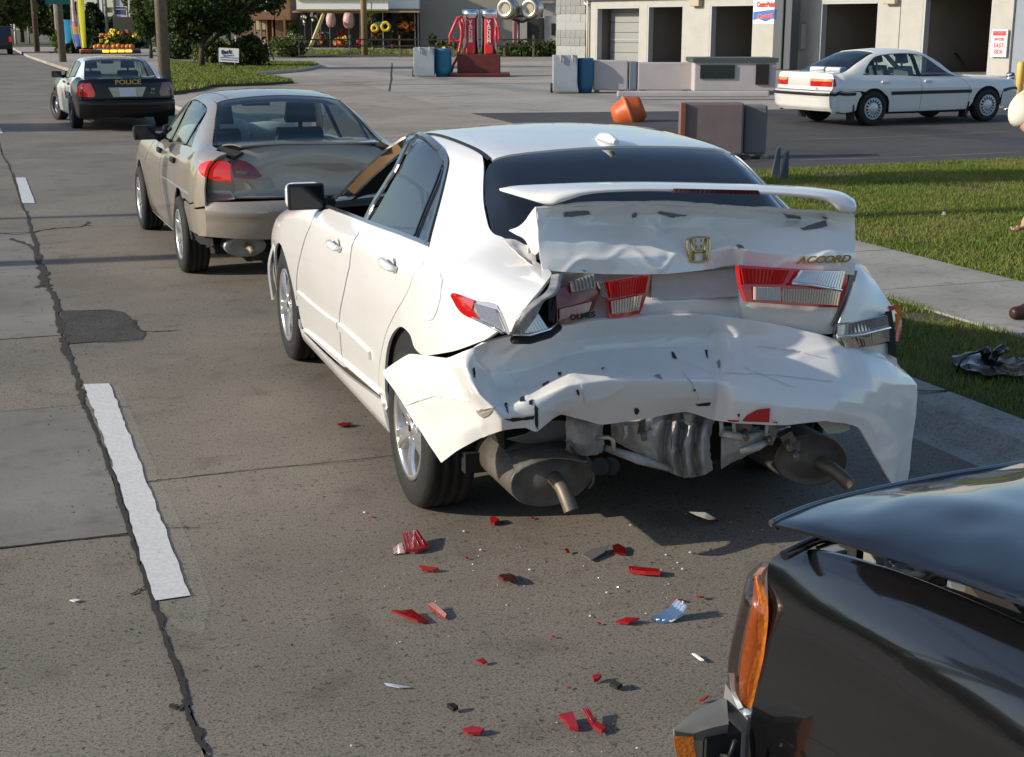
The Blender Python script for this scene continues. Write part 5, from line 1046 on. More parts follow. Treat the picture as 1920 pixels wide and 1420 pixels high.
    if not p.get('nodeck'): panel('trunk_deck', sh, [(blb-.04, 6.0), (blb-.2, 5.8), (xr+.28, 5.66), (xr+.115, 5.68), (xr+.11, 8), (xr+.115, 10.32), (xr+.28, 10.34), (blb-.2, 10.2), (blb-.04, 10.0), (blb-.05, 8)], lidm, t, .08, ang=35)
    for lo, hi in ((1.4, 4.95), (11.05, 14.6)): inner_shell('inner_skin', sh, DARK, t, xr+.14, p['xf']-.05, lo, hi, -.035, 50, 16)
    inner_shell('headliner', sh, GREYCLOTH, t, blt, wst, 6.2, 9.8, -.05, 16, 16)
    MB().box((wb/2-.1, 0, .25), (wb+.9, hw*1.6, .08)).box((wb+.1, 0, .5), (.9, hw*1.2, .5)).box((xr/2+.05, 0, .55), (abs(xr)*.6, hw*1.4, .5)).box((-.35, 0, zd-.05), (.9, hw*1.35, .03)).build('floor_pan', DARK, t)
    sc = p.get('seat', GREYCLOTH)
    for y in (.36, -.36): seat(t, lerp(xB, wst, .2)+.05, y, sc, z=.26, h=.58)
    seat(t, .12, 0, sc, z=.24, w=1.15, h=.5, head=False)
    dashboard(t, wsb-.25, zbf-.14, hw*.75, DARK)
    MB().box((wst-.02, 0, zr_(p)-.13), (.03, .24, .07)).build('inner_mirror', DARK, t)
    put_wheels(t, wb, (hw-.085)*2, r, .2, p['wheel'], p.get('steer', 0))
    for s in (1, -1): side_mirror(t, wsb-.22, hw*.9, zbf+.0, s, p.get('mirror', body), .19, .125, .13)
    return t, sh
def zr_(p): return p['zr']
def rear_face(t, p, prof, bow=.14, pw=4.):
    return Face([q[0] for q in prof], [q[1] for q in prof], p['hw']*.985, bow, pw)
def plate(t, x, z, text, m, w=.31, h=.155, size=.075, y=0):
    o = MB().box((x, y, z), (.008, w, h)).build('number_plate', m, t)
    text_part('plate_lettering', text, size, mat('plate ink', (.03, .04, .12), .5), o, (x-.006, y, z-.005), (R(90), 0, R(-90)), .001); return o
PLATEW = mat('plate white', (.62, .66, .72), .4)
# ---- pewter sedan shunted ahead of the white one
CP = dict(blow=.40, hw=.855, wb=2.60, xr=-1.03, xf=3.45, zr=1.395, zb=.985, zbf=.93, zd=1.04, zh=.93, yc=.56, ws_base=1.85, ws_top=1.12, bl_top=.12, bl_base=-.55, xB=1.12, xC=.12, r=.305, body=TAN, wheel='seven', mirror=TRIM, handle=TRIM, nodeck=True, seat=SEAT)
ct, csh = sedan('pewter_sedan', 'pewter tan sedan with dented boot and lit tail lamp ahead of the wrecked car', (2.17, 11.3, 0), R(91.2), CP)
cf = rear_face(ct, CP, [(.26, -.96), (.36, -1.06), (.46, -1.09), (.52, -1.085), (.54, -1.105), (.62, -1.10), (.66, -1.06), (.67, -.97), (.8, -.985), (.9, -.97), (1.0, -.93), (1.05, -.88)], .215, 3.6)
CT = Tracer(cf, ct, 1, .2, 1.06)
hwf = .80
panel('rear_bumper', cf, [(-hwf, .40), (-.3, .375), (.3, .375), (hwf, .40), (hwf, .47), (hwf, .655), (.4, .662), (-.4, .662), (-hwf, .655)], TAN, ct, .05, us=1, ang=35)
panel('rear_panel', cf, [(.58, .67), (hwf, .66), (hwf, .95), (.62, 1.0), (.60, .9)], TAN, ct, .05, us=1, ang=35)
panel('rear_panel', cf, [(-.58, .67), (-hwf, .66), (-hwf, .95), (-.62, 1.0), (-.60, .9)], TAN, ct, .05, us=1, ang=35)
def dentf(V, x, u):
    V = V.copy(); d = np.exp(-((x+.05)/.5)**2-((u-.82)/.16)**2)*.075*(1+.06*np.sin(7*x+14*u)); V[:, 0] += d; V[:, 2] += .02*np.exp(-((u-1.)/.1)**2)*np.cos(5*x); return V
lid = panel('boot_lid', cf, [(-.585, .68), (0, .675), (.585, .68), (.61, .8), (.60, .92), (.50, 1.035), (0, 1.045), (-.50, 1.035), (-.6, .92), (-.61, .8)], TAN, ct, .04, us=1, fn=dentf)
dk = []
for f in np.linspace(0, 1, 5):
    dk.append([(lerp(-.56, -.90, f)+.02*abs(y), y*lerp(.92, .80, f), lerp(1.045, 1.06, f)+.012*math.sin(f*3.1)+(.006*math.sin(y*5) if f > .3 else 0)-.035*abs(y)**3) for y in np.linspace(-.64, .64, 9)])
patch('boot_lid_deck', dk, TAN, ct, 5, .01, out=(0, 0, 1))
patch('boot_gap', [[(-.5, .60, 1.03), (-.5, .70, 1.0)], [(-.75, .56, 1.02), (-.75, .64, .99)], [(-.90, .50, 1.01), (-.92, .58, .97)]], DARK, ct, 4, .02, out=(0, 0, 1))
for pts, m, nm in (([(374, 316), (377, 309), (388, 305), (410, 303), (431, 306), (433, 325), (434, 341), (415, 340), (397, 336), (380, 328)], REDL_ON, 'tail_light'), ([(433, 299), (447, 301), (462, 304), (478, 315), (489, 328), (491, 331), (480, 335), (455, 335), (438, 333), (436, 318)], REDDARK, 'lid_light')):
    o = panel(nm, cf, CT.many(pts), m, ct, .03, us=1, inset=0, lift=.012, thick=.02)
    if nm == 'lid_light': panel('reverse_lens', cf, CT.many([(444, 320), (464, 322), (462, 328), (443, 326)]), mat('smoked lens', (.08, .06, .06), .1, coat=1.), o, .03, us=1, inset=0, lift=.016, thick=.01)
CS = Tracer(csh, ct, 1, .5, 5.5)
panel('tail_light', csh, CS.many([(374, 317), (378, 309), (388, 305), (402, 303), (402, 336), (388, 332), (379, 327)]), REDL_ON, ct, .03, inset=0, lift=.014, thick=.02)
panel('tail_light', cf, [(-.82, .78), (-.80, .88), (-.62, .9), (-.60, .77)], REDL, ct, .03, us=1, inset=0, lift=.012, thick=.02)
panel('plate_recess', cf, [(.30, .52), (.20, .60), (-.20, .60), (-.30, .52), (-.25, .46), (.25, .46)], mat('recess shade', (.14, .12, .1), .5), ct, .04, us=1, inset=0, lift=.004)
plate(ct, -1.115, .50, '7KRT 21', PLATEW) if False else MB().box((-1.125, 0, .52), (.008, .31, .155)).build('number_plate', mat('blue plate', (.05, .12, .4), .4), ct)
text_part('bumper_sticker', '- - - ---', .05, mat('orange sticker', (.42, .2, .06), .6), ct, (-1.112, .34, .585), (R(90), 0, R(-90)), .001)
MB().lathe([(.10, -.2), (.105, 0), (.098, .005), (.07, .0), (.001, -.01)], 20, Matrix.Translation((-.93, .52, .32)) @ Matrix.Rotation(R(-90), 4, 'Y') @ Matrix.Diagonal((.75, 1.5, 1, 1)), 0).build('silencer', MUFC := mat('pale silencer', (.3, .29, .26), .4, metal=.5), ct)
MB().tube([(-.9, .51, .32), (-.99, .49, .31), (-1.04, .48, .28)], .025, 10).build('tailpipe', mat('tailpipe tan', (.25, .2, .14), .5, metal=.3), ct)
b = MB(); b.lathe([(.02, -.16), (.18, -.14), (.26, 0), (.2, .12), (.02, .16)], 18, Matrix.Translation((1.45, .30, .98)) @ Matrix.Diagonal((.7, 1.3, .9, 1))); o = b.build('airbag', BAG, ct)
b = MB(); b.lathe([(.02, -.12), (.16, -.11), (.22, 0), (.16, .1), (.02, .12)], 18, Matrix.Translation((1.5, -.18, .96)) @ Matrix.Diagonal((.7, 1.5, .9, 1))); o = b.build('airbag', BAG, ct)
# ---- police car
WB_ = mat('black police paint', (.006, .006, .007), .3, coat=.35, spec=.3)
PW = mat('white police paint', (.78, .78, .78), .3, coat=1.)
PP = dict(hw=.885, wb=2.75, xr=-1.28, xf=3.65, zr=1.335, zb=.955, zbf=.90, zd=.955, zh=.92, yc=.62, ws_base=1.95, ws_top=1.18, bl_top=.05, bl_base=-.62, xB=1.05, xC=.05, r=.31, body=WB_, door=PW, roof=PW, roofside=PW, wheel='steel', mirror=WB_, steer=R(14), handle=TRIM)
pt, psh = sedan('police_car', 'black and white police sedan with amber light bar lit on its roof', (2.28, 28.45, 0), R(93.5), PP)
pf = rear_face(pt, PP, [(.24, -1.22), (.34, -1.33), (.5, -1.36), (.56, -1.35), (.58, -1.27), (.75, -1.26), (.9, -1.24), (.96, -1.18)], .17, 4)
h = .87
# black rear quarters over the white body side
for s in (False, True):
    panel('rear_quarter', psh, [xz(psh, -1.16, .62), xz(psh, -.36, .62), xz(psh, -.2, .68), xz(psh, -.05, .80), (-.3, 4.9), (-.62, 5.6), (-.98, 5.62), (-1.16, 5.6)], WB_, pt, .07, inset=0, lift=.004, mirror=s)
panel('rear_bumper', pf, [(-h, .25), (h, .25), (h, .575), (-h, .575)], WB_, pt, .06, us=1, ang=35)
panel('boot_lid', pf, [(-h, .585), (h, .585), (h, .86), (.74, .945), (0, .955), (-.74, .945), (-h, .86)], WB_, pt, .06, us=1, ang=35)
PT = Tracer(pf, pt, 1, .24, .97)
for s in (1, -1): panel('tail_light', pf, [(s*.86, .64), (s*.85, .80), (s*.80, .875), (s*.64, .88), (s*.58, .70), (s*.60, .63)], REDL if s > 0 else REDDARK, pt, .04, us=1, inset=0, lift=.008, thick=.02)
panel('plate_surround', pf, [(.34, .80), (-.34, .80), (-.26, .63), (.26, .63)], mat('brushed panel', (.42, .38, .28), .3, metal=.5), pt, .05, us=1, inset=0, lift=.008, thick=.02)
plate(pt, -1.285, .715, 'X 4821', PLATEW, .30, .15, .07) if False else MB().box((-1.283, 0, .715), (.008, .30, .155)).build('number_plate', PLATEW, pt)
text_part('boot_lettering', 'POLICE', .115, mat('gold lettering', (.52, .34, .08), .4), pt, (-1.262, -.02, .892), (R(90), 0, R(-90)), .002, 1.25, 0, .003)
text_part('unit_lettering', '34', .06, mat('white lettering', (.6, .62, .68), .4), pt, (-1.268, -.46, .76), (R(90), 0, R(-90)), .002, 1.2); text_part('unit_lettering', 'P-1', .045, MATS['white lettering'], pt, (-1.272, -.45, .69), (R(90), 0, R(-90)), .002, 1.2)
lb = MB().box((.62, .0, 1.385), (.26, 1.14, .03)).build('light_bar', TRIM, pt)
for y, w_, m in ((.47, .2, REDL), (-.47, .2, mat('blue black lens', (.02, .03, .08), .15, coat=1.))): bevel(MB().box((.62, y, 1.425), (.24, w_, .06)).build('light_dome', m, lb), .015)
bevel(MB().box((.62, 0.03, 1.42), (.22, .72, .05)).build('bar_housing', mat('smoke plastic', (.05, .05, .055), .25), lb), .01)
AMB = mat('amber lamp lit', (1, .5, .03), .3, emit=(1, .46, .02), es=2.6)
for y in (.10, -.045, -.19, -.335): bevel(MB().box((.50, y, 1.42), (.03, .125, .045)).build('amber_lamp', AMB, lb), .012)
DOORBADGE = text_part('door_lettering', 'POLICE', .2, mat('dark lettering', (.05, .06, .1), .4), pt, (.45, .893, .6), (R(90), 0, R(180)), .002, 1.1)
# ---- old white sedan on the forecourt
OP = dict(hw=.85, wb=2.74, xr=-1.08, xf=3.66, zr=1.37, zb=.90, zbf=.86, zd=.95, zh=.86, yc=.57, ws_base=2.10, ws_top=1.25, bl_top=.22, bl_base=-.62, xB=1.12, xC=.06, r=.305, body=OLDW, wheel='cap', mould=TRIM, sill=TRIM, seat=GREYCLOTH)
ot, osh = sedan('old_white_sedan', 'old white sedan with black side moulding parked before the wash bays', (15.07, 23.13, .125), R(90-84.8), OP)
of = rear_face(ot, OP, [(.26, -1.02), (.34, -1.10), (.53, -1.12), (.55, -1.13), (.60, -1.13), (.62, -1.12), (.64, -1.05), (.8, -1.05), (.93, -1.02), (.955, -.98)], .13, 5); h = .835
panel('rear_bumper', of, [(-h, .27), (h, .27), (h, .63), (-h, .63)], OLDW, ot, .06, us=1, ang=35)
panel('side_moulding', of, [(-h, .545), (h, .545), (h, .60), (-h, .60)], TRIM, ot, .06, us=1, ang=35, lift=.012)
panel('boot_lid', of, [(-h, .64), (h, .64), (h, .86), (.72, .94), (0, .95), (-.72, .94), (-h, .86)], OLDW, ot, .06, us=1, ang=35)
for s in (1, -1):
    o = panel('tail_light', of, [(s*.82, .71), (s*.82, .845), (s*.34, .845), (s*.34, .71)], REDL, ot, .04, us=1, inset=0, lift=.008, thick=.02, ang=35)
    panel('amber_lens', of, [(s*.82, .795), (s*.82, .84), (s*.36, .84), (s*.36, .80)], mat('amber lens', (.55, .22, .02), .1, coat=1.), o, .04, us=1, inset=0, lift=.012, thick=.01, ang=35)
    panel('tail_light', osh, [xz(osh, -.96, .71), xz(osh, -.85, .715), xz(osh, -.85, .84), xz(osh, -.96, .845)], REDL, ot, .04, inset=0, lift=.006, mirror=s < 0)
panel('plate_recess', of, [(.32, .71), (.32, .84), (-.32, .84), (-.32, .71)], mat('recess pale', (.5, .47, .45), .5), ot, .05, us=1, inset=0, lift=.004)
text_part('badge_lettering', 'EX', .05, TRIM, ot, (-1.062, -.55, .67), (R(90), 0, R(-90)), .002)
for x, a in ((-.42, -.12), (2.27, .12)):
    for s in (1, -1): MB().box((x, s*.73, .23), (.025, .22, .3), 0, 0, 0, a).build('mud_flap', RUBBER, ot)
for y, z_ in ((.22, .93), (-.25, .93)):
    o = MB().box((-.42, y, z_+.055), (.2, .36, .10), .2).build('rear_shelf_cloth', BAG, ot); bevel(o, .03)
panel('head_lamp', osh, [xz(osh, 3.5, .62), xz(osh, 3.64, .62), xz(osh, 3.64, .70), xz(osh, 3.5, .72)], CHROME, ot, .05, inset=0, lift=.004, mirror=True)
# ================================================================== nose of the black truck that struck from behind
def build_suv():
    t = thing('black_suv', 'black truck nose with popped bonnet and amber corner lamp in the near corner', 'car', (0, 0, 0))
    BP = mat('deep black paint', (.005, .005, .006), .16, coat=1.)
    cols = [[(1462, 1036, 1.345), (1440, 1062, 1.318), (1440, 1140, 1.301), (1434, 1220, 1.296), (1414, 1310, 1.290), (1406, 1370, 1.287), (1400, 1450, 1.285)],
            [(1530, 1040, 1.372), (1530, 1082, 1.345), (1530, 1160, 1.322), (1520, 1250, 1.308), (1510, 1330, 1.30), (1505, 1400, 1.297), (1500, 1480, 1.295)],
            [(1620, 1064, 1.39), (1640, 1115, 1.36), (1650, 1200, 1.335), (1650, 1290, 1.316), (1650, 1370, 1.308), (1650, 1440, 1.304), (1650, 1510, 1.302)],
            [(1760, 1116, 1.405), (1780, 1172, 1.375), (1790, 1260, 1.348), (1790, 1350, 1.326), (1790, 1430, 1.316), (1790, 1500, 1.312), (1790, 1570, 1.31)],
            [(1940, 1196, 1.42), (1960, 1260, 1.39), (1970, 1345, 1.362), (1970, 1440, 1.34), (1970, 1520, 1.328), (1970, 1590, 1.322), (1970, 1660, 1.32)],
            [(2200, 1320, 1.43), (2230, 1390, 1.40), (2240, 1480, 1.375), (2240, 1580, 1.352), (2240, 1660, 1.34), (2240, 1730, 1.334), (2240, 1800, 1.332)]]
    G = np.array([[onx(*p) for p in c] for c in cols]).transpose(1, 0, 2)
    PX = np.array(cols)[:, :, :2].transpose(1, 0, 2)
    for _ in range(4):       # one fair curve through the traced points: the wing is pressed steel without waves
        f = G.reshape(-1, 3); q = lambda p: np.stack([np.ones(len(p)), p[:, 1], p[:, 2], p[:, 1]**2, p[:, 2]**2, p[:, 1]*p[:, 2], np.maximum(0, p[:, 2]-.86)**2], 1)
        co = np.linalg.lstsq(q(f), f[:, 0], rcond=None)[0]; xs = (q(f) @ co).reshape(G.shape[:2])
        G = np.array([[onx(PX[i, j, 0], PX[i, j, 1], xs[i, j]) for j in range(G.shape[1])] for i in range(G.shape[0])])
    patch('fender', G, BP, t, 8, .006, out=(-1, 0, .3))
    top = G[0]; inn = np.array([p+np.array([.022, 0, .0]) for p in top]); low = inn+np.array([.004, 0, -.05])
    patch('fender_lip', [top, top*.5+inn*.5+np.array([0, 0, .006]), inn, low], BP, t, 6, .003, out=(0, 0, 1))
    F = [onz(1450, 980, 1.045), onz(1478, 966, 1.048), onz(1540, 943, 1.052), onz(1640, 918, 1.06), onz(1780, 890, 1.066), onz(1950, 862, 1.07), np.array([2.6, 2.22, 1.072]), np.array([3.05, 2.08, 1.045])]
    Lf = [F[0], onz(1520, 996, 1.052), onz(1600, 1020, 1.06), onz(1750, 1071, 1.075), onz(1930, 1137, 1.09)]; Lf.append(Lf[-1]+(Lf[-1]-Lf[-2])*1.6+np.array([0, 0, .01])); Lf.append(Lf[-1]+np.array([.02, -.55, .03]))
    H = []
    for i, l in enumerate(Lf):
        row = []
        for j, f in enumerate(F):
            d = l-F[0]; s_ = j/7; cr = .024*math.sin(min(1, s_*2)*math.pi/2)*min(1, i/2)
            row.append(f+np.array([d[0]*(1-s_*1.9), d[1]*(1+.05*s_), d[2]*(1-.2*s_)+cr]))
        H.append(row)
    H = np.array(H)
    hd = patch('hood', H, BP, t, 9, .006, out=(0, 0, 1), dent=.010, dfreq=3.2)
    e0 = H[0]
    MB().tube([tuple(p+np.array([0, .006, -.004])) for p in np.einsum('ai,id->ad', cr_matrix(len(e0), 5), e0)], .007, 8).build('hood_edge_trim', mat('bright edge', (.35, .34, .32), .12, metal=1.), hd)
    patch('hood_nose', [e0, e0+np.array([0, .004, -.007]), e0+np.array([.0, -.01, -.014])], BP, hd, 5, .004, out=(0, 1, 0))
    # corner lamp
    LP = [[(1422, 1076, 1.314), (1419, 1080, 1.306), (1416, 1088, 1.30)], [(1440, 1135, 1.301), (1421, 1138, 1.284), (1402, 1142, 1.272)], [(1435, 1210, 1.296), (1408, 1212, 1.277), (1385, 1217, 1.260)],
          [(1422, 1280, 1.292), (1400, 1279, 1.274), (1377, 1272, 1.256)], [(1408, 1330, 1.288), (1395, 1320, 1.278), (1382, 1302, 1.260)]]
    LG = np.array([[onx(*p) for p in r] for r in LP]); LG[:, 2] += np.array([.01, .03, 0]); LG = np.concatenate([LG, LG[:, 2:]+np.array([.06, .05, 0])], 1)
    AM = mat('amber corner lens', (.62, .17, .015), .08, coat=1., emit=(.9, .22, .01), es=.03, noise=.35, nscale=60, bump=.3, bscale=160)
    AG = LG.copy(); AG[:, 2] = LG[:, 2]*.5+LG[:, 1]*.5; AG[:, 3] = AG[:, 2]+np.array([.03, .03, 0])
    lm = patch('corner_lamp', AG, AM, t, 7, .012, out=(-1, 0, 0))
    CL = glass_mat('clear lamp skin', (.80, .74, .72), .03, 1.2)
    patch('clear_lens', LG+np.array([-.007, .004, 0]), CL, lm, 7, .002, out=(-1, 0, 0))
    patch('lamp_reflector', np.stack([AG[:, 2]*.9+LG[:, 2]*.1+np.array([.008, .006, 0]), LG[:, 2]+np.array([.014, .0, 0]), LG[:, 2]+np.array([.05, .03, 0])], 1), mat('lamp reflector grey', (.30, .28, .28), .2, metal=.6), lm, 6, .003, out=(-1, 0, 0))
    tr = np.array([[onx(1366, 1262, 1.258), onx(1374, 1276, 1.272), onx(1380, 1290, 1.285)], [onx(1372, 1300, 1.262), onx(1384, 1308, 1.276), onx(1396, 1325, 1.287)], [onx(1384, 1330, 1.268), onx(1394, 1336, 1.28), onx(1408, 1346, 1.288)]])
    patch('lamp_trim', tr, mat('pale lamp trim', (.45, .5, .56), .2, metal=.3, coat=1.), t, 5, .012, out=(-1, 0, 0))
    ph = np.array([[onx(1360, 1282, 1.27), onx(1380, 1312, 1.28), onx(1402, 1348, 1.288)], [onx(1356, 1330, 1.272), onx(1378, 1350, 1.282), onx(1398, 1380, 1.287)], [onx(1362, 1400, 1.275), onx(1380, 1420, 1.282), onx(1396, 1450, 1.286)], [onx(1366, 1470, 1.275), onx(1384, 1490, 1.282), onx(1394, 1520, 1.286)]])
    patch('front_fascia', ph, mat('grey fascia', (.20, .20, .205), .3, coat=.5), t, 5, .02, out=(-1, 0, 0))
    # bumper end with its turn lamp
    GP = mat('grey bumper', (.17, .165, .15), .45, noise=.1, nscale=10)
    bt = np.array([[onz(1264, 1366, .60), onz(1300, 1336, .605), onz(1362, 1305, .605)], [onz(1268, 1371, .60), onz(1310, 1350, .605), onz(1364, 1330, .605)], [onz(1300, 1376, .595), onz(1330, 1366, .60), onz(1366, 1358, .60)]])
    bo = patch('bumper', bt, GP, t, 6, .03, out=(0, 0, 1))
    x0 = onz(1264, 1366, .60)
    fr_ = np.array([[x0+[0, 0, -.004], x0+[.06, -.012, -.004]], [x0+[.004, 0, -.04], x0+[.065, -.012, -.05]], [x0+[.02, 0, -.10], x0+[.075, -.012, -.11]], [x0+[.04, 0, -.2], x0+[.09, -.012, -.2]]])
    patch('bumper_end', fr_, mat('tan bezel', (.32, .27, .2), .4), bo, 5, .006, out=(-.4, -1, 0))
    ln = fr_+np.array([-.004, -.008, 0]); ln[:, 1] = ln[:, 0]*.38+ln[:, 1]*.62; ln[0, :, 2] -= .008
    patch('turn_lamp', ln, AM, bo, 5, .006, out=(-.4, -1, 0))
    bb = MB(); bb.box(tuple(x0+np.array([.095, .0, -.10])), (.075, .05, .16)); bb.box((2.35, 2.32, .5), (1.9, .12, .22)); bb.build('bumper_beam', DARK, t)
    b = MB(); c = x0+np.array([.1, -.045, -.05])
    for k in range(5): b.tube([c+rng.normal(0, .02, 3), c+rng.normal(0, .03, 3), c+rng.normal(0, .03, 3)], .005, 5)
    b.build('torn_wiring', TRIM, t)
    # engine bay
    b = MB(); b.box((2.25, 1.2, .82), (1.66, 2.0, .06)).box((2.3, 2.2, .78), (1.6, .06, .3)); b.build('engine_bay', DARK, t)
    ES = mat('engine plastic', (.07, .07, .072), .4)
    p = onz(1690, 1062, .93); b = MB(); b.lathe([(.0, -.1), (.055, -.1), (.058, -.015), (.062, -.012), (.062, .0), (.05, .006), (.045, .002), (.001, .003)], 28, Matrix.Translation(p)); o = b.build('strut_cap', ES, t)
    MB().tube([p+np.array([.022*math.cos(a), .022*math.sin(a), .006]) for a in np.linspace(0, 6.28, 14)], .002, 5).build('cap_ring', mat('dull metal', (.3, .3, .3), .4, metal=.8), o)
    p = onz(1622, 1035, .96); bevel(MB().box(tuple(p+np.array([.02, 0, -.03])), (.03, .03, .12), .4).build('hood_bumper', mat('grey casting', (.3, .3, .27), .5, metal=.4), t), .004)
    p = onz(1600, 1060, .92); MB().tube([onz(1540, 1040, .945), onz(1532, 1028, .95), onz(1560, 1018, .955), onz(1612, 1010, .955)], .004, 6).build('cable', TRIM, t)
    for q, sz in (((1562, 1044, .92), .03), ((1680, 1085, .90), .025), ((1745, 1080, .9), .03), ((1820, 1120, .9), .05)): bevel(MB().box(tuple(onz(*q)), (sz*1.6, sz, sz), rng.uniform(0, 3)).build('engine_part', mat('dull grey part', (.22, .225, .23), .4), t), .004)
    MB().box(tuple(onz(1890, 1165, .93)), (.05, .3, .02), R(-20)).build('side_rail', mat('dusty rail', (.06, .05, .04), .7), t)
    MB().tube([tuple(onz(1470, 1042, .955)), tuple(onz(1530, 1012, .965)), tuple(onz(1620, 995, .965)), tuple(onz(1760, 980, .965))], .01, 8).build('grille_header', BP, t)
    tm, rm = wheel_meshes(.36, .24, 'five'); wo = link('wheel', tm, None, t); wo.location = (1.46, 1.22, .36); wo.rotation_euler = (0, 0, R(90)); link('rim', rm, None, wo)
    MB().box((2.3, .2, .6), (1.7, 2.2, .5)).build('chassis', DARK, t)
    return t
build_suv()
# ================================================================== buildings, trees and street things behind
HX = np.array([math.cos(CAMYAW), -math.sin(CAMYAW), 0]); HY = np.array([math.sin(CAMYAW), math.cos(CAMYAW), 0])
def onD(px, py, D): return hit(px, py, HY*D, HY)
def Dof(p): return float(np.dot(np.asarray(p)[:2], HY[:2]))
def fbox(b, x0, y0, x1, y1, D, dep, mi=0, o=None, rot=0.):
    p, q = onD(x0, y0, D), onD(x1, y1, D); c = (p+q)/2+HY*dep/2
    if o is not None: c = c-np.asarray(o)
    return b.box(tuple(c), (abs(np.dot(q-p, HX)), dep, abs(q[2]-p[2])), -CAMYAW+rot, mi)
def leaf_mesh(name, P, sz, squash=1.):
    n = len(P); a = rng.normal(0, 1, (n, 3)); a /= np.linalg.norm(a, axis=1, keepdims=True); b = rng.normal(0, 1, (n, 3)); b -= a*(a*b).sum(1, keepdims=True); b /= np.linalg.norm(b, axis=1, keepdims=True)
    s = sz*rng.uniform(.6, 1.3, (n, 1)); c = np.cross(a, b); V = np.stack([P-a*s, P+b*s*.5+c*s*.12, P+a*s, P-b*s*.5+c*s*.12], 1).reshape(-1, 3)
    me = bpy.data.meshes.new(name); me.vertices.add(4*n); me.vertices.foreach_set('co', V.ravel()); me.loops.add(4*n); me.loops.foreach_set('vertex_index', np.arange(4*n, dtype=np.int32)); me.polygons.add(n); me.polygons.foreach_set('loop_start', np.arange(0, 4*n, 4, dtype=np.int32)); me.update(calc_edges=True); me.validate(); return me
LEAF_D = grass_mat('dark leaves', (.024, .048, .012), (.055, .092, .022), (.08, .095, .025)); LEAF_M = grass_mat('mid leaves', (.03, .06, .012), (.065, .105, .025), (.10, .11, .03)); LEAF_L = grass_mat('light leaves', (.06, .095, .018), (.11, .15, .03), (.15, .15, .05)); PINE = grass_mat('needle green', (.012, .028, .010), (.028, .05, .016), (.04, .05, .02))
BARK = mat('bark', (.085, .065, .045), .9, noise=.5, nscale=7, bump=.6, bscale=25); POLEM = mat('weathered pole wood', (.20, .165, .12), .85, noise=.4, nscale=6, bump=.4, bscale=30)
def clumps(cr, n, per, sp):
    P = []; C = []
    for _ in range(n):
        e = cr[rng.integers(len(cr))]; d = rng.normal(0, 1, 3); d /= np.linalg.norm(d); r = rng.uniform(.35, 1.)**.5; c = np.array(e[:3])+d*np.array(e[3:6])*r; C.append(c)
        P.append(c+rng.normal(0, 1, (per, 3))*np.array(e[3:6])*sp)
    return np.concatenate(P), C
def tree(label, loc, cr, n, per, leaf, m, tr=.16, th=2., group=None, sp=.13, cat='tree', name='tree'):
    t = thing(name, label, cat, loc, rng.uniform(0, 6), group); t.rotation_euler.z = 0
    P, C = clumps(cr, n, per, sp); P = P[P[:, 2] > .05]
    b = MB(); k = np.array(cr)[:, :3].mean(0); top = (k[0]*.4, k[1]*.4, max(th, k[2]))
    b.tube([(0, 0, -.1), (0.03, 0, th*.5), (k[0]*.2, k[1]*.2, th), top], [tr*1.3, tr, tr*.8, tr*.3], 9)
    for i in range(min(9, len(C))): c = C[rng.integers(len(C))]; s = rng.uniform(.55, .95); b.tube([(k[0]*.15, k[1]*.15, th*s), tuple((np.array([0, 0, th*s])+c)/2+np.array([0, 0, .15])), tuple(c)], [tr*.5, tr*.33, tr*.1], 5)
    b.build('trunk', BARK, t)
    link('crown', leaf_mesh('crown', P, leaf), m, t); return t
def bush(label, loc, rx_, h, n, leaf, m, group=None, name='bush'):
    t = thing(name, label, 'bush', loc, 0, group); P, C = clumps([(0, 0, h*.5, rx_, rx_, h*.5)], n, 40, .22); P = P[P[:, 2] > .02]
    b = MB(); [b.tube([(0, 0, -.05), tuple(np.array(C[i])*.6), tuple(C[i])], [.03, .02, .008], 5) for i in range(5)]; b.build('stem', BARK, t); link('foliage', leaf_mesh('foliage', P, leaf), m, t); return t
# ---------------------------------------------------------------- car wash
A = onz(1045, 115, LZ); ud = np.array([5.7, -19.5, 0.]); ud /= np.linalg.norm(ud); nd = np.array([-ud[1], ud[0], 0.])
def fac(px, py, off=0.):
    p = hit(px, py, A+nd*off, nd)-A; return float(np.dot(p, ud)), float(p[2])
cw = thing('car_wash', 'white block car wash building with open wash bays', 'building', tuple(A), math.atan2(ud[1], ud[0]))
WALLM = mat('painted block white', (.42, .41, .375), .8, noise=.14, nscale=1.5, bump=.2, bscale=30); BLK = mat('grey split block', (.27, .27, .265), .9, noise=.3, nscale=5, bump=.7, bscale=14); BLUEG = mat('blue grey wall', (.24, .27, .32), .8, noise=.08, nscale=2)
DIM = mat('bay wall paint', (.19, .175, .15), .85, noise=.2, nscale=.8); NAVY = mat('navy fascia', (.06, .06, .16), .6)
U = lambda px: fac(px, 60)[0]
bays = [(1117, 1199, 13), (1213, 1280, 10), (1330, 1412, 8), (1536, 1645, 3.5), (1728, 1858, -6)]
ZT = 5.2; edges = [U(1100)]
wb_ = MB()
def wseg(u0, u1, z0, z1, mi=0, y0=0, y1=.3): wb_.box(((u0+u1)/2, (y0+y1)/2, (z0+z1)/2-A[2]*0), (u1-u0, y1-y0, z1-z0), 0, mi)
prev = U(1100)
for x0, x1, yt in bays:
    u0, u1 = U(x0), U(x1); zt = fac((x0+x1)/2, yt)[1]
    wseg(prev, u0, -.2, ZT); wseg(u0, u1, zt, ZT); prev = u1
wseg(prev, U(1897), -.2, ZT)
wb_.build('wall', WALLM, cw)
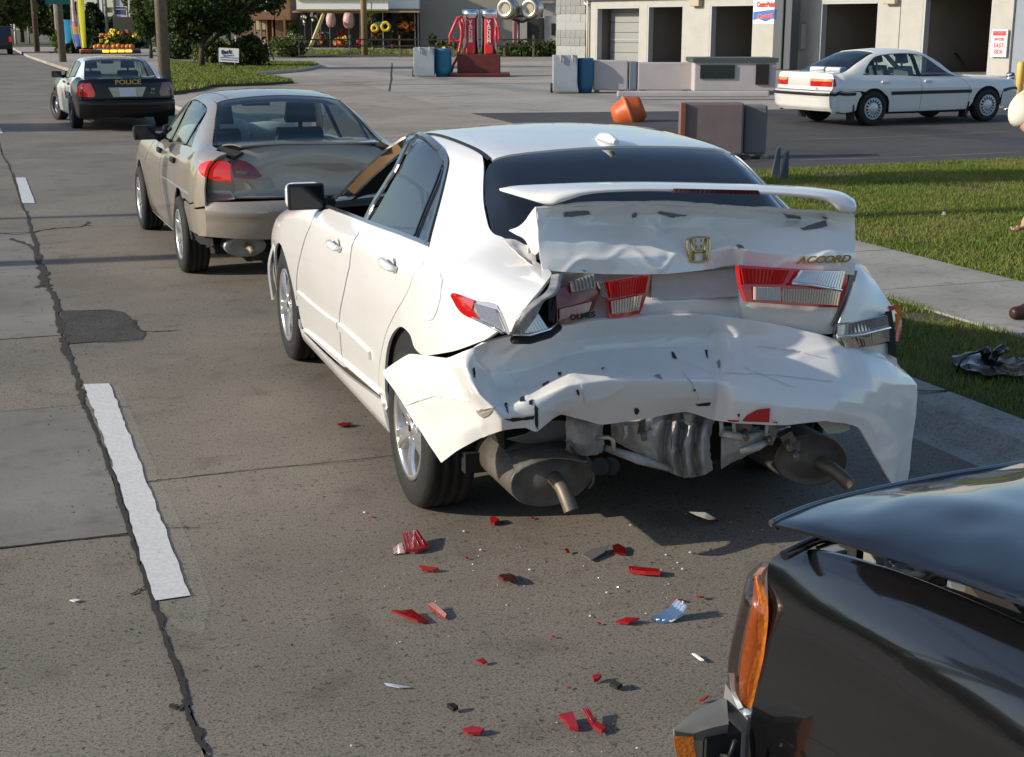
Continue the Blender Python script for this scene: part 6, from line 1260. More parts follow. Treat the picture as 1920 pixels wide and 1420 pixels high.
# bay rooms
for k, (x0, x1, yt) in enumerate(bays):
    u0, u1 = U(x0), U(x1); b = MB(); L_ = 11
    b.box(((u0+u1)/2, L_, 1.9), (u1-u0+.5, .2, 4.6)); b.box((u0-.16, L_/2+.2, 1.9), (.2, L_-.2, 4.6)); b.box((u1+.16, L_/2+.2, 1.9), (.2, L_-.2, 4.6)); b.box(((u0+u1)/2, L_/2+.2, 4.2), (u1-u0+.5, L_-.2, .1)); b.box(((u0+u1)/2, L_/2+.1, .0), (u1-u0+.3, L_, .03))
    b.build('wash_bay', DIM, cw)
    zt = fac((x0+x1)/2, yt)[1]; j = MB(); j.box((u0+.05, .16, zt/2), (.10, .3, zt)); j.box((u1-.03, .16, zt/2), (.06, .3, zt)); j.box(((u0+u1)/2, .16, zt-.04), (u1-u0-.16, .3, .08)); j.build('door_frame', mat('frame grey', (.38, .39, .40), .5), cw)
    if k < 1:
        zt = fac((x0+x1)/2, yt)[1]; d = MB()
        for i in range(6): d.box(((u0+u1)/2, .9, .25+i*.48), (u1-u0-.2, .04, .46), 0, 0)
        d.build('shutter', mat('shutter grey', [(.26, .265, .26), (.035, .036, .035), (.03, .03, .031)][k], .5), cw) if k < 3 else None
        if k == 0: MB().box(((u0+u1)/2, .86, 1.1), (u1-u0-.25, .02, .04)).build('shutter_rail', mat('rail pale', (.4, .4, .38), .5), cw)
# grey block pier, split-face courses alternate with smooth ones
u0, u1 = U(1045), U(1100); nb = 6; bw = (u1-u0)/nb
bl = bevel(MB().box((0, 0, 0), (bw-.008, .42, .384)).build('block', BLK), .012); bl2 = MB().box((0, 0, 0), (bw-.004, .36, .388)).build('block', mat('grey smooth block', (.33, .335, .33), .85, noise=.15, nscale=4))
proto = {1: bl.data, 0: bl2.data}; bpy.data.objects.remove(bl); bpy.data.objects.remove(bl2)
for r_ in range(13):
    for k in range(nb):
        o = link('block', proto[1 if (r_//2) % 2 else 0], None, cw); o.location = (u0+bw*(k+.5), .1+rng.uniform(-.012, .012), .2+r_*.39)
MB().box(((u0+u1)/2, .35, 2.4), (u1-u0, .3, 5.4)).build('pier_core', BLK, cw)
MB().box(((U(1100)+U(1445))/2, -.05, fac(1270, -2)[1]+.16), (U(1445)-U(1100), .3, .3)).build('fascia', NAVY, cw)
MB().box(((U(1897)+U(2300))/2, .3, 2.2), (U(2300)-U(1897), .4, 6)).build('side_wall', BLUEG, cw)
MB().box(((U(1045)+U(2300))/2, 6, ZT+.1), (U(2300)-U(1045), 12.6, .2)).build('roof', mat('flat roof', (.2, .2, .2), .8), cw)
b = MB(); p0, p1 = fac(1100, -10), fac(1104, 112); b.tube([(p1[0], -.12, ZT-.2), (p1[0], -.12, 1.6), (p1[0]+.02, -.12, .1)], .055, 8); b.tube([(p1[0]-.25, -.12, fac(1090, 6)[1]), (p1[0], -.12, fac(1100, 10)[1])], .06, 8); b.build('drainpipe', mat('cream pipe', (.58, .55, .46), .6), cw)
for x0, y0, x1, y1 in ((1301, -4, 1318, 12), (1664, -4, 1686, 8)): a = fac(x0, y0), fac(x1, y1); bevel(MB().box(((a[0][0]+a[1][0])/2, -.14, (a[0][1]+a[1][1])/2), (abs(a[1][0]-a[0][0]), .28, abs(a[0][1]-a[1][1]))).build('wall_lamp', mat('lamp housing beige', (.4, .35, .27), .5), cw), .03)
a0, a1 = fac(1491, 45), fac(1511, 92); bevel(MB().box(((a0[0]+a1[0])/2, -.16, (a0[1]+a1[1])/2), (a1[0]-a0[0], .3, a0[1]-a1[1])).build('meter_box', mat('meter grey', (.36, .37, .36), .5), cw), .02)
MB().tube([(a1[0]-.5, -.05, ZT), (a1[0]-.5, -.05, a0[1])], .03, 6).build('conduit', mat('frame grey', (.4, .4, .4)), cw)
u_ = U(1686); MB().box((u_, -.004, 2.2), (.03, .02, 4.8)).build('wall_joint', DIM, cw)
a0, a1 = fac(1750, 32, 3.), fac(1774, 73, 3.); f = MB().box(((a0[0]+a1[0])/2, 3.2, (a0[1]+a1[1])/2), (abs(a1[0]-a0[0]), .06, a0[1]-a1[1])).build('notice_board', mat('board black', (.02, .02, .022), .4), cw)
MB().box(((a0[0]+a1[0])/2, 3.16, (a0[1]+a1[1])/2), (abs(a1[0]-a0[0])*.8, .02, (a0[1]-a1[1])*.85)).build('notice_sheet', mat('board sheet', (.10, .085, .07), .4, noise=.6, nscale=6), f)
b = MB(); hp = [fac(*q, 2.) for q in ((1768, 110), (1776, 98), (1788, 102), (1798, 118), (1808, 134), (1822, 146), (1836, 152))]; b.tube([(u, 2.2, z) for u, z in hp], .04, 7); b.build('wash_hose', TRIM, cw)
bevel(MB().box((hp[1][0], 2.2, hp[1][1]), (.22, .2, .3)).build('hose_bracket', TRIM, cw), .02)
# signs on the wash
def wall_sign(name, label, x0, y0, x1, y1, m, off=-.1, th=.06):
    a, c = fac(x0, y0), fac(x1, y1); p = A+ud*(a[0]+c[0])/2+nd*off; t = thing(name, label, 'sign', (p[0], p[1], (a[1]+c[1])/2), math.atan2(ud[1], ud[0]))
    MB().box((0, 0, 0), (abs(c[0]-a[0]), th, abs(a[1]-c[1]))).build('sign_board', m, t); return t, abs(c[0]-a[0]), abs(a[1]-c[1])
REDI = mat('sign red', (.55, .03, .03), .5); BLUI = mat('sign blue', (.03, .14, .48), .5); WHI = mat('sign white', (.75, .75, .72), .5)
s, w_, h_ = wall_sign('direction_sign', 'white wall sign with red words welcome enter east side', 1865, 49, 1890, 101, WHI)
sz = h_/5.2
for i, (tx, k) in enumerate((('WELCOME', .62), ('ENTER', .78), ('EAST', 1.12), ('SIDE', 1.12))):
    text_part('sign_lettering', tx, sz*k, REDI, s, (0, -.035, h_*(.36-.225*i-(.03 if i == 0 else 0))), (R(90), 0, 0), .004, .92, 0, .006)
MB().box((0, -.033, h_*.36), (w_*.86, .003, h_*.18)).build('sign_band', mat('pale red band', (.6, .12, .12), .5), s)
s, w_, h_ = wall_sign('shop_sign', 'red and blue lettered sign hanging on the dark pylon between bays', 1452, -8, 1496, 39, WHI, -1.2)
text_part('sign_lettering', 'CenterPoint', h_*.27, REDI, s, (0, -.036, h_*.24), (R(90), 0, 0), .006, .72, 0, .02)
MB().prism([(-w_*.48, -h_*.04), (w_*.48, h_*.06), (w_*.48, -h_*.36), (w_*.3, -h_*.3), (0, -h_*.42), (-w_*.3, -h_*.3), (-w_*.48, -h_*.36)], lambda a, b_, t: (a, t, b_), -.032, -.05).build('sign_banner', BLUI, s)
text_part('sign_lettering', 'Connect', h_*.26, mat('sign orange red', (.75, .12, .05), .5), s, (0, -.058, -h_*.2), (R(90), R(-6), 0), .006, .9, .3, .012)
a = fac(1474, 60, -1.); t = thing('sign_pylon', 'dark grey square pylon between the third and fourth bay', 'pylon', tuple((A+ud*a[0]+nd*-1.)[:2])+(LZ,), math.atan2(ud[1], ud[0]))
bevel(MB().box((0, 0, 2.6), (1.0, .5, 5.2)).build('post', mat('pylon grey', (.07, .08, .09), .6), t), .03); MB().box((-.62, .1, 2.2), (.12, .3, 4.4)).build('side_post', mat('pale post', (.45, .45, .43), .6), t); MB().box((.1, -.29, 2.0), (.05, .08, 4)).build('cable_duct', DARK, t)
# bollards at the right
p = onz(1889, 207, LZ); t = thing('bollard', 'chrome bollard wrapped in spiral stripes at the wash entrance', 'bollard', tuple(p)); H_ = .80; rr = .085
MB().lathe([(rr, 0), (rr, H_-.02), (rr*.8, H_), (.001, H_+.005)], 20).build('post', mat('bollard blue', (.05, .06, .12), .4), t)
for k in range(2):
    MB().tube([(rr*1.04*math.cos(a+k*math.pi), rr*1.04*math.sin(a+k*math.pi), a/(2*math.pi)*.145+.02) for a in np.linspace(0, 2*math.pi*5.2, 110)], .022, 6).build('spiral_stripe', mat('bright spiral', (.75, .75, .75), .2, metal=.7), t)
p = onz(1909, 186, LZ); t = thing('bollard', 'plain yellow bollard behind the spiral one', 'bollard', tuple(p)); MB().lathe([(.09, 0), (.09, .84), (.07, .9), (.001, .93)], 18).build('post', mat('bollard yellow', (.62, .42, .1), .5), t); MB().box((.25, .1, .55), (.14, .14, .3)).build('fitting', mat('grey fitting', (.3, .3, .28), .5), t)
a = onz(1862, 207, LZ); b = MB(); b.box((0, 0, .06), (6, 1.1, .12)); o = b.build('kerb_island', mat('pale island', (.42, .38, .32), .85)); o.location = tuple(onz(1960, 200, LZ)); o.rotation_euler.z = -CAMYAW; struct(o)
# ---------------------------------------------------------------- office left of the wash, drum fans, planting
D0 = 90.; og = thing('wash_office', 'white fronted office with dark door beside the grey block pier', 'building', tuple(onD(1000, 116, D0)))
o0 = np.array(og.location); b = MB(); fbox(b, 961, -60, 1060, 118, D0+1.2, 6, 0, o0); fbox(b, 970, 40, 988, 118, D0+.8, .5, 0, o0); fbox(b, 1021, 30, 1060, 118, D0+.8, .5, 0, o0); b.build('wall', WALLM, og)
MB().build if False else None
b = MB(); fbox(b, 990, 34, 1020, 116, D0+1.0, .1, 0, o0); b.build('door', mat('dark door', (.05, .045, .04), .5), og); b = MB(); fbox(b, 1034, 44, 1042, 66, D0+.7, .08, 0, o0); b.build('window', DARK, og)
b = MB(); fbox(b, 964, 28, 969, 112, D0+.9, .3, 0, o0); fbox(b, 985, -4, 1046, 1, D0+.5, .5, 0, o0); b.build('red_trim', mat('maroon trim', (.22, .04, .05), .5), og)
tp_ = onD(985, 20, 86.); t = thing('drum_fan', 'left one of two round metal drum blowers on a bracket', 'fan', tuple(onD(953, 17, 86.))); t2 = thing('drum_fan', 'right one of two round metal drum blowers on a bracket', 'fan', tuple(onD(998, 17, 86.)))
DR = mat('brushed drum', (.5, .47, .4), .3, metal=.9)
for q in (t, t2):
    Mx = Matrix.Rotation(-CAMYAW-.5, 4, 'Z') @ Matrix.Rotation(R(90), 4, 'X')
    b = MB(); b.lathe([(.001, .34), (.30, .34), (.46, .52), (.62, .30), (.62, -.3), (.40, -.42), (.001, -.44)], 24, Mx); b.build('drum', DR, q); MB().lathe([(.27, .35), (.24, .30), (.001, .28)], 18, Mx).build('drum_mouth', mat('drum mouth', (.3, .28, .22), .4, metal=.6), q)
t = thing('blower_bracket', 'dark pipe bracket carrying two drum blowers and a small white notice', 'bracket', tuple(tp_)); b = MB()
for px, py in ((940, 30), (1010, 28), (1020, 14)): b.tube([onD(px, py, 86.6)-tp_, onD(980, 42, 86.6)-tp_], .08, 6)
b.tube([onD(945, 30, 86.6)-tp_, onD(1018, 30, 86.6)-tp_], .1, 6); b.tube([onD(972, 40, 86.6)-tp_, onD(972, 118, 86.6)-tp_], .09, 8); b.build('pipe_frame', STEELW, t); b = MB(); fbox(b, 970, 12, 982, 28, 86.3, .05, 0, tp_); b.build('notice', WHI, t)
pb = MB(); fbox(pb, 938, 119, 1046, 124, 84., 1.4); struct(pb.build('planter_kerb', mat('warm kerb', (.40, .34, .26), .8)))
for i, (px, r_, hh) in enumerate(((975, 1.1, 1.0), (1002, 1.2, 1.1), (1028, 1.1, 1.0), (948, .7, .55))): bush(['low evergreen shrub left of centre by the office door', 'fullest evergreen shrub before the dark office door', 'evergreen shrub against the grey block pier', 'small shrub just right of the vacuum station'][i], tuple(onD(px, 118, 86.)), r_, hh*1.1, 60, .13, LEAF_D, 'shrubs before the office')
# ---------------------------------------------------------------- vacuum station
c = onz(898, 143, LZ); Dv = Dof(c)
t = thing('vacuum_station', 'dark red coin vacuum station with two chrome cylinders and red hoses', 'vacuum station', tuple(c)); k = Dv/FPX
MAR = mat('maroon steel', (.13, .022, .02), .5, noise=.3, nscale=4); VR = mat('vacuum red', (.55, .04, .05), .4)
o0 = c; b = MB(); fbox(b, 857, 102, 938, 139, Dv-.3, 1.0, 0, o0); fbox(b, 843, 138, 956, 143.5, Dv-.6, 1.6, 0, o0); bevel(b.build('cabinet', MAR, t), .03)
MB().box((0, 0, 0), (.01, .01, .01)) if False else None
for px in (882.5, 916.5):
    p = onD(px, 102, Dv)-c+HY*.25; r_ = 14*k; h_ = 78*k
    o = MB().lathe([(r_, 0), (r_, h_-.28), (r_*1.08, h_-.27), (r_*1.08, h_), (r_*.9, h_+.02), (.001, h_+.03)], 24, Matrix.Translation(p)).build('cylinder', CHROME, t)
    V = []; n = 9
    for z_ in (0.02, h_-.30):
        for a in np.linspace(-.62, .62, n): d = -HY*math.cos(a)+HX*math.sin(a); V.append(p+d*(r_+.006)+np.array([0, 0, z_]))
    MB().add(V, [(i, i+1, n+i+1, n+i) for i in range(n-1)], 0, True).build('front_panel', VR, o)
    for i, ch in enumerate('VACUUM'): text_part('lettering', ch, .165, WHI, o, p-HY*(r_+.014)+np.array([0, 0, h_-.42-i*.132]), (R(90), 0, -CAMYAW), .003, 1.1, 0, .008)
    MB().box(tuple(p-HY*(r_+.01)+np.array([0, 0, .18])), (.26, .02, .30), -CAMYAW).build('coin_plate', mat('bright red plate', (.65, .03, .03), .4), o)
b = MB(); H1 = [onD(px, py, Dv-.1)-c for px, py in ((868, 32), (858, 34), (850, 52), (843, 68), (844, 76), (860, 78), (868, 70), (869, 45), (866, 34))]; b.tube(H1, .055, 8); b.tube([onD(px, py, Dv-.12)-c for px, py in ((862, 40), (866, 60), (864, 80), (858, 108), (850, 122), (846, 136))], .05, 8); b.build('hose', VR, t)
b = MB(); b.tube([onD(px, py, Dv-.1)-c for px, py in ((928, 34), (934, 50), (936, 70), (933, 84), (929, 74), (930, 50))], .05, 8); b.build('hose', VR, t)
def bin_(label, px0, py0, px1, py1, yb):
    c = onz((px0+px1)/2, yb, LZ); D = Dof(c); k = D/FPX; t = thing('wheeled_bin', label, 'bin', tuple(c), -CAMYAW); w_ = (px1-px0)*k; h_ = (yb-py0)*k
    bevel(MB().box((0, .35, h_/2+.02), (w_, .7, h_-.04)).build('bin_body', mat('galvanised grey', (.36, .40, .44), .45, metal=.2, noise=.12, nscale=5), t), .02)
    b = MB(); [b.tube([(x, -.02, h_+.02), (x, -.05, h_-.04), (x+.02, -.04, h_-.2)], .022, 6) for x in (-w_*.2, w_*.28)]; b.build('hook', mat('hook pink', (.5, .4, .36), .5), t)
    MB().lathe([(.13, -.04), (.13, .04)], 16, Matrix.Translation((-w_/2-.02, .3, .13)) @ Matrix.Rotation(R(90), 4, 'Y')).build('wheel', RUBBER, t)
def barrel(label, px0, py0, px1, yb, m):
    c = onz((px0+px1)/2, yb, LZ); D = Dof(c); k = D/FPX; r_ = (px1-px0)/2*k; h_ = (yb-py0)*k; t = thing('barrel', label, 'barrel', tuple(c))
    MB().lathe([(r_*.8, 0), (r_*.93, h_*.2), (r_, h_*.5), (r_*.98, h_*.85), (r_*1.02, h_*.9), (r_*1.02, h_*.97), (r_*.94, h_), (r_*.9, h_*.97), (r_*.85, h_*.6), (.001, h_*.6)], 28).build('drum', m, t); return t
BLB = mat('blue plastic', (.03, .17, .30), .35, noise=.1, nscale=3)
bin_('grey steel bin beside the vacuum station', 776, 92, 814, 0, 144.5); barrel('bright blue plastic barrel beside the vacuum station', 815, 93.5, 847, 143.5, BLB)
bin_('grey steel bin standing behind the white car roof', 1037, 107, 1082, 0, 175); barrel('darker blue barrel just right of the second grey bin', 1082, 112, 1112, 174, mat('deep blue plastic', (.02, .11, .22), .4))
# pale barriers, orange drum and boards behind the white car
PALE = mat('pale board', (.46, .42, .42), .6, noise=.15, nscale=2); MAUV = mat('mauve board', (.17, .13, .135), .6, noise=.2, nscale=3)
def board(name, label, x0, y0, x1, y1, dep, m, cat, zb=LZ, feet=True):
    c = onz((x0+x1)/2, y1, zb); D = Dof(c); t = thing(name, label, cat, tuple(c), -CAMYAW); k = D/FPX; w_ = (x1-x0)*k; h_ = (y1-y0)*k
    bevel(MB().box((0, dep/2, h_/2+.03), (w_, dep, h_-.06)).build('panel', m, t), min(.03, dep/3))
    if feet: b = MB(); [b.box((s*w_*.38, dep/2, .02), (.12, dep*1.6, .04)) for s in (-1, 1)]; b.build('foot', STEELW, t)
    return t, w_, h_
board('road_barrier', 'pale lilac barrier panel right of the deep blue barrel', 1113, 116, 1176, 174, .5, PALE, 'barrier')
board('barrier_post', 'narrow blue grey post between two pale barrier panels', 1179, 118, 1194, 174, .4, mat('blue grey post', (.14, .18, .22), .5), 'post')
board('road_barrier', 'wider pale pink barrier panel left of the dark trailer window', 1196, 120, 1300, 174, .5, PALE, 'barrier')
t, w_, h_ = board('site_trailer', 'low pale trailer with a dark framed window beside the old sedan', 1302, 118, 1452, 176, 1.6, PALE, 'trailer')
MB().box((-w_*.22, -.02, h_*.68), (w_*.42, .04, h_*.42)).build('window', mat('dark green glass', (.02, .03, .03), .1), t); MB().box((w_*.33, -.03, h_*.60), (w_*.16, .05, h_*.62)).build('door', DARK, t)
MB().box((0, .8, h_+.03), (w_*1.04, 1.7, .12)).build('roof', mat('green grey roof', (.06, .075, .07), .5), t)
board('barrier_beam', 'long low pale beam lying before the pale trailer', 1160, 172, 1440, 187, .25, PALE, 'beam', LZ, False)
c = onz(1178, 228, LZ); t = thing('orange_drum', 'tipped orange traffic drum behind the white car roof', 'drum', tuple(c+np.array([0, 0, .16])))
Mx = Matrix.Rotation(-CAMYAW, 4, 'Z') @ Matrix.Rotation(R(68), 4, 'Y') @ Matrix.Translation((0, 0, -.3)); OR = mat('traffic orange', (.55, .10, .02), .45, noise=.15, nscale=5)
MB().lathe([(.001, -.02), (.20, 0), (.27, .12), (.30, .26), (.33, .30), (.30, .34), (.24, .52), (.20, .60), (.001, .60)], 26, Mx).build('drum_body', OR, t); MB().lathe([(.325, .27), (.345, .30), (.325, .33)], 26, Mx, cap=False).build('drum_rib', mat('light orange', (.65, .17, .05), .4), t)
t, w_, h_ = board('standing_board', 'mauve brown standing board behind the white car roof', 1275, 196, 1392, 300, .3, MAUV, 'board'); MB().box((-w_*.47, -.02, h_/2), (.06, .05, h_)).build('rust_edge', mat('rust', (.2, .06, .03), .7), t)
t, w_, h_ = board('standing_board', 'paler narrow board right of the mauve brown one', 1393, 200, 1436, 298, .3, mat('taupe board', (.16, .145, .14), .7), 'board')
for k, (x0, x1, y0, y1, lb_) in enumerate(((1447, 1462, 276, 333, 'left dark blue folded board at the lawn corner'), (1463, 1478, 283, 338, 'right dark blue folded board at the lawn corner'))):
    c = onz((x0+x1)/2, y1, LZ); kk = Dof(c)/FPX; t = thing('folded_board', lb_, 'board', tuple(c), -CAMYAW); w_, h_ = (x1-x0)*kk, (y1-y0)*kk
    MB().prism([(-w_/2, 0), (w_/2, 0), (w_*.45, h_), (w_*.1, h_*.92)], lambda a, b_, q: (a, q, b_), 0, .10).build('panel', mat('slate blue board', (.05, .07, .09), .6), t)
# ---------------------------------------------------------------- flower shop
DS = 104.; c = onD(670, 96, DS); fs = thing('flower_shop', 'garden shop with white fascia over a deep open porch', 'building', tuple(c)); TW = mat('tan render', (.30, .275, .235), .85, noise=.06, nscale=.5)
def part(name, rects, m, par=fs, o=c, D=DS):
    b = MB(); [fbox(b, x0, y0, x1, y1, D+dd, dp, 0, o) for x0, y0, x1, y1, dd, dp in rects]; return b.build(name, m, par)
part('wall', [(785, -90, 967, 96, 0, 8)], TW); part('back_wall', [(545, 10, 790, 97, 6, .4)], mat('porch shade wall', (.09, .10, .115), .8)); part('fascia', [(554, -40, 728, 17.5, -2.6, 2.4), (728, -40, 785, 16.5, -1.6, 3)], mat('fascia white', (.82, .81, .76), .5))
part('fascia_trim', [(554, 17.6, 728, 20.5, -2.7, 2.6), (728, 16.6, 785.5, 19.5, -1.7, 3.1)], mat('olive trim', (.22, .20, .07), .6)); part('fascia_band', [(554, -3, 727, 0.5, -2.75, .1)], mat('yellow band', (.55, .48, .15), .5)); part('porch_soffit', [(548, 20.6, 786, 23.6, -2.4, 8.4)], mat('soffit wood', (.42, .26, .17), .6))
part('porch_floor', [(540, 93, 800, 98, -3.2, 10)], mat('porch concrete', (.42, .39, .34), .8))
PW_ = mat('post pale', (.50, .47, .42), .6)
for x in (571, 584, 601, 618, 654, 675, 696, 718, 778, 784): part('post', [(x-1.3, 23, x+1.3, 96, -2.2 if x < 730 else -1.2, .25)], PW_)
w2 = mat('brown timber', (.27, .15, .075), .8, noise=.3, nscale=2); part('wing_wall', [(515, 20, 537, 86, 4, 8), (440, 24, 515, 86, 5.5, 8)], mat('brown brick', (.2, .125, .08), .85, noise=.3, nscale=3)); part('wing_roof', [(470, 22, 514, 37, 3.4, 10), (512, -60, 545, 38, 2.2, 10)], w2)
for x in (478, 489, 500, 511): part('wing_post', [(x-2, 36, x+2, 86, 4.2, .4)], mat('amber timber', (.40, .24, .09), .7))
part('wing_post', [(531, 36, 536, 82, 2., .4)], MATS['amber timber'])
for x0, y0, x1, y1 in ((480, 39, 487, 56), (491, 39, 498, 56), (481, 74, 486, 85), (492, 74, 498, 85)): part('wing_window', [(x0, y0, x1, y1, 4.9, .6)], mat('pale window', (.6, .55, .45), .3))
part('wing_panel', [(481, 57, 498, 73, 5, .5)], mat('grey panel', (.24, .22, .2), .7))
# plants and hanging goods at the shop
FL = {k: mat(k+' blossom', v, .6) for k, v in dict(yellow=(.65, .48, .03), orange=(.60, .16, .02), red=(.45, .03, .03), white=(.65, .62, .58), pink=(.55, .2, .2), rust=(.28, .08, .02), blue=(.08, .15, .4)).items()}
TERRA = mat('terracotta', (.42, .13, .05), .7)
def plant(label, px, py, w, h, D, fcol, pot=None, nf=26, m=LEAF_M, hang=False):
    k = D/FPX; c_ = onD(px, py, D); t = thing('hanging_basket' if hang else 'potted_plant', label, 'plant', tuple(c_)); r_ = w*k/2; hh = h*k; z0 = 0
    if hang: MB().tube([(0, 0, hh), (0, 0, hh+.8)], .02, 5).build('hook', TRIM, t)
    if pot: ph = min(.45, hh*.35); MB().lathe([(r_*.3, 0), (r_*.45, ph), (r_*.4, ph), (.001, ph*.9)], 14).build('pot', pot, t); z0 = ph
    P, C = clumps([(0, 0, z0+(hh-z0)/2, r_, r_, (hh-z0)/2)], 26, 14, .2); P = P[P[:, 2] > .03]; link('foliage', leaf_mesh('foliage', P, .13), m, t)
    if fcol: b = MB(); [b.box(tuple(np.array(C[i % len(C)])*[1.05, 1.05, 1]+rng.normal(0, .06, 3)-HY*r_*.15), tuple(rng.uniform(.10, .2, 3)), rng.uniform(0, 3), 0, rng.uniform(0, 3)) for i in range(nf)]; b.build('blossom', FL[fcol], t)
for a in (('hanging fern with white flowers at the left porch end', 572, 45, 14, 18, DS-2, 'white', None, 14, LEAF_M, True), ('hanging basket of white and green between porch posts', 588, 42, 16, 22, DS-2, 'white', None, 16, LEAF_L, True), ('bright green hanging fern near the utility pole', 697, 44, 13, 17, DS-2.6, None, None, 0, LEAF_L, True),
          ('tall shrub beside the brown timber wing', 552, 82, 18, 36, DS-1, None, None, 0, LEAF_M), ('pot of white lilies at the porch corner', 548, 88, 10, 22, DS-2, 'white', None, 12, LEAF_M),
          ('yellow mum mound beside the fence end', 563, 93, 12, 18, DS-5, 'yellow', TERRA, 34), ('yellow mum in the middle of the porch', 645, 87, 12, 14, DS-3, 'yellow', TERRA, 34), ('orange mum pot with red cloth near the middle', 635, 90, 16, 14, DS-3.4, 'orange', TERRA, 30), ('rust coloured dahlias left of the leaning beam', 604, 86, 16, 22, DS-2, 'rust', None, 26, LEAF_D),
          ('dark shrub right of the utility pole in terracotta', 700, 95, 13, 20, DS-4, None, TERRA, 0, LEAF_D), ('small conifer in terracotta pot at the porch edge', 735, 93, 12, 30, DS-4, None, TERRA, 0, PINE), ('red geranium pot behind the fence middle', 676, 92, 12, 16, DS-3, 'red', TERRA, 22), ('orange flowers on a stand right of the pole', 706, 72, 14, 22, DS-1, 'orange', None, 28, LEAF_D), ('red and white petunias beside a porch post', 640, 73, 12, 14, DS-1.5, 'red', None, 20, LEAF_D),
          ('dark climbing vine filling the right porch', 755, 92, 36, 66, DS+.6, 'rust', None, 14, LEAF_D), ('trailing orange flowers under the right fascia', 763, 58, 28, 14, DS-1.4, 'orange', None, 60, LEAF_D), ('dark green vine under the fascia left of the wall', 722, 48, 24, 26, DS+.4, None, None, 0, LEAF_D), ('blue hydrangea at the porch back', 610, 72, 10, 10, DS, 'blue', None, 18, LEAF_D),
          ('green spiky plant beside the blue barrel', 826, 90, 12, 14, DS-5, None, None, 0, LEAF_L), ('dark thistle plant before the tan wall', 812, 90, 12, 22, DS-4.6, None, None, 0, LEAF_D), ('dry brown shrub by the vacuum hose', 848, 96, 14, 20, DS-5, 'rust', None, 14, LEAF_M), ('low yellow flowers under the tan wall', 838, 97, 22, 8, DS-6, 'yellow', None, 18, LEAF_M)):
    plant(*a)
for k, (x0, x1, y0, y1, lb_) in enumerate(((611, 629, 25, 49, 'left pale pink hanging bag under the white fascia'), (643, 664, 24, 51, 'right and larger pale pink hanging bag under the white fascia'))):
    p = onD((x0+x1)/2, y0, DS-2.4); kk = DS/FPX; t = thing('hanging_bag', lb_, 'bag', tuple(p)); r_ = (x1-x0)/2*kk; h_ = (y1-y0)*kk
    MB().lathe([(r_*.75, 0), (r_, -h_*.4), (r_*.9, -h_*.8), (r_*.5, -h_), (.001, -h_)], 16).build('bag', mat('pink film', (.48, .20, .16), .4, noise=.35, nscale=4, col2=(.55, .45, .40)), t); MB().tube([(0, 0, 0), (0, 0, .5)], .02, 5).build('tie', TRIM, t)
for px, py, r_, lb_ in ((723, 50, .27, 'larger yellow wreath hanging on a porch post'), (703, 53, .2, 'smaller yellow wreath left of the larger one')):
    p = onD(px, py, DS-2.7); t = thing('wreath', lb_, 'wreath', tuple(p)); MB().tube([tuple(HX*r_*math.cos(a)+np.array([0, 0, r_*math.sin(a)])) for a in np.linspace(0, 6.28, 18)], .11, 8).build('ring', FL['yellow'], t)
p = onD(709, 46, DS-2.3); t = thing('hanging_sign', 'pale green board hanging between porch posts', 'sign', tuple(p), -CAMYAW); MB().box((0, 0, 0), (.75, .04, .36)).build('board', mat('pale green', (.35, .48, .42), .6), t)
# rail fence, pole, propped beam
DF = 84.; c = onz(660, 108, LZ); t = thing('rail_fence', 'low dark two-rail fence before the garden shop', 'fence', tuple(c)); DF = Dof(c); RAIL = mat('dark rail', (.035, .028, .024), .8); FP = mat('grey fence post', (.16, .13, .10), .85)
xsf = [560, 657, 749, 850, 945, 1000]
for i, x in enumerate(xsf):
    b = MB(); fbox(b, x-1.8, 66 if i else 64, x+1.8, 109, DF, .12, 0, c); b.build('post', FP, t)
for x0, x1 in zip(xsf[:-1], xsf[1:]):
    for y in (74.5, 86.5): b = MB(); fbox(b, x0, y-1.2, x1, y+1.2, DF-.05, .05, 0, c); b.build('rail', RAIL, t)
def pole(label, px, yb, r_, h_, m=POLEM, name='utility_pole', cat='pole', z=LZ, arms=False, P=None):
    c_ = onz(px, yb, z) if P is None else np.array(P); t = thing(name, label, cat, tuple(c_)); MB().tube([(0, 0, -.2), (0, 0, h_*.5), (0, 0, h_)], [r_, r_*.9, r_*.7], 14).build('shaft', m, t)
    if arms:
        b = MB(); b.box((0, 0, h_-1.), (.12, 2.6, .14), -CAMYAW); [b.lathe([(.05, 0), (.07, .06), (.03, .14)], 8, Matrix.Translation((math.sin(CAMYAW)*s, math.cos(CAMYAW)*s, h_-.92))) for s in (-1.1, -.5, .6, 1.15)]; b.build('crossarm', BARK, t)
    return t
pole('tan wooden pole standing right behind the rail fence', 684, 104.5, .20, 11, mat('tan pole', (.33, .23, .10), .8, noise=.25, nscale=4), arms=True)
p0, p1 = onD(577, 102, DF+.8), onD(606, 28, DS-3); t = thing('leaning_beam', 'yellow timber beam leaning against the shop fascia', 'beam', tuple(p0)); MB().tube([(0, 0, 0), tuple(p1-p0)], .14, 4, smooth=False).build('beam', mat('yellow timber', (.52, .42, .16), .7), t)
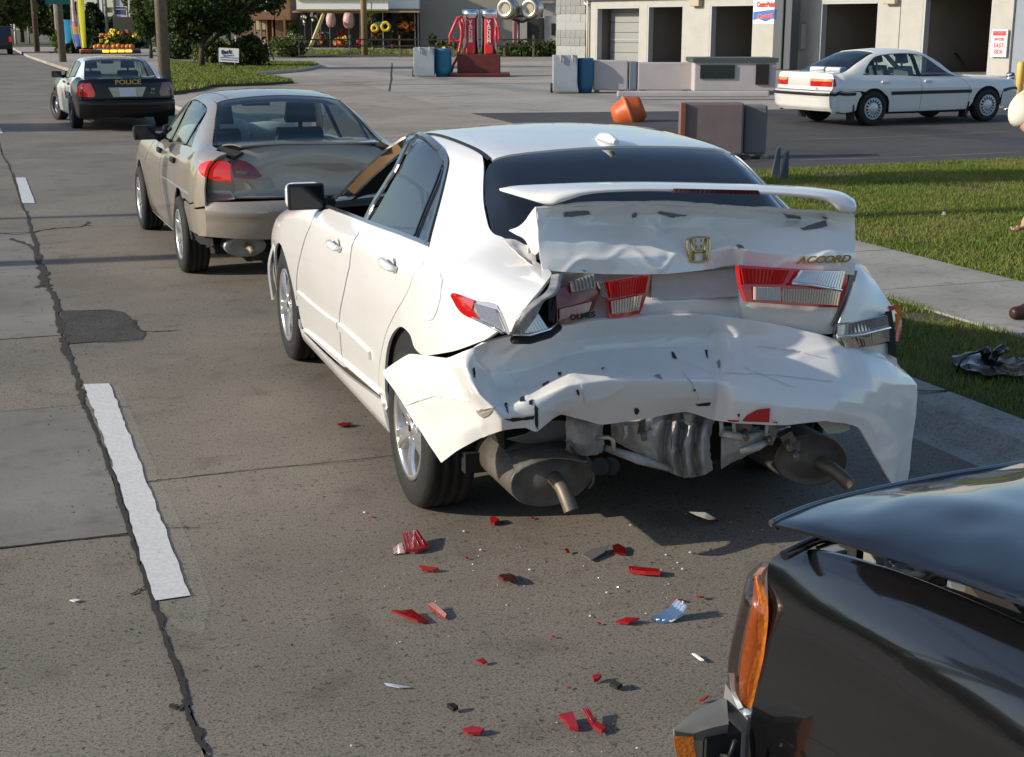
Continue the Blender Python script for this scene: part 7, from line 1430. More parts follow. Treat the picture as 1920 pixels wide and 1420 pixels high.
for px, py, r_, h_, lb_ in ((543, 107, .9, 1.15, 'round green bush at the fence end'), (467, 129, .72, 1.25, 'dark trimmed bush right of the yard sign'), (442, 128, .5, .8, 'small light bush behind the yard sign'), (398, 124, .62, 1.15, 'yellow green bush left of the yard sign'), (336, 111, 1.0, 1.2, 'dark bush beside the wooden pole'), (330, 88, 1.4, 1.3, 'bush under the white signboard'), (145, 100, 1.2, 1.5, 'dark mounded shrub under the feather flags')): bush(lb_, tuple(onz(px, py, LZ)), r_, h_, 70, .11 if py > 105 else .2, LEAF_L if 'yellow' in lb_ or 'light' in lb_ or 'round' in lb_ else LEAF_D)
# yard sign
c = onz(432, 132, LZ+.08); k = Dof(c)/FPX; t = thing('yard_sign', 'white tilted yard sign with dark lettering on the island lawn', 'sign', tuple(c), -CAMYAW)
h_ = 132-94; b = MB(); b.tube([(-17*k, 0, 0), (-18*k, 0, 24*k)], .03, 6); b.tube([(9*k, 0, 0), (10*k, 0, 20*k)], .03, 6); b.build('leg', STEELW, t)
sb = MB().box((-1*k, -.02, 27*k), (36*k, .03, 25*k), 0, 0, 0, R(3)).build('sign_board', WHI, t); MB().box((-18.8*k, .03, 27*k), (2.4*k, .12, 25*k), 0, 0, 0, R(3)).build('sign_side', mat('blue side', (.3, .42, .6), .5), t)
INK = mat('sign ink', (.03, .03, .06), .6); text_part('sign_lettering', 'Bark', 9.5*k, INK, sb, (-5*k, -.04, 32.5*k), (R(90), R(-3), 0), .003, 1.1, 0, .012); text_part('sign_lettering', 'Busters', 5.5*k, INK, sb, (-1.5*k, -.04, 26.5*k), (R(90), R(-3), 0), .003, 1.2)
for z_, w_ in ((22.5, 33), (18.5, 31)): MB().box((-1*k, -.042, z_*k), (w_*k, .008, 1.6*k), 0, 0, 0, R(3)).build('sign_line', mat('line blue', (.15, .18, .35), .6), sb)
# ---------------------------------------------------------------- poles, flags, displays on the left
pole('brown wooden pole right of the police car', 310, 163, .185, 11.5, arms=True)
t = pole('wooden pole carrying the green street sign', 118, 116, .19, 12)
c = np.array(t.location); k = Dof(c)/FPX; s = thing('street_sign', 'green street name blade on the second wooden pole', 'sign', tuple(c+np.array([0, 0, (116-9)*k])), -CAMYAW); MB().box((.05, -.25, 0), (43*k, .03, 11*k), .3).build('blade', mat('sign green', (.02, .16, .12), .5), s)
pole('grey lamp pole beside the street sign pole', 110, 92, .17, 12, mat('grey steel pole', (.34, .34, .33), .5)); pole('dark brown pole on the brick island', 70, 97, .2, 12, mat('brown pole', (.15, .10, .065), .85, noise=.3, nscale=4), arms=True)
pole('slim pale lamp pole at the left edge', 18, 78, .22, 14, MATS['grey steel pole']); pole('paler of two thin poles behind the mum display', 196, 70, .22, 14, mat('pale steel', (.5, .48, .46), .5)); pole('greyer of two thin poles behind the mum display', 188, 76, .2, 14, MATS['grey steel pole'])
for px, lb_ in ((24, 'left short white post by the far verge'), (30, 'right short white post by the far verge')): pole(lb_, px, 80, .14, 2.2, mat('white post', (.6, .6, .58), .5), 'short_post', 'post')
t = pole('slim post carrying the small yellow road sign', 55, 79, .1, 2.2, MATS['grey steel pole'], 'sign_post', 'post'); c = np.array(t.location); k = Dof(c)/FPX
s = thing('road_sign', 'small square yellow road sign on a slim post', 'sign', tuple(onD(60, 59, Dof(c)-.2)), -CAMYAW); MB().box((0, 0, 0), (9*k, .05, 9*k)).build('plate', mat('sign yellow', (.75, .45, .02), .5), s); MB().box((0, -.04, 0), (3*k, .02, 5*k)).build('symbol', mat('sign brown', (.25, .12, .03), .5), s)
for x0, y0, x1, y1 in ((52, 96, 92, 106),): o = MB(); fbox(o, x0, y0+2, x1, y1, 96, 3); struct(o.build('brick_island', mat('brick red', (.20, .09, .06), .85, noise=.3, nscale=6)))
def feather(label, px, yb, D, pts, bands):
    c_ = onD(px, yb, D); k = D/FPX; t = thing('feather_flag', label, 'flag', tuple(c_), -CAMYAW); P = np.array(pts, float); P = np.stack([(P[:, 0]-px)*k, (yb-P[:, 1])*k, (P[:, 2]-px)*k], 1)
    MB().tube([(P[0][0], .03, 0)]+[(p[0]-.03, .03, p[1]) for p in P], .035, 6).build('mast', mat('flag mast', (.3, .3, .3), .4), t)
    for (i0, i1, m) in bands:
        V = [];
        for i in range(i0, i1+1): V += [(P[i][0], .02*math.sin(i*2.), P[i][1]), ((P[i][0]+P[i][2])/2, -.06+.03*math.sin(i), P[i][1]), (P[i][2], .03*math.cos(i*1.7), P[i][1])]
        n = len(V); F_ = []
        for j in range(i1-i0): F_ += [(3*j, 3*j+1, 3*j+4, 3*j+3), (3*j+1, 3*j+2, 3*j+5, 3*j+4)]
        V2 = V+[(v[0], v[1]+.015, v[2]) for v in V]; MB().add(V2, F_+[tuple(q+n for q in f)[::-1] for f in F_], 0, True).build('cloth', m, t)
YF = mat('flag yellow', (.72, .68, .03), .6)
feather('tall bright yellow feather flag', 160, 93, 76, [(155, 90, 162), (152, 60, 163), (152, 20, 164), (153, -20, 163), (156, -50, 160)], [(0, 4, YF)])
feather('multicoloured feather flag left of the yellow one', 146, 92, 77, [(143, 88, 151), (140, 78, 151), (139, 66, 151), (138, 53, 151), (139, 44, 149), (140, 20, 146), (139, -10, 146), (141, -40, 145)], [(0, 2, mat('flag blue', (.10, .18, .48), .6)), (2, 3, mat('flag amber', (.6, .38, .08), .6)), (3, 4, mat('flag pink', (.6, .2, .22), .6)), (4, 7, mat('flag rose', (.62, .42, .42), .6))])
feather('short turquoise feather flag behind the street sign pole', 128, 86, 79, [(123, 82, 132), (122, 70, 137), (122, 52, 139), (125, 40, 136)], [(0, 3, mat('flag turquoise', (.02, .28, .50), .6))])
# mum and pumpkin display
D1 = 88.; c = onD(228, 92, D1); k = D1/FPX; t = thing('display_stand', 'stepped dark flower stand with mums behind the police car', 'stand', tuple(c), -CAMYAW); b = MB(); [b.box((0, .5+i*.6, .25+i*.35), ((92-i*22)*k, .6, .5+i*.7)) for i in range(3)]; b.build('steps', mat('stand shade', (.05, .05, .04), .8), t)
for i, (px, py, w, h, col, m) in enumerate(((186, 84, 22, 20, None, PINE), (206, 82, 24, 18, 'yellow', LEAF_D), (230, 82, 26, 20, None, LEAF_D), (256, 84, 28, 16, None, PINE), (197, 71, 18, 10, 'orange', LEAF_D), (216, 64, 14, 12, 'yellow', LEAF_D), (236, 66, 18, 12, 'rust', LEAF_D), (252, 72, 20, 10, 'yellow', LEAF_D))):
    plant(['conifer at the left end of the mum display', 'yellow mums in the lower tier of the display', 'plain green mum in the middle of the display', 'conifer at the right end of the mum display', 'orange mums on the left upper tier', 'yellow mums crowning the display', 'rust mums right of the crowning yellow ones', 'yellow mums on the right upper tier'][i], px, py+6, w, h, D1-1+i*.1, col, None, 40, m)
PUM = mat('pumpkin', (.55, .16, .02), .5)
def pumpkin(px, py, r_, D, lb_, grp):
    p = onD(px, py, D); t = thing('pumpkin', lb_, 'pumpkin', tuple(p), 0, grp); V = []; n = 20
    for a in np.linspace(-1.5, 1.5, 7):
        for q in range(n): th = 2*math.pi*q/n; rr_ = r_*math.cos(a)*(1-.07*(q % 2)); V.append((rr_*math.cos(th), rr_*math.sin(th), r_*.85+r_*.8*math.sin(a)))
    MB().add(V, [(i*n+j, i*n+(j+1) % n, (i+1)*n+(j+1) % n, (i+1)*n+j) for i in range(6) for j in range(n)], 0, True).build('shell', PUM, t); MB().tube([(0, 0, r_*1.6), (.03, 0, r_*1.95)], r_*.12, 6).build('stalk', BARK, t)
for i, px in enumerate((180, 187, 197, 203, 215, 223, 231, 240, 247)): pumpkin(px, 93+rng.uniform(-.6, .6), .16+.05*rng.random(), D1-2.4, 'orange pumpkin in the row along the foot of the mum display', 'pumpkins before the mum display')
for i, px in enumerate((329, 336, 344)): pumpkin(px, 89, .16, D1+6, 'orange pumpkin in the short row right of the wooden pole', 'pumpkins right of the wooden pole')
# far signs and buildings
def bigsign(label, D, rects, posts, name='pylon_sign'):
    x0 = rects[0]; c_ = onD((x0[0]+x0[2])/2, 75, D); c_[2] = LZ; t = thing(name, label, 'sign', tuple(c_))
    for x0, y0, x1, y1, m in rects: b = MB(); fbox(b, x0, y0, x1, y1, D, .35, 0, c_); b.build('panel', m, t)
    for x in posts: p = onD(x, 0, D)-c_; MB().tube([(p[0], p[1], -.3), (p[0], p[1], p[2]+6)], .16, 8).build('post', MATS['grey steel pole'], t)
SW = mat('sign pale', (.55, .55, .58), .5); SB = mat('sign navy', (.07, .10, .25), .5)
bigsign('tall pylon sign with white and navy panels', 150., [(214, 13, 237, 17, SB), (214, -30, 237, 12, SW), (214, 18, 237, 28, SB), (214, 29, 237, 41, SW), (224, 43, 238, 52, SB)], (213, 238)); bigsign('narrow white sign column right of the pylon sign', 145., [(240, 9, 245, 55, WHI), (249, -20, 257, 9, SW), (249, 14, 257, 22, SB), (249, 26, 257, 40, SW)], (247, 258))
bigsign('round tan sign left of the tall pylon sign', 150., [(196, 14, 211, 24, mat('sign tan', (.3, .24, .14), .6))], (197,)); bigsign('small yellow price sign above the mum display', 100., [(241, 57, 248, 64, mat('sign yellow', (.75, .45, .02), .5)), (240, 67, 257, 70, MATS['sign yellow'])], (244,)); bigsign('white signboard with grey lines behind the wooden pole', 118., [(334, 52, 361, 77, WHI), (337, 60, 355, 63, SW), (337, 67, 354, 71, mat('sign grey', (.3, .3, .32), .5)), (321, 54, 333, 61, mat('flag pinkish', (.6, .3, .36), .6))], (340, 356)); bigsign('small red sign beside the brown shop wing', 128., [(449, 35, 460, 47, mat('bright sign red', (.55, .03, .05), .5))], (452,))
t = thing('far_shed', 'pale grey shed among the far trees', 'building', tuple(onD(84, 78, 170.))); o0 = np.array(t.location); b = MB(); fbox(b, 68, 44, 104, 80, 170, 12, 0, o0); b.build('wall', mat('far grey', (.24, .24, .24), .8), t); b = MB(); fbox(b, 66, 41, 106, 44, 169.6, 13, 0, o0); b.build('roof', mat('far roof', (.12, .12, .12), .8), t); b = MB(); fbox(b, 92, 52, 100, 72, 169.8, .3, 0, o0); b.build('door', DARK, t)
# ---------------------------------------------------------------- trees
p = onz(378, 126, LZ+.08)
tree('broad dark shade tree on the island lawn', tuple(p), [(-.6, 0, 2.5, 1.2, 1.4, .9), (.9, .3, 2.6, 1.5, 1.6, .9), (2.5, .2, 2.9, 1.3, 1.4, .75), (-.2, -.3, 3.6, 2.0, 2., 1.2), (-.3, .2, 1.6, .7, .9, .5), (1.3, 0, 1.8, .8, .9, .4), (1.4, 0, 4.2, 2.2, 2., 1.2), (-.9, 0, 1.9, .6, .6, .5)], 420, 28, .12, LEAF_D, .12, 1.1)
tree('upright green tree left of the wooden pole', tuple(onD(283, 106, 80.)), [(0, 0, 2.6, .85, .8, 1.5), (.1, 0, 4.4, .8, .8, 1.6), (-.3, 0, 1.5, .5, .5, .6)], 150, 24, .13, LEAF_M, .09, 1.)
for i, (px, D, w, h, m, lb_) in enumerate(((-40, 150, 9, 12, LEAF_L, 'far tree beyond the left picture edge'), (6, 150, 6, 11, LEAF_L, 'pale green far tree at the left edge'), (42, 160, 7, 12, LEAF_M, 'dark far tree between the two left poles'), (84, 182, 7, 9, LEAF_M, 'dark far tree over the pale shed'), (98, 150, 4, 5.5, LEAF_M, 'far tree left of the street sign pole'), (128, 150, 4, 4.6, LEAF_M, 'far tree behind the turquoise flag'), (176, 175, 4.5, 4.4, PINE, 'conical dark far tree right of the yellow flag'), (206, 180, 4.5, 3.0, LEAF_M, 'low far tree below the round tan sign'), (272, 170, 4, 5, LEAF_M, 'tall far tree right of the pylon sign'), (300, 150, 6, 11, LEAF_D, 'far tree behind the brown wooden pole'), (345, 140, 6, 10, LEAF_D, 'far tree behind the white signboard'), (395, 150, 7, 11, LEAF_D, 'far tree behind the shade tree'), (430, 165, 6, 10, LEAF_D, 'far tree left of the small red sign'), (465, 170, 7, 14, LEAF_D, 'far tree above the brown shop wing'))):
    tree(lb_, tuple(onD(px, 78, D)), [(0, 0, h*.55, w*.42, w*.42, h*.42), (w*.2, 0, h*.4, w*.35, w*.35, h*.28), (-w*.2, 0, h*.42, w*.35, w*.35, h*.3)] if m is not PINE else [(0, 0, h*.3, w*.5, w*.5, h*.25), (0, 0, h*.6, w*.32, w*.32, h*.25), (0, 0, h*.85, w*.14, w*.14, h*.14)], 110, 22, .34, m, .2, h*.3, 'trees along the far end of the street')
# trees and a line pole across the street; they show in the glossy paint and glass
for i in range(13):
    y = -50+i*13+rng.uniform(-3, 3); x = -52+rng.uniform(-6, 6); h = rng.uniform(8.5, 12.5); w = rng.uniform(7, 10)
    tree('street tree in the row across the road', (x, y, 0), [(0, 0, h*.6, w*.5, w*.5, h*.38), (0, w*.2, h*.45, w*.45, w*.45, h*.25)], 70, 18, .5, LEAF_D, .2, h*.3, 'street trees across the road')
for i in range(16):
    y = -40+i*11+rng.uniform(-3, 3); x = -66+rng.uniform(-5, 5); h = rng.uniform(12, 15.5); w = rng.uniform(8, 11)
    tree('taller street tree in the back row across the road', (x, y, 0), [(0, 0, h*.55, w*.5, w*.5, h*.42), (0, w*.2, h*.22, w*.6, w*.6, h*.24), (0, -w*.3, h*.2, w*.5, w*.6, h*.2)], 110, 18, .6, LEAF_D, .22, h*.3, 'back row of trees across the road')
t = pole('tall line pole on the left kerb', 0, 0, .16, 11.5, arms=True, P=(-10.5, 13.1, 0))
b = MB()
for s in (-1.1, -.5, .6, 1.15):
    b.tube([(math.sin(CAMYAW)*s, math.cos(CAMYAW)*s*0-60, 10.8), (math.sin(CAMYAW)*s, -30, 10.2), (math.sin(CAMYAW)*s, 0, 10.75), (math.sin(CAMYAW)*s, 30, 10.2), (math.sin(CAMYAW)*s, 60, 10.8)], .018, 5)
b.build('wire', TRIM, t)
tree('unseen narrow tree added left of the road to shade the lawn', (-13.2, 16.3, 0), [(0, 0, 9.6, .75, .6, 1.4), (0, 0, 8., .6, .55, .8)], 60, 40, .16, LEAF_M, .06, 7.5)  # out of view, added so its slim crown throws a shadow band on the lawn
tree('second street tree on the left kerb ahead', (-14, 30.2, 0), [(0, 0, 5.8, 1.6, 1.1, .9), (0, 0, 4.6, 1.2, 1., .6)], 90, 40, .18, LEAF_M, .16, 4.)
# ---------------------------------------------------------------- far vehicles
def far_van(name, label, cat, loc, rz, L_, W_, H_, m, tail):
    t = thing(name, label, cat, loc, rz); b = MB(); pr = [(-L_/2, .35), (L_/2, .35), (L_/2, .75), (L_/2-.25, .98), (L_*.26, 1.05), (L_*.10, H_), (-L_/2+.18, H_), (-L_/2, 1.05)]
    b.prism(pr, lambda a, z_, q: (a, q, z_), -W_/2, W_/2); bevel(b.build('body', m, t), .07, 2); gm_ = mat('far glass', (.015, .02, .025), .05, spec=.8)
    MB().prism([(-L_/2-.012, 1.12), (-L_/2+.14, H_-.1), (-L_/2+.2, H_-.1), (-L_/2+.05, 1.12)], lambda a, z_, q: (a, q, z_), -W_*.4, W_*.4).build('rear_window', gm_, t)
    MB().prism([(L_*.255+.02, 1.08), (L_*.105+.02, H_-.08), (L_*.09, H_-.08), (L_*.22, 1.08)], lambda a, z_, q: (a, q, z_), -W_*.42, W_*.42).build('windscreen', gm_, t)
    for s in (1, -1):
        MB().prism([(-L_/2+.35, 1.1), (L_*.2, 1.1), (L_*.08, H_-.12), (-L_/2+.42, H_-.12)], lambda a, z_, q: (a, q, z_), s*W_/2+.004, s*W_/2-.02).build('side_window', gm_, t)
        MB().box((-L_/2-.01, s*W_*.43, 1.0), (.05, .16, .34)).build('tail_light', REDL_ON if tail else REDL, t); MB().box((L_/2-.05, s*W_*.36, .78), (.12, .3, .16)).build('head_lamp', CHROME, t)
    MB().box((L_/2-.0, 0, .66), (.06, W_*.4, .12)).build('grille', TRIM, t); MB().box((-L_/2-.04, 0, .5), (.1, W_*.94, .2)).build('bumper', TRIM if tail else m, t)
    tm, rm = wheel_meshes(.34, .22, 'steel' if tail else 'cap')
    for x in (-L_*.3, L_*.31):
        for s in (1, -1): o = link('wheel', tm, None, t); o.location = (x, s*(W_/2-.1), .34); o.rotation_euler = (0, 0, 0 if s > 0 else R(180)); link('rim', rm, None, o)
    return t
p = onz(9, 103, 0); far_van('dark_van', 'dark van with lit brake lights at the left picture edge', 'van', (p[0]-.45, p[1]+2.3, 0), R(92), 4.5, 1.85, 1.85, mat('dark green black', (.012, .018, .02), .25, coat=.6), True)
p = onz(456, 84, LZ); far_van('white_minivan', 'white minivan facing the street beside the brown shop wing', 'van', (p[0]+1, p[1]+1.5, LZ), R(90-20+180+18), 4.6, 1.85, 1.75, mat('far white', (.7, .7, .7), .3, coat=.6), False)
p = onz(443, 87, LZ); pole('thin white post before the minivan', 442, 88, .05, .9, mat('white post', (.6, .6, .58), .5), 'short_post', 'post')
# ================================================================== the bystander at the right edge
def skin(name, verts, edges, rad, m, parent, lev=2, root=0):
    me = bpy.data.meshes.new(name); me.from_pydata([tuple(v) for v in verts], edges, []); o = link(name, me, m, parent)
    a = o.modifiers.new('skin', 'SKIN')
    for i, r in enumerate(rad): me.skin_vertices[0].data[i].radius = (r, r) if not isinstance(r, tuple) else r
    me.skin_vertices[0].data[root].use_root = True
    a.use_smooth_shade = True; b = o.modifiers.new('sub', 'SUBSURF'); b.levels = b.render_levels = lev
    dg = bpy.context.evaluated_depsgraph_get(); nm = bpy.data.meshes.new_from_object(o.evaluated_get(dg)); o.modifiers.clear(); o.data = nm
    nm.materials.clear(); nm.materials.append(m); nm.polygons.foreach_set('use_smooth', [True]*len(nm.polygons)); return o
SKIN = mat('skin', (.50, .27, .18), .5, noise=.12, nscale=25); DENIM = mat('denim', (.035, .045, .10), .85, noise=.3, nscale=30); SHIRT = mat('pale shirt', (.66, .64, .52), .8, noise=.08, nscale=6); BOOT = mat('dark brown boot', (.045, .018, .016), .45, noise=.3, nscale=14); HAIR = mat('brown hair', (.04, .025, .015), .7)
pp = thing('person', 'bystander cut by the right edge in pale shirt, dark jeans and brown shoes', 'person', (0, 0, 0))
hand = onD(1931, 408, 7.62); elb = onD(1996, 300, 7.78); slv = onD(1909, 214, 7.98); shoe = onz(1906, 606, .12)
fx_, fy_ = HX, HY
px0 = shoe+HX*.30+HY*.16; px0[2] = .12
def B(a, b, z): return px0+HX*a+HY*b+np.array([0, 0, z])
# body: one continuous figure
hip = B(.02, 0, .92); V = [hip, B(.02, 0, 1.08), B(.0, .0, 1.28), B(.0, .0, 1.44), B(-.01, 0, 1.53), B(-.02, -.01, 1.62), B(-.03, -.01, 1.71), B(-.03, -.01, 1.78),
     B(-.10, 0, .88), B(-.12, -.01, .52), B(-.14, -.02, .12), B(.13, .02, .88), B(.16, .05, .52), B(.18, .06, .12),
     B(-.17, .0, 1.40), slv+np.array([.03, .0, -.02]), elb, hand+(elb-hand)*.22, B(.17, .02, 1.40), B(.26, .03, 1.14), B(.24, -.02, .90)]
E_ = [(0, 1), (1, 2), (2, 3), (3, 4), (4, 5), (5, 6), (6, 7), (0, 8), (8, 9), (9, 10), (0, 11), (11, 12), (12, 13), (3, 14), (14, 15), (15, 16), (16, 17), (3, 18), (18, 19), (19, 20)]
rd = [.15, .14, .15, .13, .06, .075, .10, .07, .10, .07, .05, .10, .07, .05, .065, .055, .043, .030, .065, .05, .035]
body = skin('body', V, E_, rd, SKIN, pp)
skin('jeans', [hip, B(-.10, 0, .86), B(-.12, -.01, .52), B(-.14, -.02, .15), B(.13, .02, .86), B(.16, .05, .52), B(.18, .06, .15), B(.02, 0, 1.05)], [(0, 1), (1, 2), (2, 3), (0, 4), (4, 5), (5, 6), (0, 7)], [.165, .115, .085, .068, .115, .085, .068, .155], DENIM, pp)
skin('shirt', [B(.02, 0, 1.0), B(.0, 0, 1.25), B(0, 0, 1.42), B(-.17, 0, 1.41), slv+np.array([.02, .0, .03]), slv+np.array([.0, 0, -.085])+HX*.035, B(.17, .02, 1.41), B(.23, .03, 1.22), B(-.01, 0, 1.50)], [(0, 1), (1, 2), (2, 3), (3, 4), (4, 5), (2, 6), (6, 7), (2, 8)], [.165, .165, .15, .09, .088, .082, .09, .085, .075], SHIRT, pp)
# hand: palm, five bent fingers
d = (hand-elb)/np.linalg.norm(hand-elb); s_ = np.cross(d, HY); s_ /= np.linalg.norm(s_); q_ = np.cross(s_, d)
wr = hand+(elb-hand)*.22
HVv = [wr, hand+d*.0, hand+d*.045]; HE = [(0, 1), (1, 2)]; HR = [.029, (.036, .022), (.038, .02)]
for k, (off, L_) in enumerate(((-.032, .075), (-.011, .088), (.011, .082), (.031, .064))):
    b0 = hand+d*.045+q_*off; i = len(HVv); HVv += [b0+d*.012, b0+d*L_*.5-s_*.012, b0+d*L_*.82-s_*.035, b0+d*L_*.85-s_*.055]; HE += [(2, i), (i, i+1), (i+1, i+2), (i+2, i+3)]; HR += [.0105, .0095, .0085, .007]
i = len(HVv); HVv += [hand+d*.01-q_*.034, hand+d*.035-q_*.056-s_*.01, hand+d*.065-q_*.052-s_*.02]; HE += [(1, i), (i, i+1), (i+1, i+2)]; HR += [.014, .011, .009]
skin('hand', HVv, HE, HR, SKIN, body, 2)
hd = MB()
for sgn in (-1, 1): hd.lathe([(.001, -.012), (.012, 0), (.001, .012)], 10, Matrix.Translation(B(-.03+sgn*.033, -.105, 1.70)))
hd.build('eye', mat('eye', (.1, .08, .07), .2), body); MB().tube([B(-.03, -.105, 1.70), B(-.03, -.125, 1.665), B(-.03, -.10, 1.655)], [.009, .014, .008], 8).build('nose', SKIN, body); MB().tube([B(-.055, -.098, 1.625), B(-.03, -.103, 1.622), B(-.005, -.098, 1.625)], .006, 6).build('mouth', mat('lips', (.35, .12, .1), .5), body)
bb_ = MB(); [bb_.lathe([(.001, -.01), (.03, 0), (.001, .012)], 12, Matrix.Translation(B(-.03+sg*.10, .0, 1.68)) @ Matrix.Rotation(R(90), 4, 'Y')) for sg in (-1, 1)]; bb_.build('ear', SKIN, body)
skin('hair', [B(-.03, .02, 1.74), B(-.03, -.03, 1.80), B(-.03, .06, 1.68)], [(0, 1), (0, 2)], [.105, .07, .08], HAIR, body)
for a, b_, toe in ((-.14, -.02, -1), (.18, .06, -1)):
    f = B(a, b_, 0); f2 = f.copy(); f2[2] = .165
    t_ = HX*-.17+HY*-.04; o = skin('shoe', [f2+np.array([0, 0, .05]), f2+np.array([0, 0, -.005])-t_*.25, f2+t_*.45+np.array([0, 0, 0]), f2+t_*1.0+np.array([0, 0, -.006]), ], [(0, 1), (0, 2), (2, 3)], [.055, .045, .048, .042], BOOT, pp)
    for v in o.data.vertices: v.co.z = max(v.co.z, .122)
# ================================================================== broken lens and trim on the road
SH_R = mat('red lens shard', (.30, .010, .014), .16, coat=1., emit=(.4, .01, .012), es=.02); SH_D = mat('dark red shard', (.12, .008, .008), .12, coat=1.)
SH_G = mat('grey plastic shard', (.12, .12, .12), .45); SH_W = mat('white chip', (.75, .75, .75), .4); SH_B = mat('bluish clear shard', (.42, .45, .55), .15, coat=1.); SH_K = mat('black crumb', (.015, .014, .013), .7)
def shard(label, pts, m, th=.006, tilt=.012, group='lens fragments scattered on the road', name='lens_shard', cat='debris', ribs=0, z=0.):
    P = np.array([onz(x, y)[:2] for x, y in pts]); c = P.mean(0); Q = P-c; n = len(Q); a = rng.uniform(0, 6.28); sl = tilt/max(.02, np.abs(Q).max())
    h = np.maximum(.0035+z, .004+tilt*.5+(Q[:, 0]*math.cos(a)+Q[:, 1]*math.sin(a))*sl*.5)
    b = MB(); b.add([(q[0], q[1], hh) for q, hh in zip(Q, h+th)]+[(q[0], q[1], hh) for q, hh in zip(Q, h)], [tuple(range(n)), tuple(range(n, 2*n))[::-1]]+[(i, (i+1) % n, n+(i+1) % n, n+i) for i in range(n)])
    o = b.build(name, m); o.location = (c[0], c[1], 0); tag(o, label, cat, group)
    if ribs:
        rb = MB(); d = Q[1]-Q[0]; e_ = Q[-1]-Q[0]
        for k in range(ribs): s = (k+.5)/ribs; p = Q[0]+d*s; q = Q[-1]+(Q[2 if n > 3 else 1]-Q[-1])*s; rb.tube([(p[0]*.9, p[1]*.9, h[0]+th), (q[0]*.9, q[1]*.9, h[-1]+th)], .0022, 4)
        rb.build('lens_ribs', m, o)
    return o
z = lambda L: [(600+x/2.56, 940+y/2.56) for x, y in L]
o = shard('large curved red shard with a pale clear end, left of the tailpipe', z([(395, 205), (470, 188), (522, 240), (470, 256), (412, 258)]), SH_R, .012, .03, ribs=4)
MB().add([(*(onz(x, y)[:2]-np.array(o.location)[:2]), .008) for x, y in z([(352, 262), (352, 230), (393, 206), (410, 256)])]+[(*(onz(x, y)[:2]-np.array(o.location)[:2]), .003) for x, y in z([(352, 262), (352, 230), (393, 206), (410, 256)])], [(0, 1, 2, 3), (7, 6, 5, 4), (0, 1, 5, 4), (1, 2, 6, 5), (2, 3, 7, 6), (3, 0, 4, 7)]).build('clear_end', mat('pink clear', (.45, .25, .24), .2, coat=1.), o)
shard('small red crumb just behind the left silencer tip', z([(815, 98), (835, 96), (860, 112), (838, 122), (818, 120)]), SH_R, .01)
shard('thin red sliver below the large curved red shard', z([(474, 328), (520, 334), (570, 340), (545, 347), (490, 344)]), SH_R, .006)
shard('dark red five-sided shard alone in the lane centre', z([(856, 396), (870, 378), (908, 364), (942, 388), (930, 410), (880, 414)]), SH_D, .012, .02)
shard('flat grey plastic triangle beside a dark red piece', z([(1258, 266), (1300, 246), (1388, 232), (1362, 266), (1300, 297)]), SH_G, .004, .012, name='plastic_shard')
shard('dark red piece touching the grey plastic triangle', z([(1402, 236), (1430, 226), (1466, 240), (1470, 266), (1410, 262)]), SH_D, .006, .012)
shard('long ribbed red strip lying across the lane', z([(1480, 332), (1540, 340), (1625, 352), (1632, 370), (1560, 364), (1484, 350)]), SH_R, .014, .006, ribs=9)
shard('red arrowhead shard, the larger of a neighbouring pair', z([(344, 566), (400, 558), (440, 544), (522, 590), (470, 596), (400, 580)]), SH_R, .008, .02)
shard('short red bar next to the red arrowhead shard', z([(517, 527), (545, 520), (608, 560), (600, 574), (570, 558)]), SH_R, .007, .015)
shard('slim red lozenge between the chrome fragment and lane centre', z([(1418, 590), (1470, 579), (1532, 589), (1480, 602)]), SH_R, .006)
shard('tiny red chip standing alone in the mid foreground', z([(748, 786), (785, 779), (803, 787), (780, 794)]), SH_R, .005)
shard('small red wedge just above a black crumb', z([(1305, 870), (1330, 860), (1352, 862), (1335, 876), (1315, 879)]), SH_R, .01)
shard('red boat-shaped shard at the bottom edge of the picture', z([(684, 1122), (730, 1109), (788, 1120), (770, 1134), (710, 1132)]), SH_R, .008)
shard('red stepped shard, left one of the bottom pair', z([(1145, 1062), (1212, 1050), (1240, 1112), (1196, 1108), (1180, 1084)]), SH_R, .01, .015)
shard('bent red shard, right one of the bottom pair', z([(1260, 1046), (1292, 1040), (1322, 1086), (1374, 1108), (1352, 1126), (1306, 1104)]), SH_R, .01, .02, ribs=3)
shard('pale bluish sliver in the left foreground', z([(310, 884), (350, 890), (434, 904), (380, 907), (320, 896)]), SH_B, .003, .004)
shard('white sliver beside the amber corner lamp', z([(1784, 748), (1800, 752), (1842, 782), (1825, 780)]), SH_W, .004)
shard('red chip touching the shade beside the black truck fender', z([(1690, 486), (1715, 478), (1742, 488), (1720, 494)]), SH_R, .005)
shard('red chip between chrome fragment and black truck fender', z([(1804, 476), (1825, 466), (1844, 474), (1822, 482)]), SH_R, .006)
shard('red chip just above the grey truck bumper end', z([(1820, 972), (1845, 960), (1864, 962), (1840, 974)]), SH_R, .006)
shard('dark smoked red lens in the shade under the black bonnet tip', z([(1768, 76), (1850, 68), (1912, 114), (1862, 122), (1800, 96)]), SH_D, .008, .02)
shard('red flakes on the road beside the white front door', [(631, 798), (645, 796), (662, 799), (650, 803), (636, 803)], SH_R, .004)
shard('tiny red crumb near the grey plastic triangle', z([(1173, 250), (1190, 247), (1198, 256), (1182, 260)]), SH_R, .006)
shard('black rubber crumb in the bottom foreground', z([(608, 1010), (640, 1004), (664, 1012), (640, 1022)]), SH_K, .012, name='crumb')
shard('black rubber crumb below the small red wedge', z([(1388, 900), (1410, 892), (1452, 914), (1425, 918)]), SH_K, .012, name='crumb')
shard('pale paper sliver on the left lane slab', [(131, 1130), (142, 1127), (151, 1129), (140, 1133)], SH_W, .003, .004, name='paper_sliver')
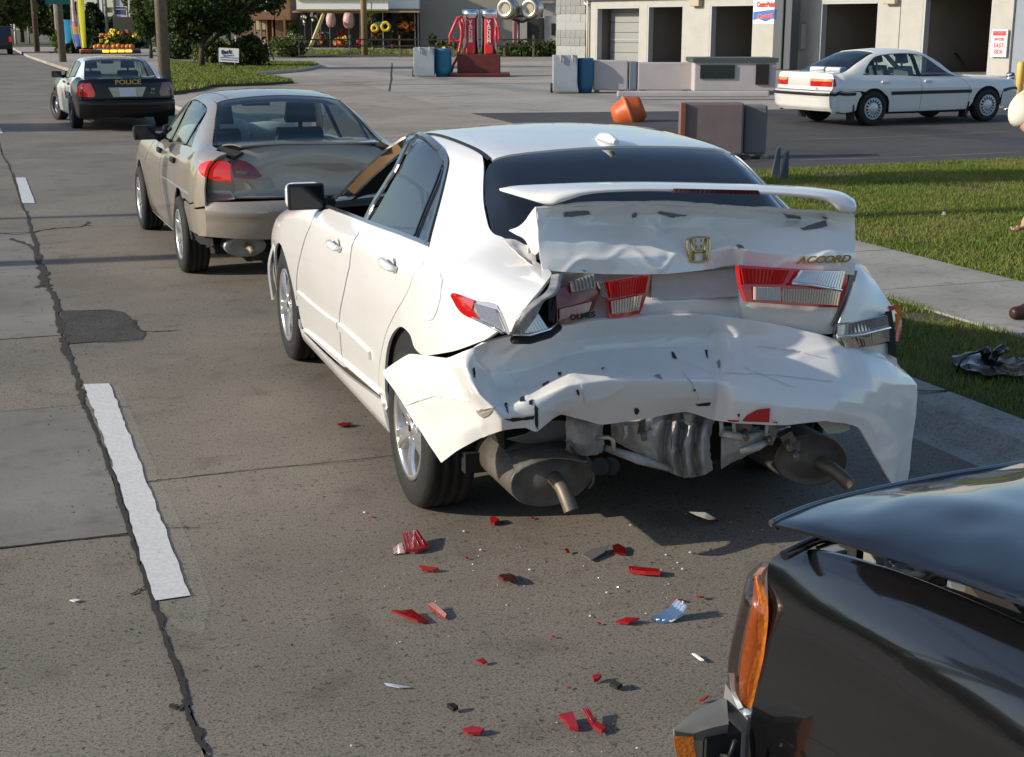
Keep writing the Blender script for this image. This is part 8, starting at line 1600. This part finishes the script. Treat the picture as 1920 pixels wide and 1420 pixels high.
for k, (x, y) in enumerate(z([(770, 240), (1005, 335), (1738, 332), (1776, 252), (1296, 558), (150, 1182), (1660, 264), (1490, 120), (1520, 1194), (1375, 445), (690, 150), (212, 60)])):
    shard('pale glass crumb on the road behind the wrecked car', [(x-2.4, y+.6), (x-.6, y-1.2), (x+2.6, y+.2), (x+.4, y+1.3)], SH_W, .002, .003, 'pale glass crumbs on the road', 'glass_crumb')
for k, (x, y) in enumerate(z([(705, 282), (1340, 596), (1120, 660), (1195, 906), (240, 80), (1020, 88)])):
    shard('tiny red glass crumb on the road behind the wrecked car', [(x-4, y), (x-.5, y-1.8), (x+4, y+.4), (x+.3, y+1.5)], SH_R, .003, .004, 'red glass crumbs on the road', 'glass_crumb')
b = MB(); b2 = MB()
for k in range(170):
    ctr = [(780, 1060), (1120, 1060), (1230, 1110), (960, 1100), (1090, 1360), (820, 1160), (1330, 990)][k % 7]; p = onz(ctr[0]+rng.normal(0, 75), min(1412, max(965, ctr[1]+rng.normal(0, 36)))); r_ = rng.uniform(.0018, .0048); a = rng.uniform(0, 6)
    (b if k % 2 else b2).add([(p[0]+r_*math.cos(a+q), p[1]+r_*math.sin(a+q)*rng.uniform(.5, 1), .003) for q in (0, 1.9, 4.2)]+[(p[0], p[1], .003+r_*.7)], [(0, 1, 3), (1, 2, 3), (2, 0, 3)])
tag(b.build('red_grit', SH_R), kind='stuff'); tag(b2.build('clear_grit', mat('clear grit', (.5, .5, .5), .2)), kind='stuff')
# upright chrome fragment
c = onz(1258, 1164); t = thing('chrome_fragment', 'curved bright chrome reflector fragment standing on edge by the truck', 'debris', tuple(c))
X = np.array([math.cos(CAMYAW), -math.sin(CAMYAW), 0]); Y = np.array([math.sin(CAMYAW), math.cos(CAMYAW), 0]); Zv = np.array([0, 0, 1.])
prof = [(-.055, -.01, .004), (-.03, 0., .012), (-.005, .006, .022), (.02, .014, .038), (.034, .02, .058)]
V = []
for k, (a, b_, h) in enumerate(prof):
    for s in np.linspace(-1, 1, 9): V.append(X*(a+s*.006+.02*(s*.5))+Y*(b_-s*.022)+Zv*(h+.003*(1 if int(round((s+1)*4)) % 2 else -1)+s*-.004))
n = 9; m_ = MB().add(V+[v-Zv*.003 for v in V], [(i*n+j, i*n+j+1, (i+1)*n+j+1, (i+1)*n+j) for i in range(4) for j in range(8)]+[(45+i*n+j+1, 45+i*n+j, 45+(i+1)*n+j, 45+(i+1)*n+j+1) for i in range(4) for j in range(8)])
m_.build('reflector', CHROME, t); MB().tube([X*-.055+Zv*.004, X*.0+Y*-.02+Zv*.006, X*.036+Y*.0+Zv*.02, X*.04+Y*.018+Zv*.062], .004, 6).build('reflector_rim', mat('pale rim', (.6, .6, .6), .3), t)
# torn black trim on the verge
c = onz(1850, 685, .11); t = thing('torn_trim', 'torn black plastic trim and tubing lying on the grass verge', 'debris', tuple(c))
def V_(px, py, z_=.0): return onz(px, py, .11+z_)-c
GBK = mat('glossy black plastic', (.012, .012, .013), .22)
patch('trim_panel', [[V_(1785, 668, .05), V_(1830, 662, .07), V_(1880, 668, .07), V_(1925, 668, .05)], [V_(1790, 680, .05), V_(1835, 684, .06), V_(1885, 690, .05), V_(1930, 690, .04)], [V_(1820, 700, .04), V_(1850, 702, .04), V_(1890, 706, .03), V_(1930, 704, .03)]], GBK, t, 5, .006, out=(0, 0, 1), dent=.02, dfreq=12)
for pts, r_ in (([(1793, 700, .02), (1800, 680, .09), (1815, 664, .1), (1835, 660, .1)], .007), ([(1838, 662, .09), (1852, 656, .11), (1850, 668, .09)], .022), ([(1858, 680, .07), (1870, 660, .11), (1882, 652, .13)], .024), ([(1866, 664, .12), (1886, 656, .11)], .018)):
    MB().tube([V_(*p) for p in pts], r_, 8).build('tube', GBK, t)
MB().tube([V_(1800, 668, .09), V_(1812, 662, .1), V_(1822, 661, .1)], .005, 6).build('pale_clip', mat('clip tan', (.5, .42, .28), .4), t)
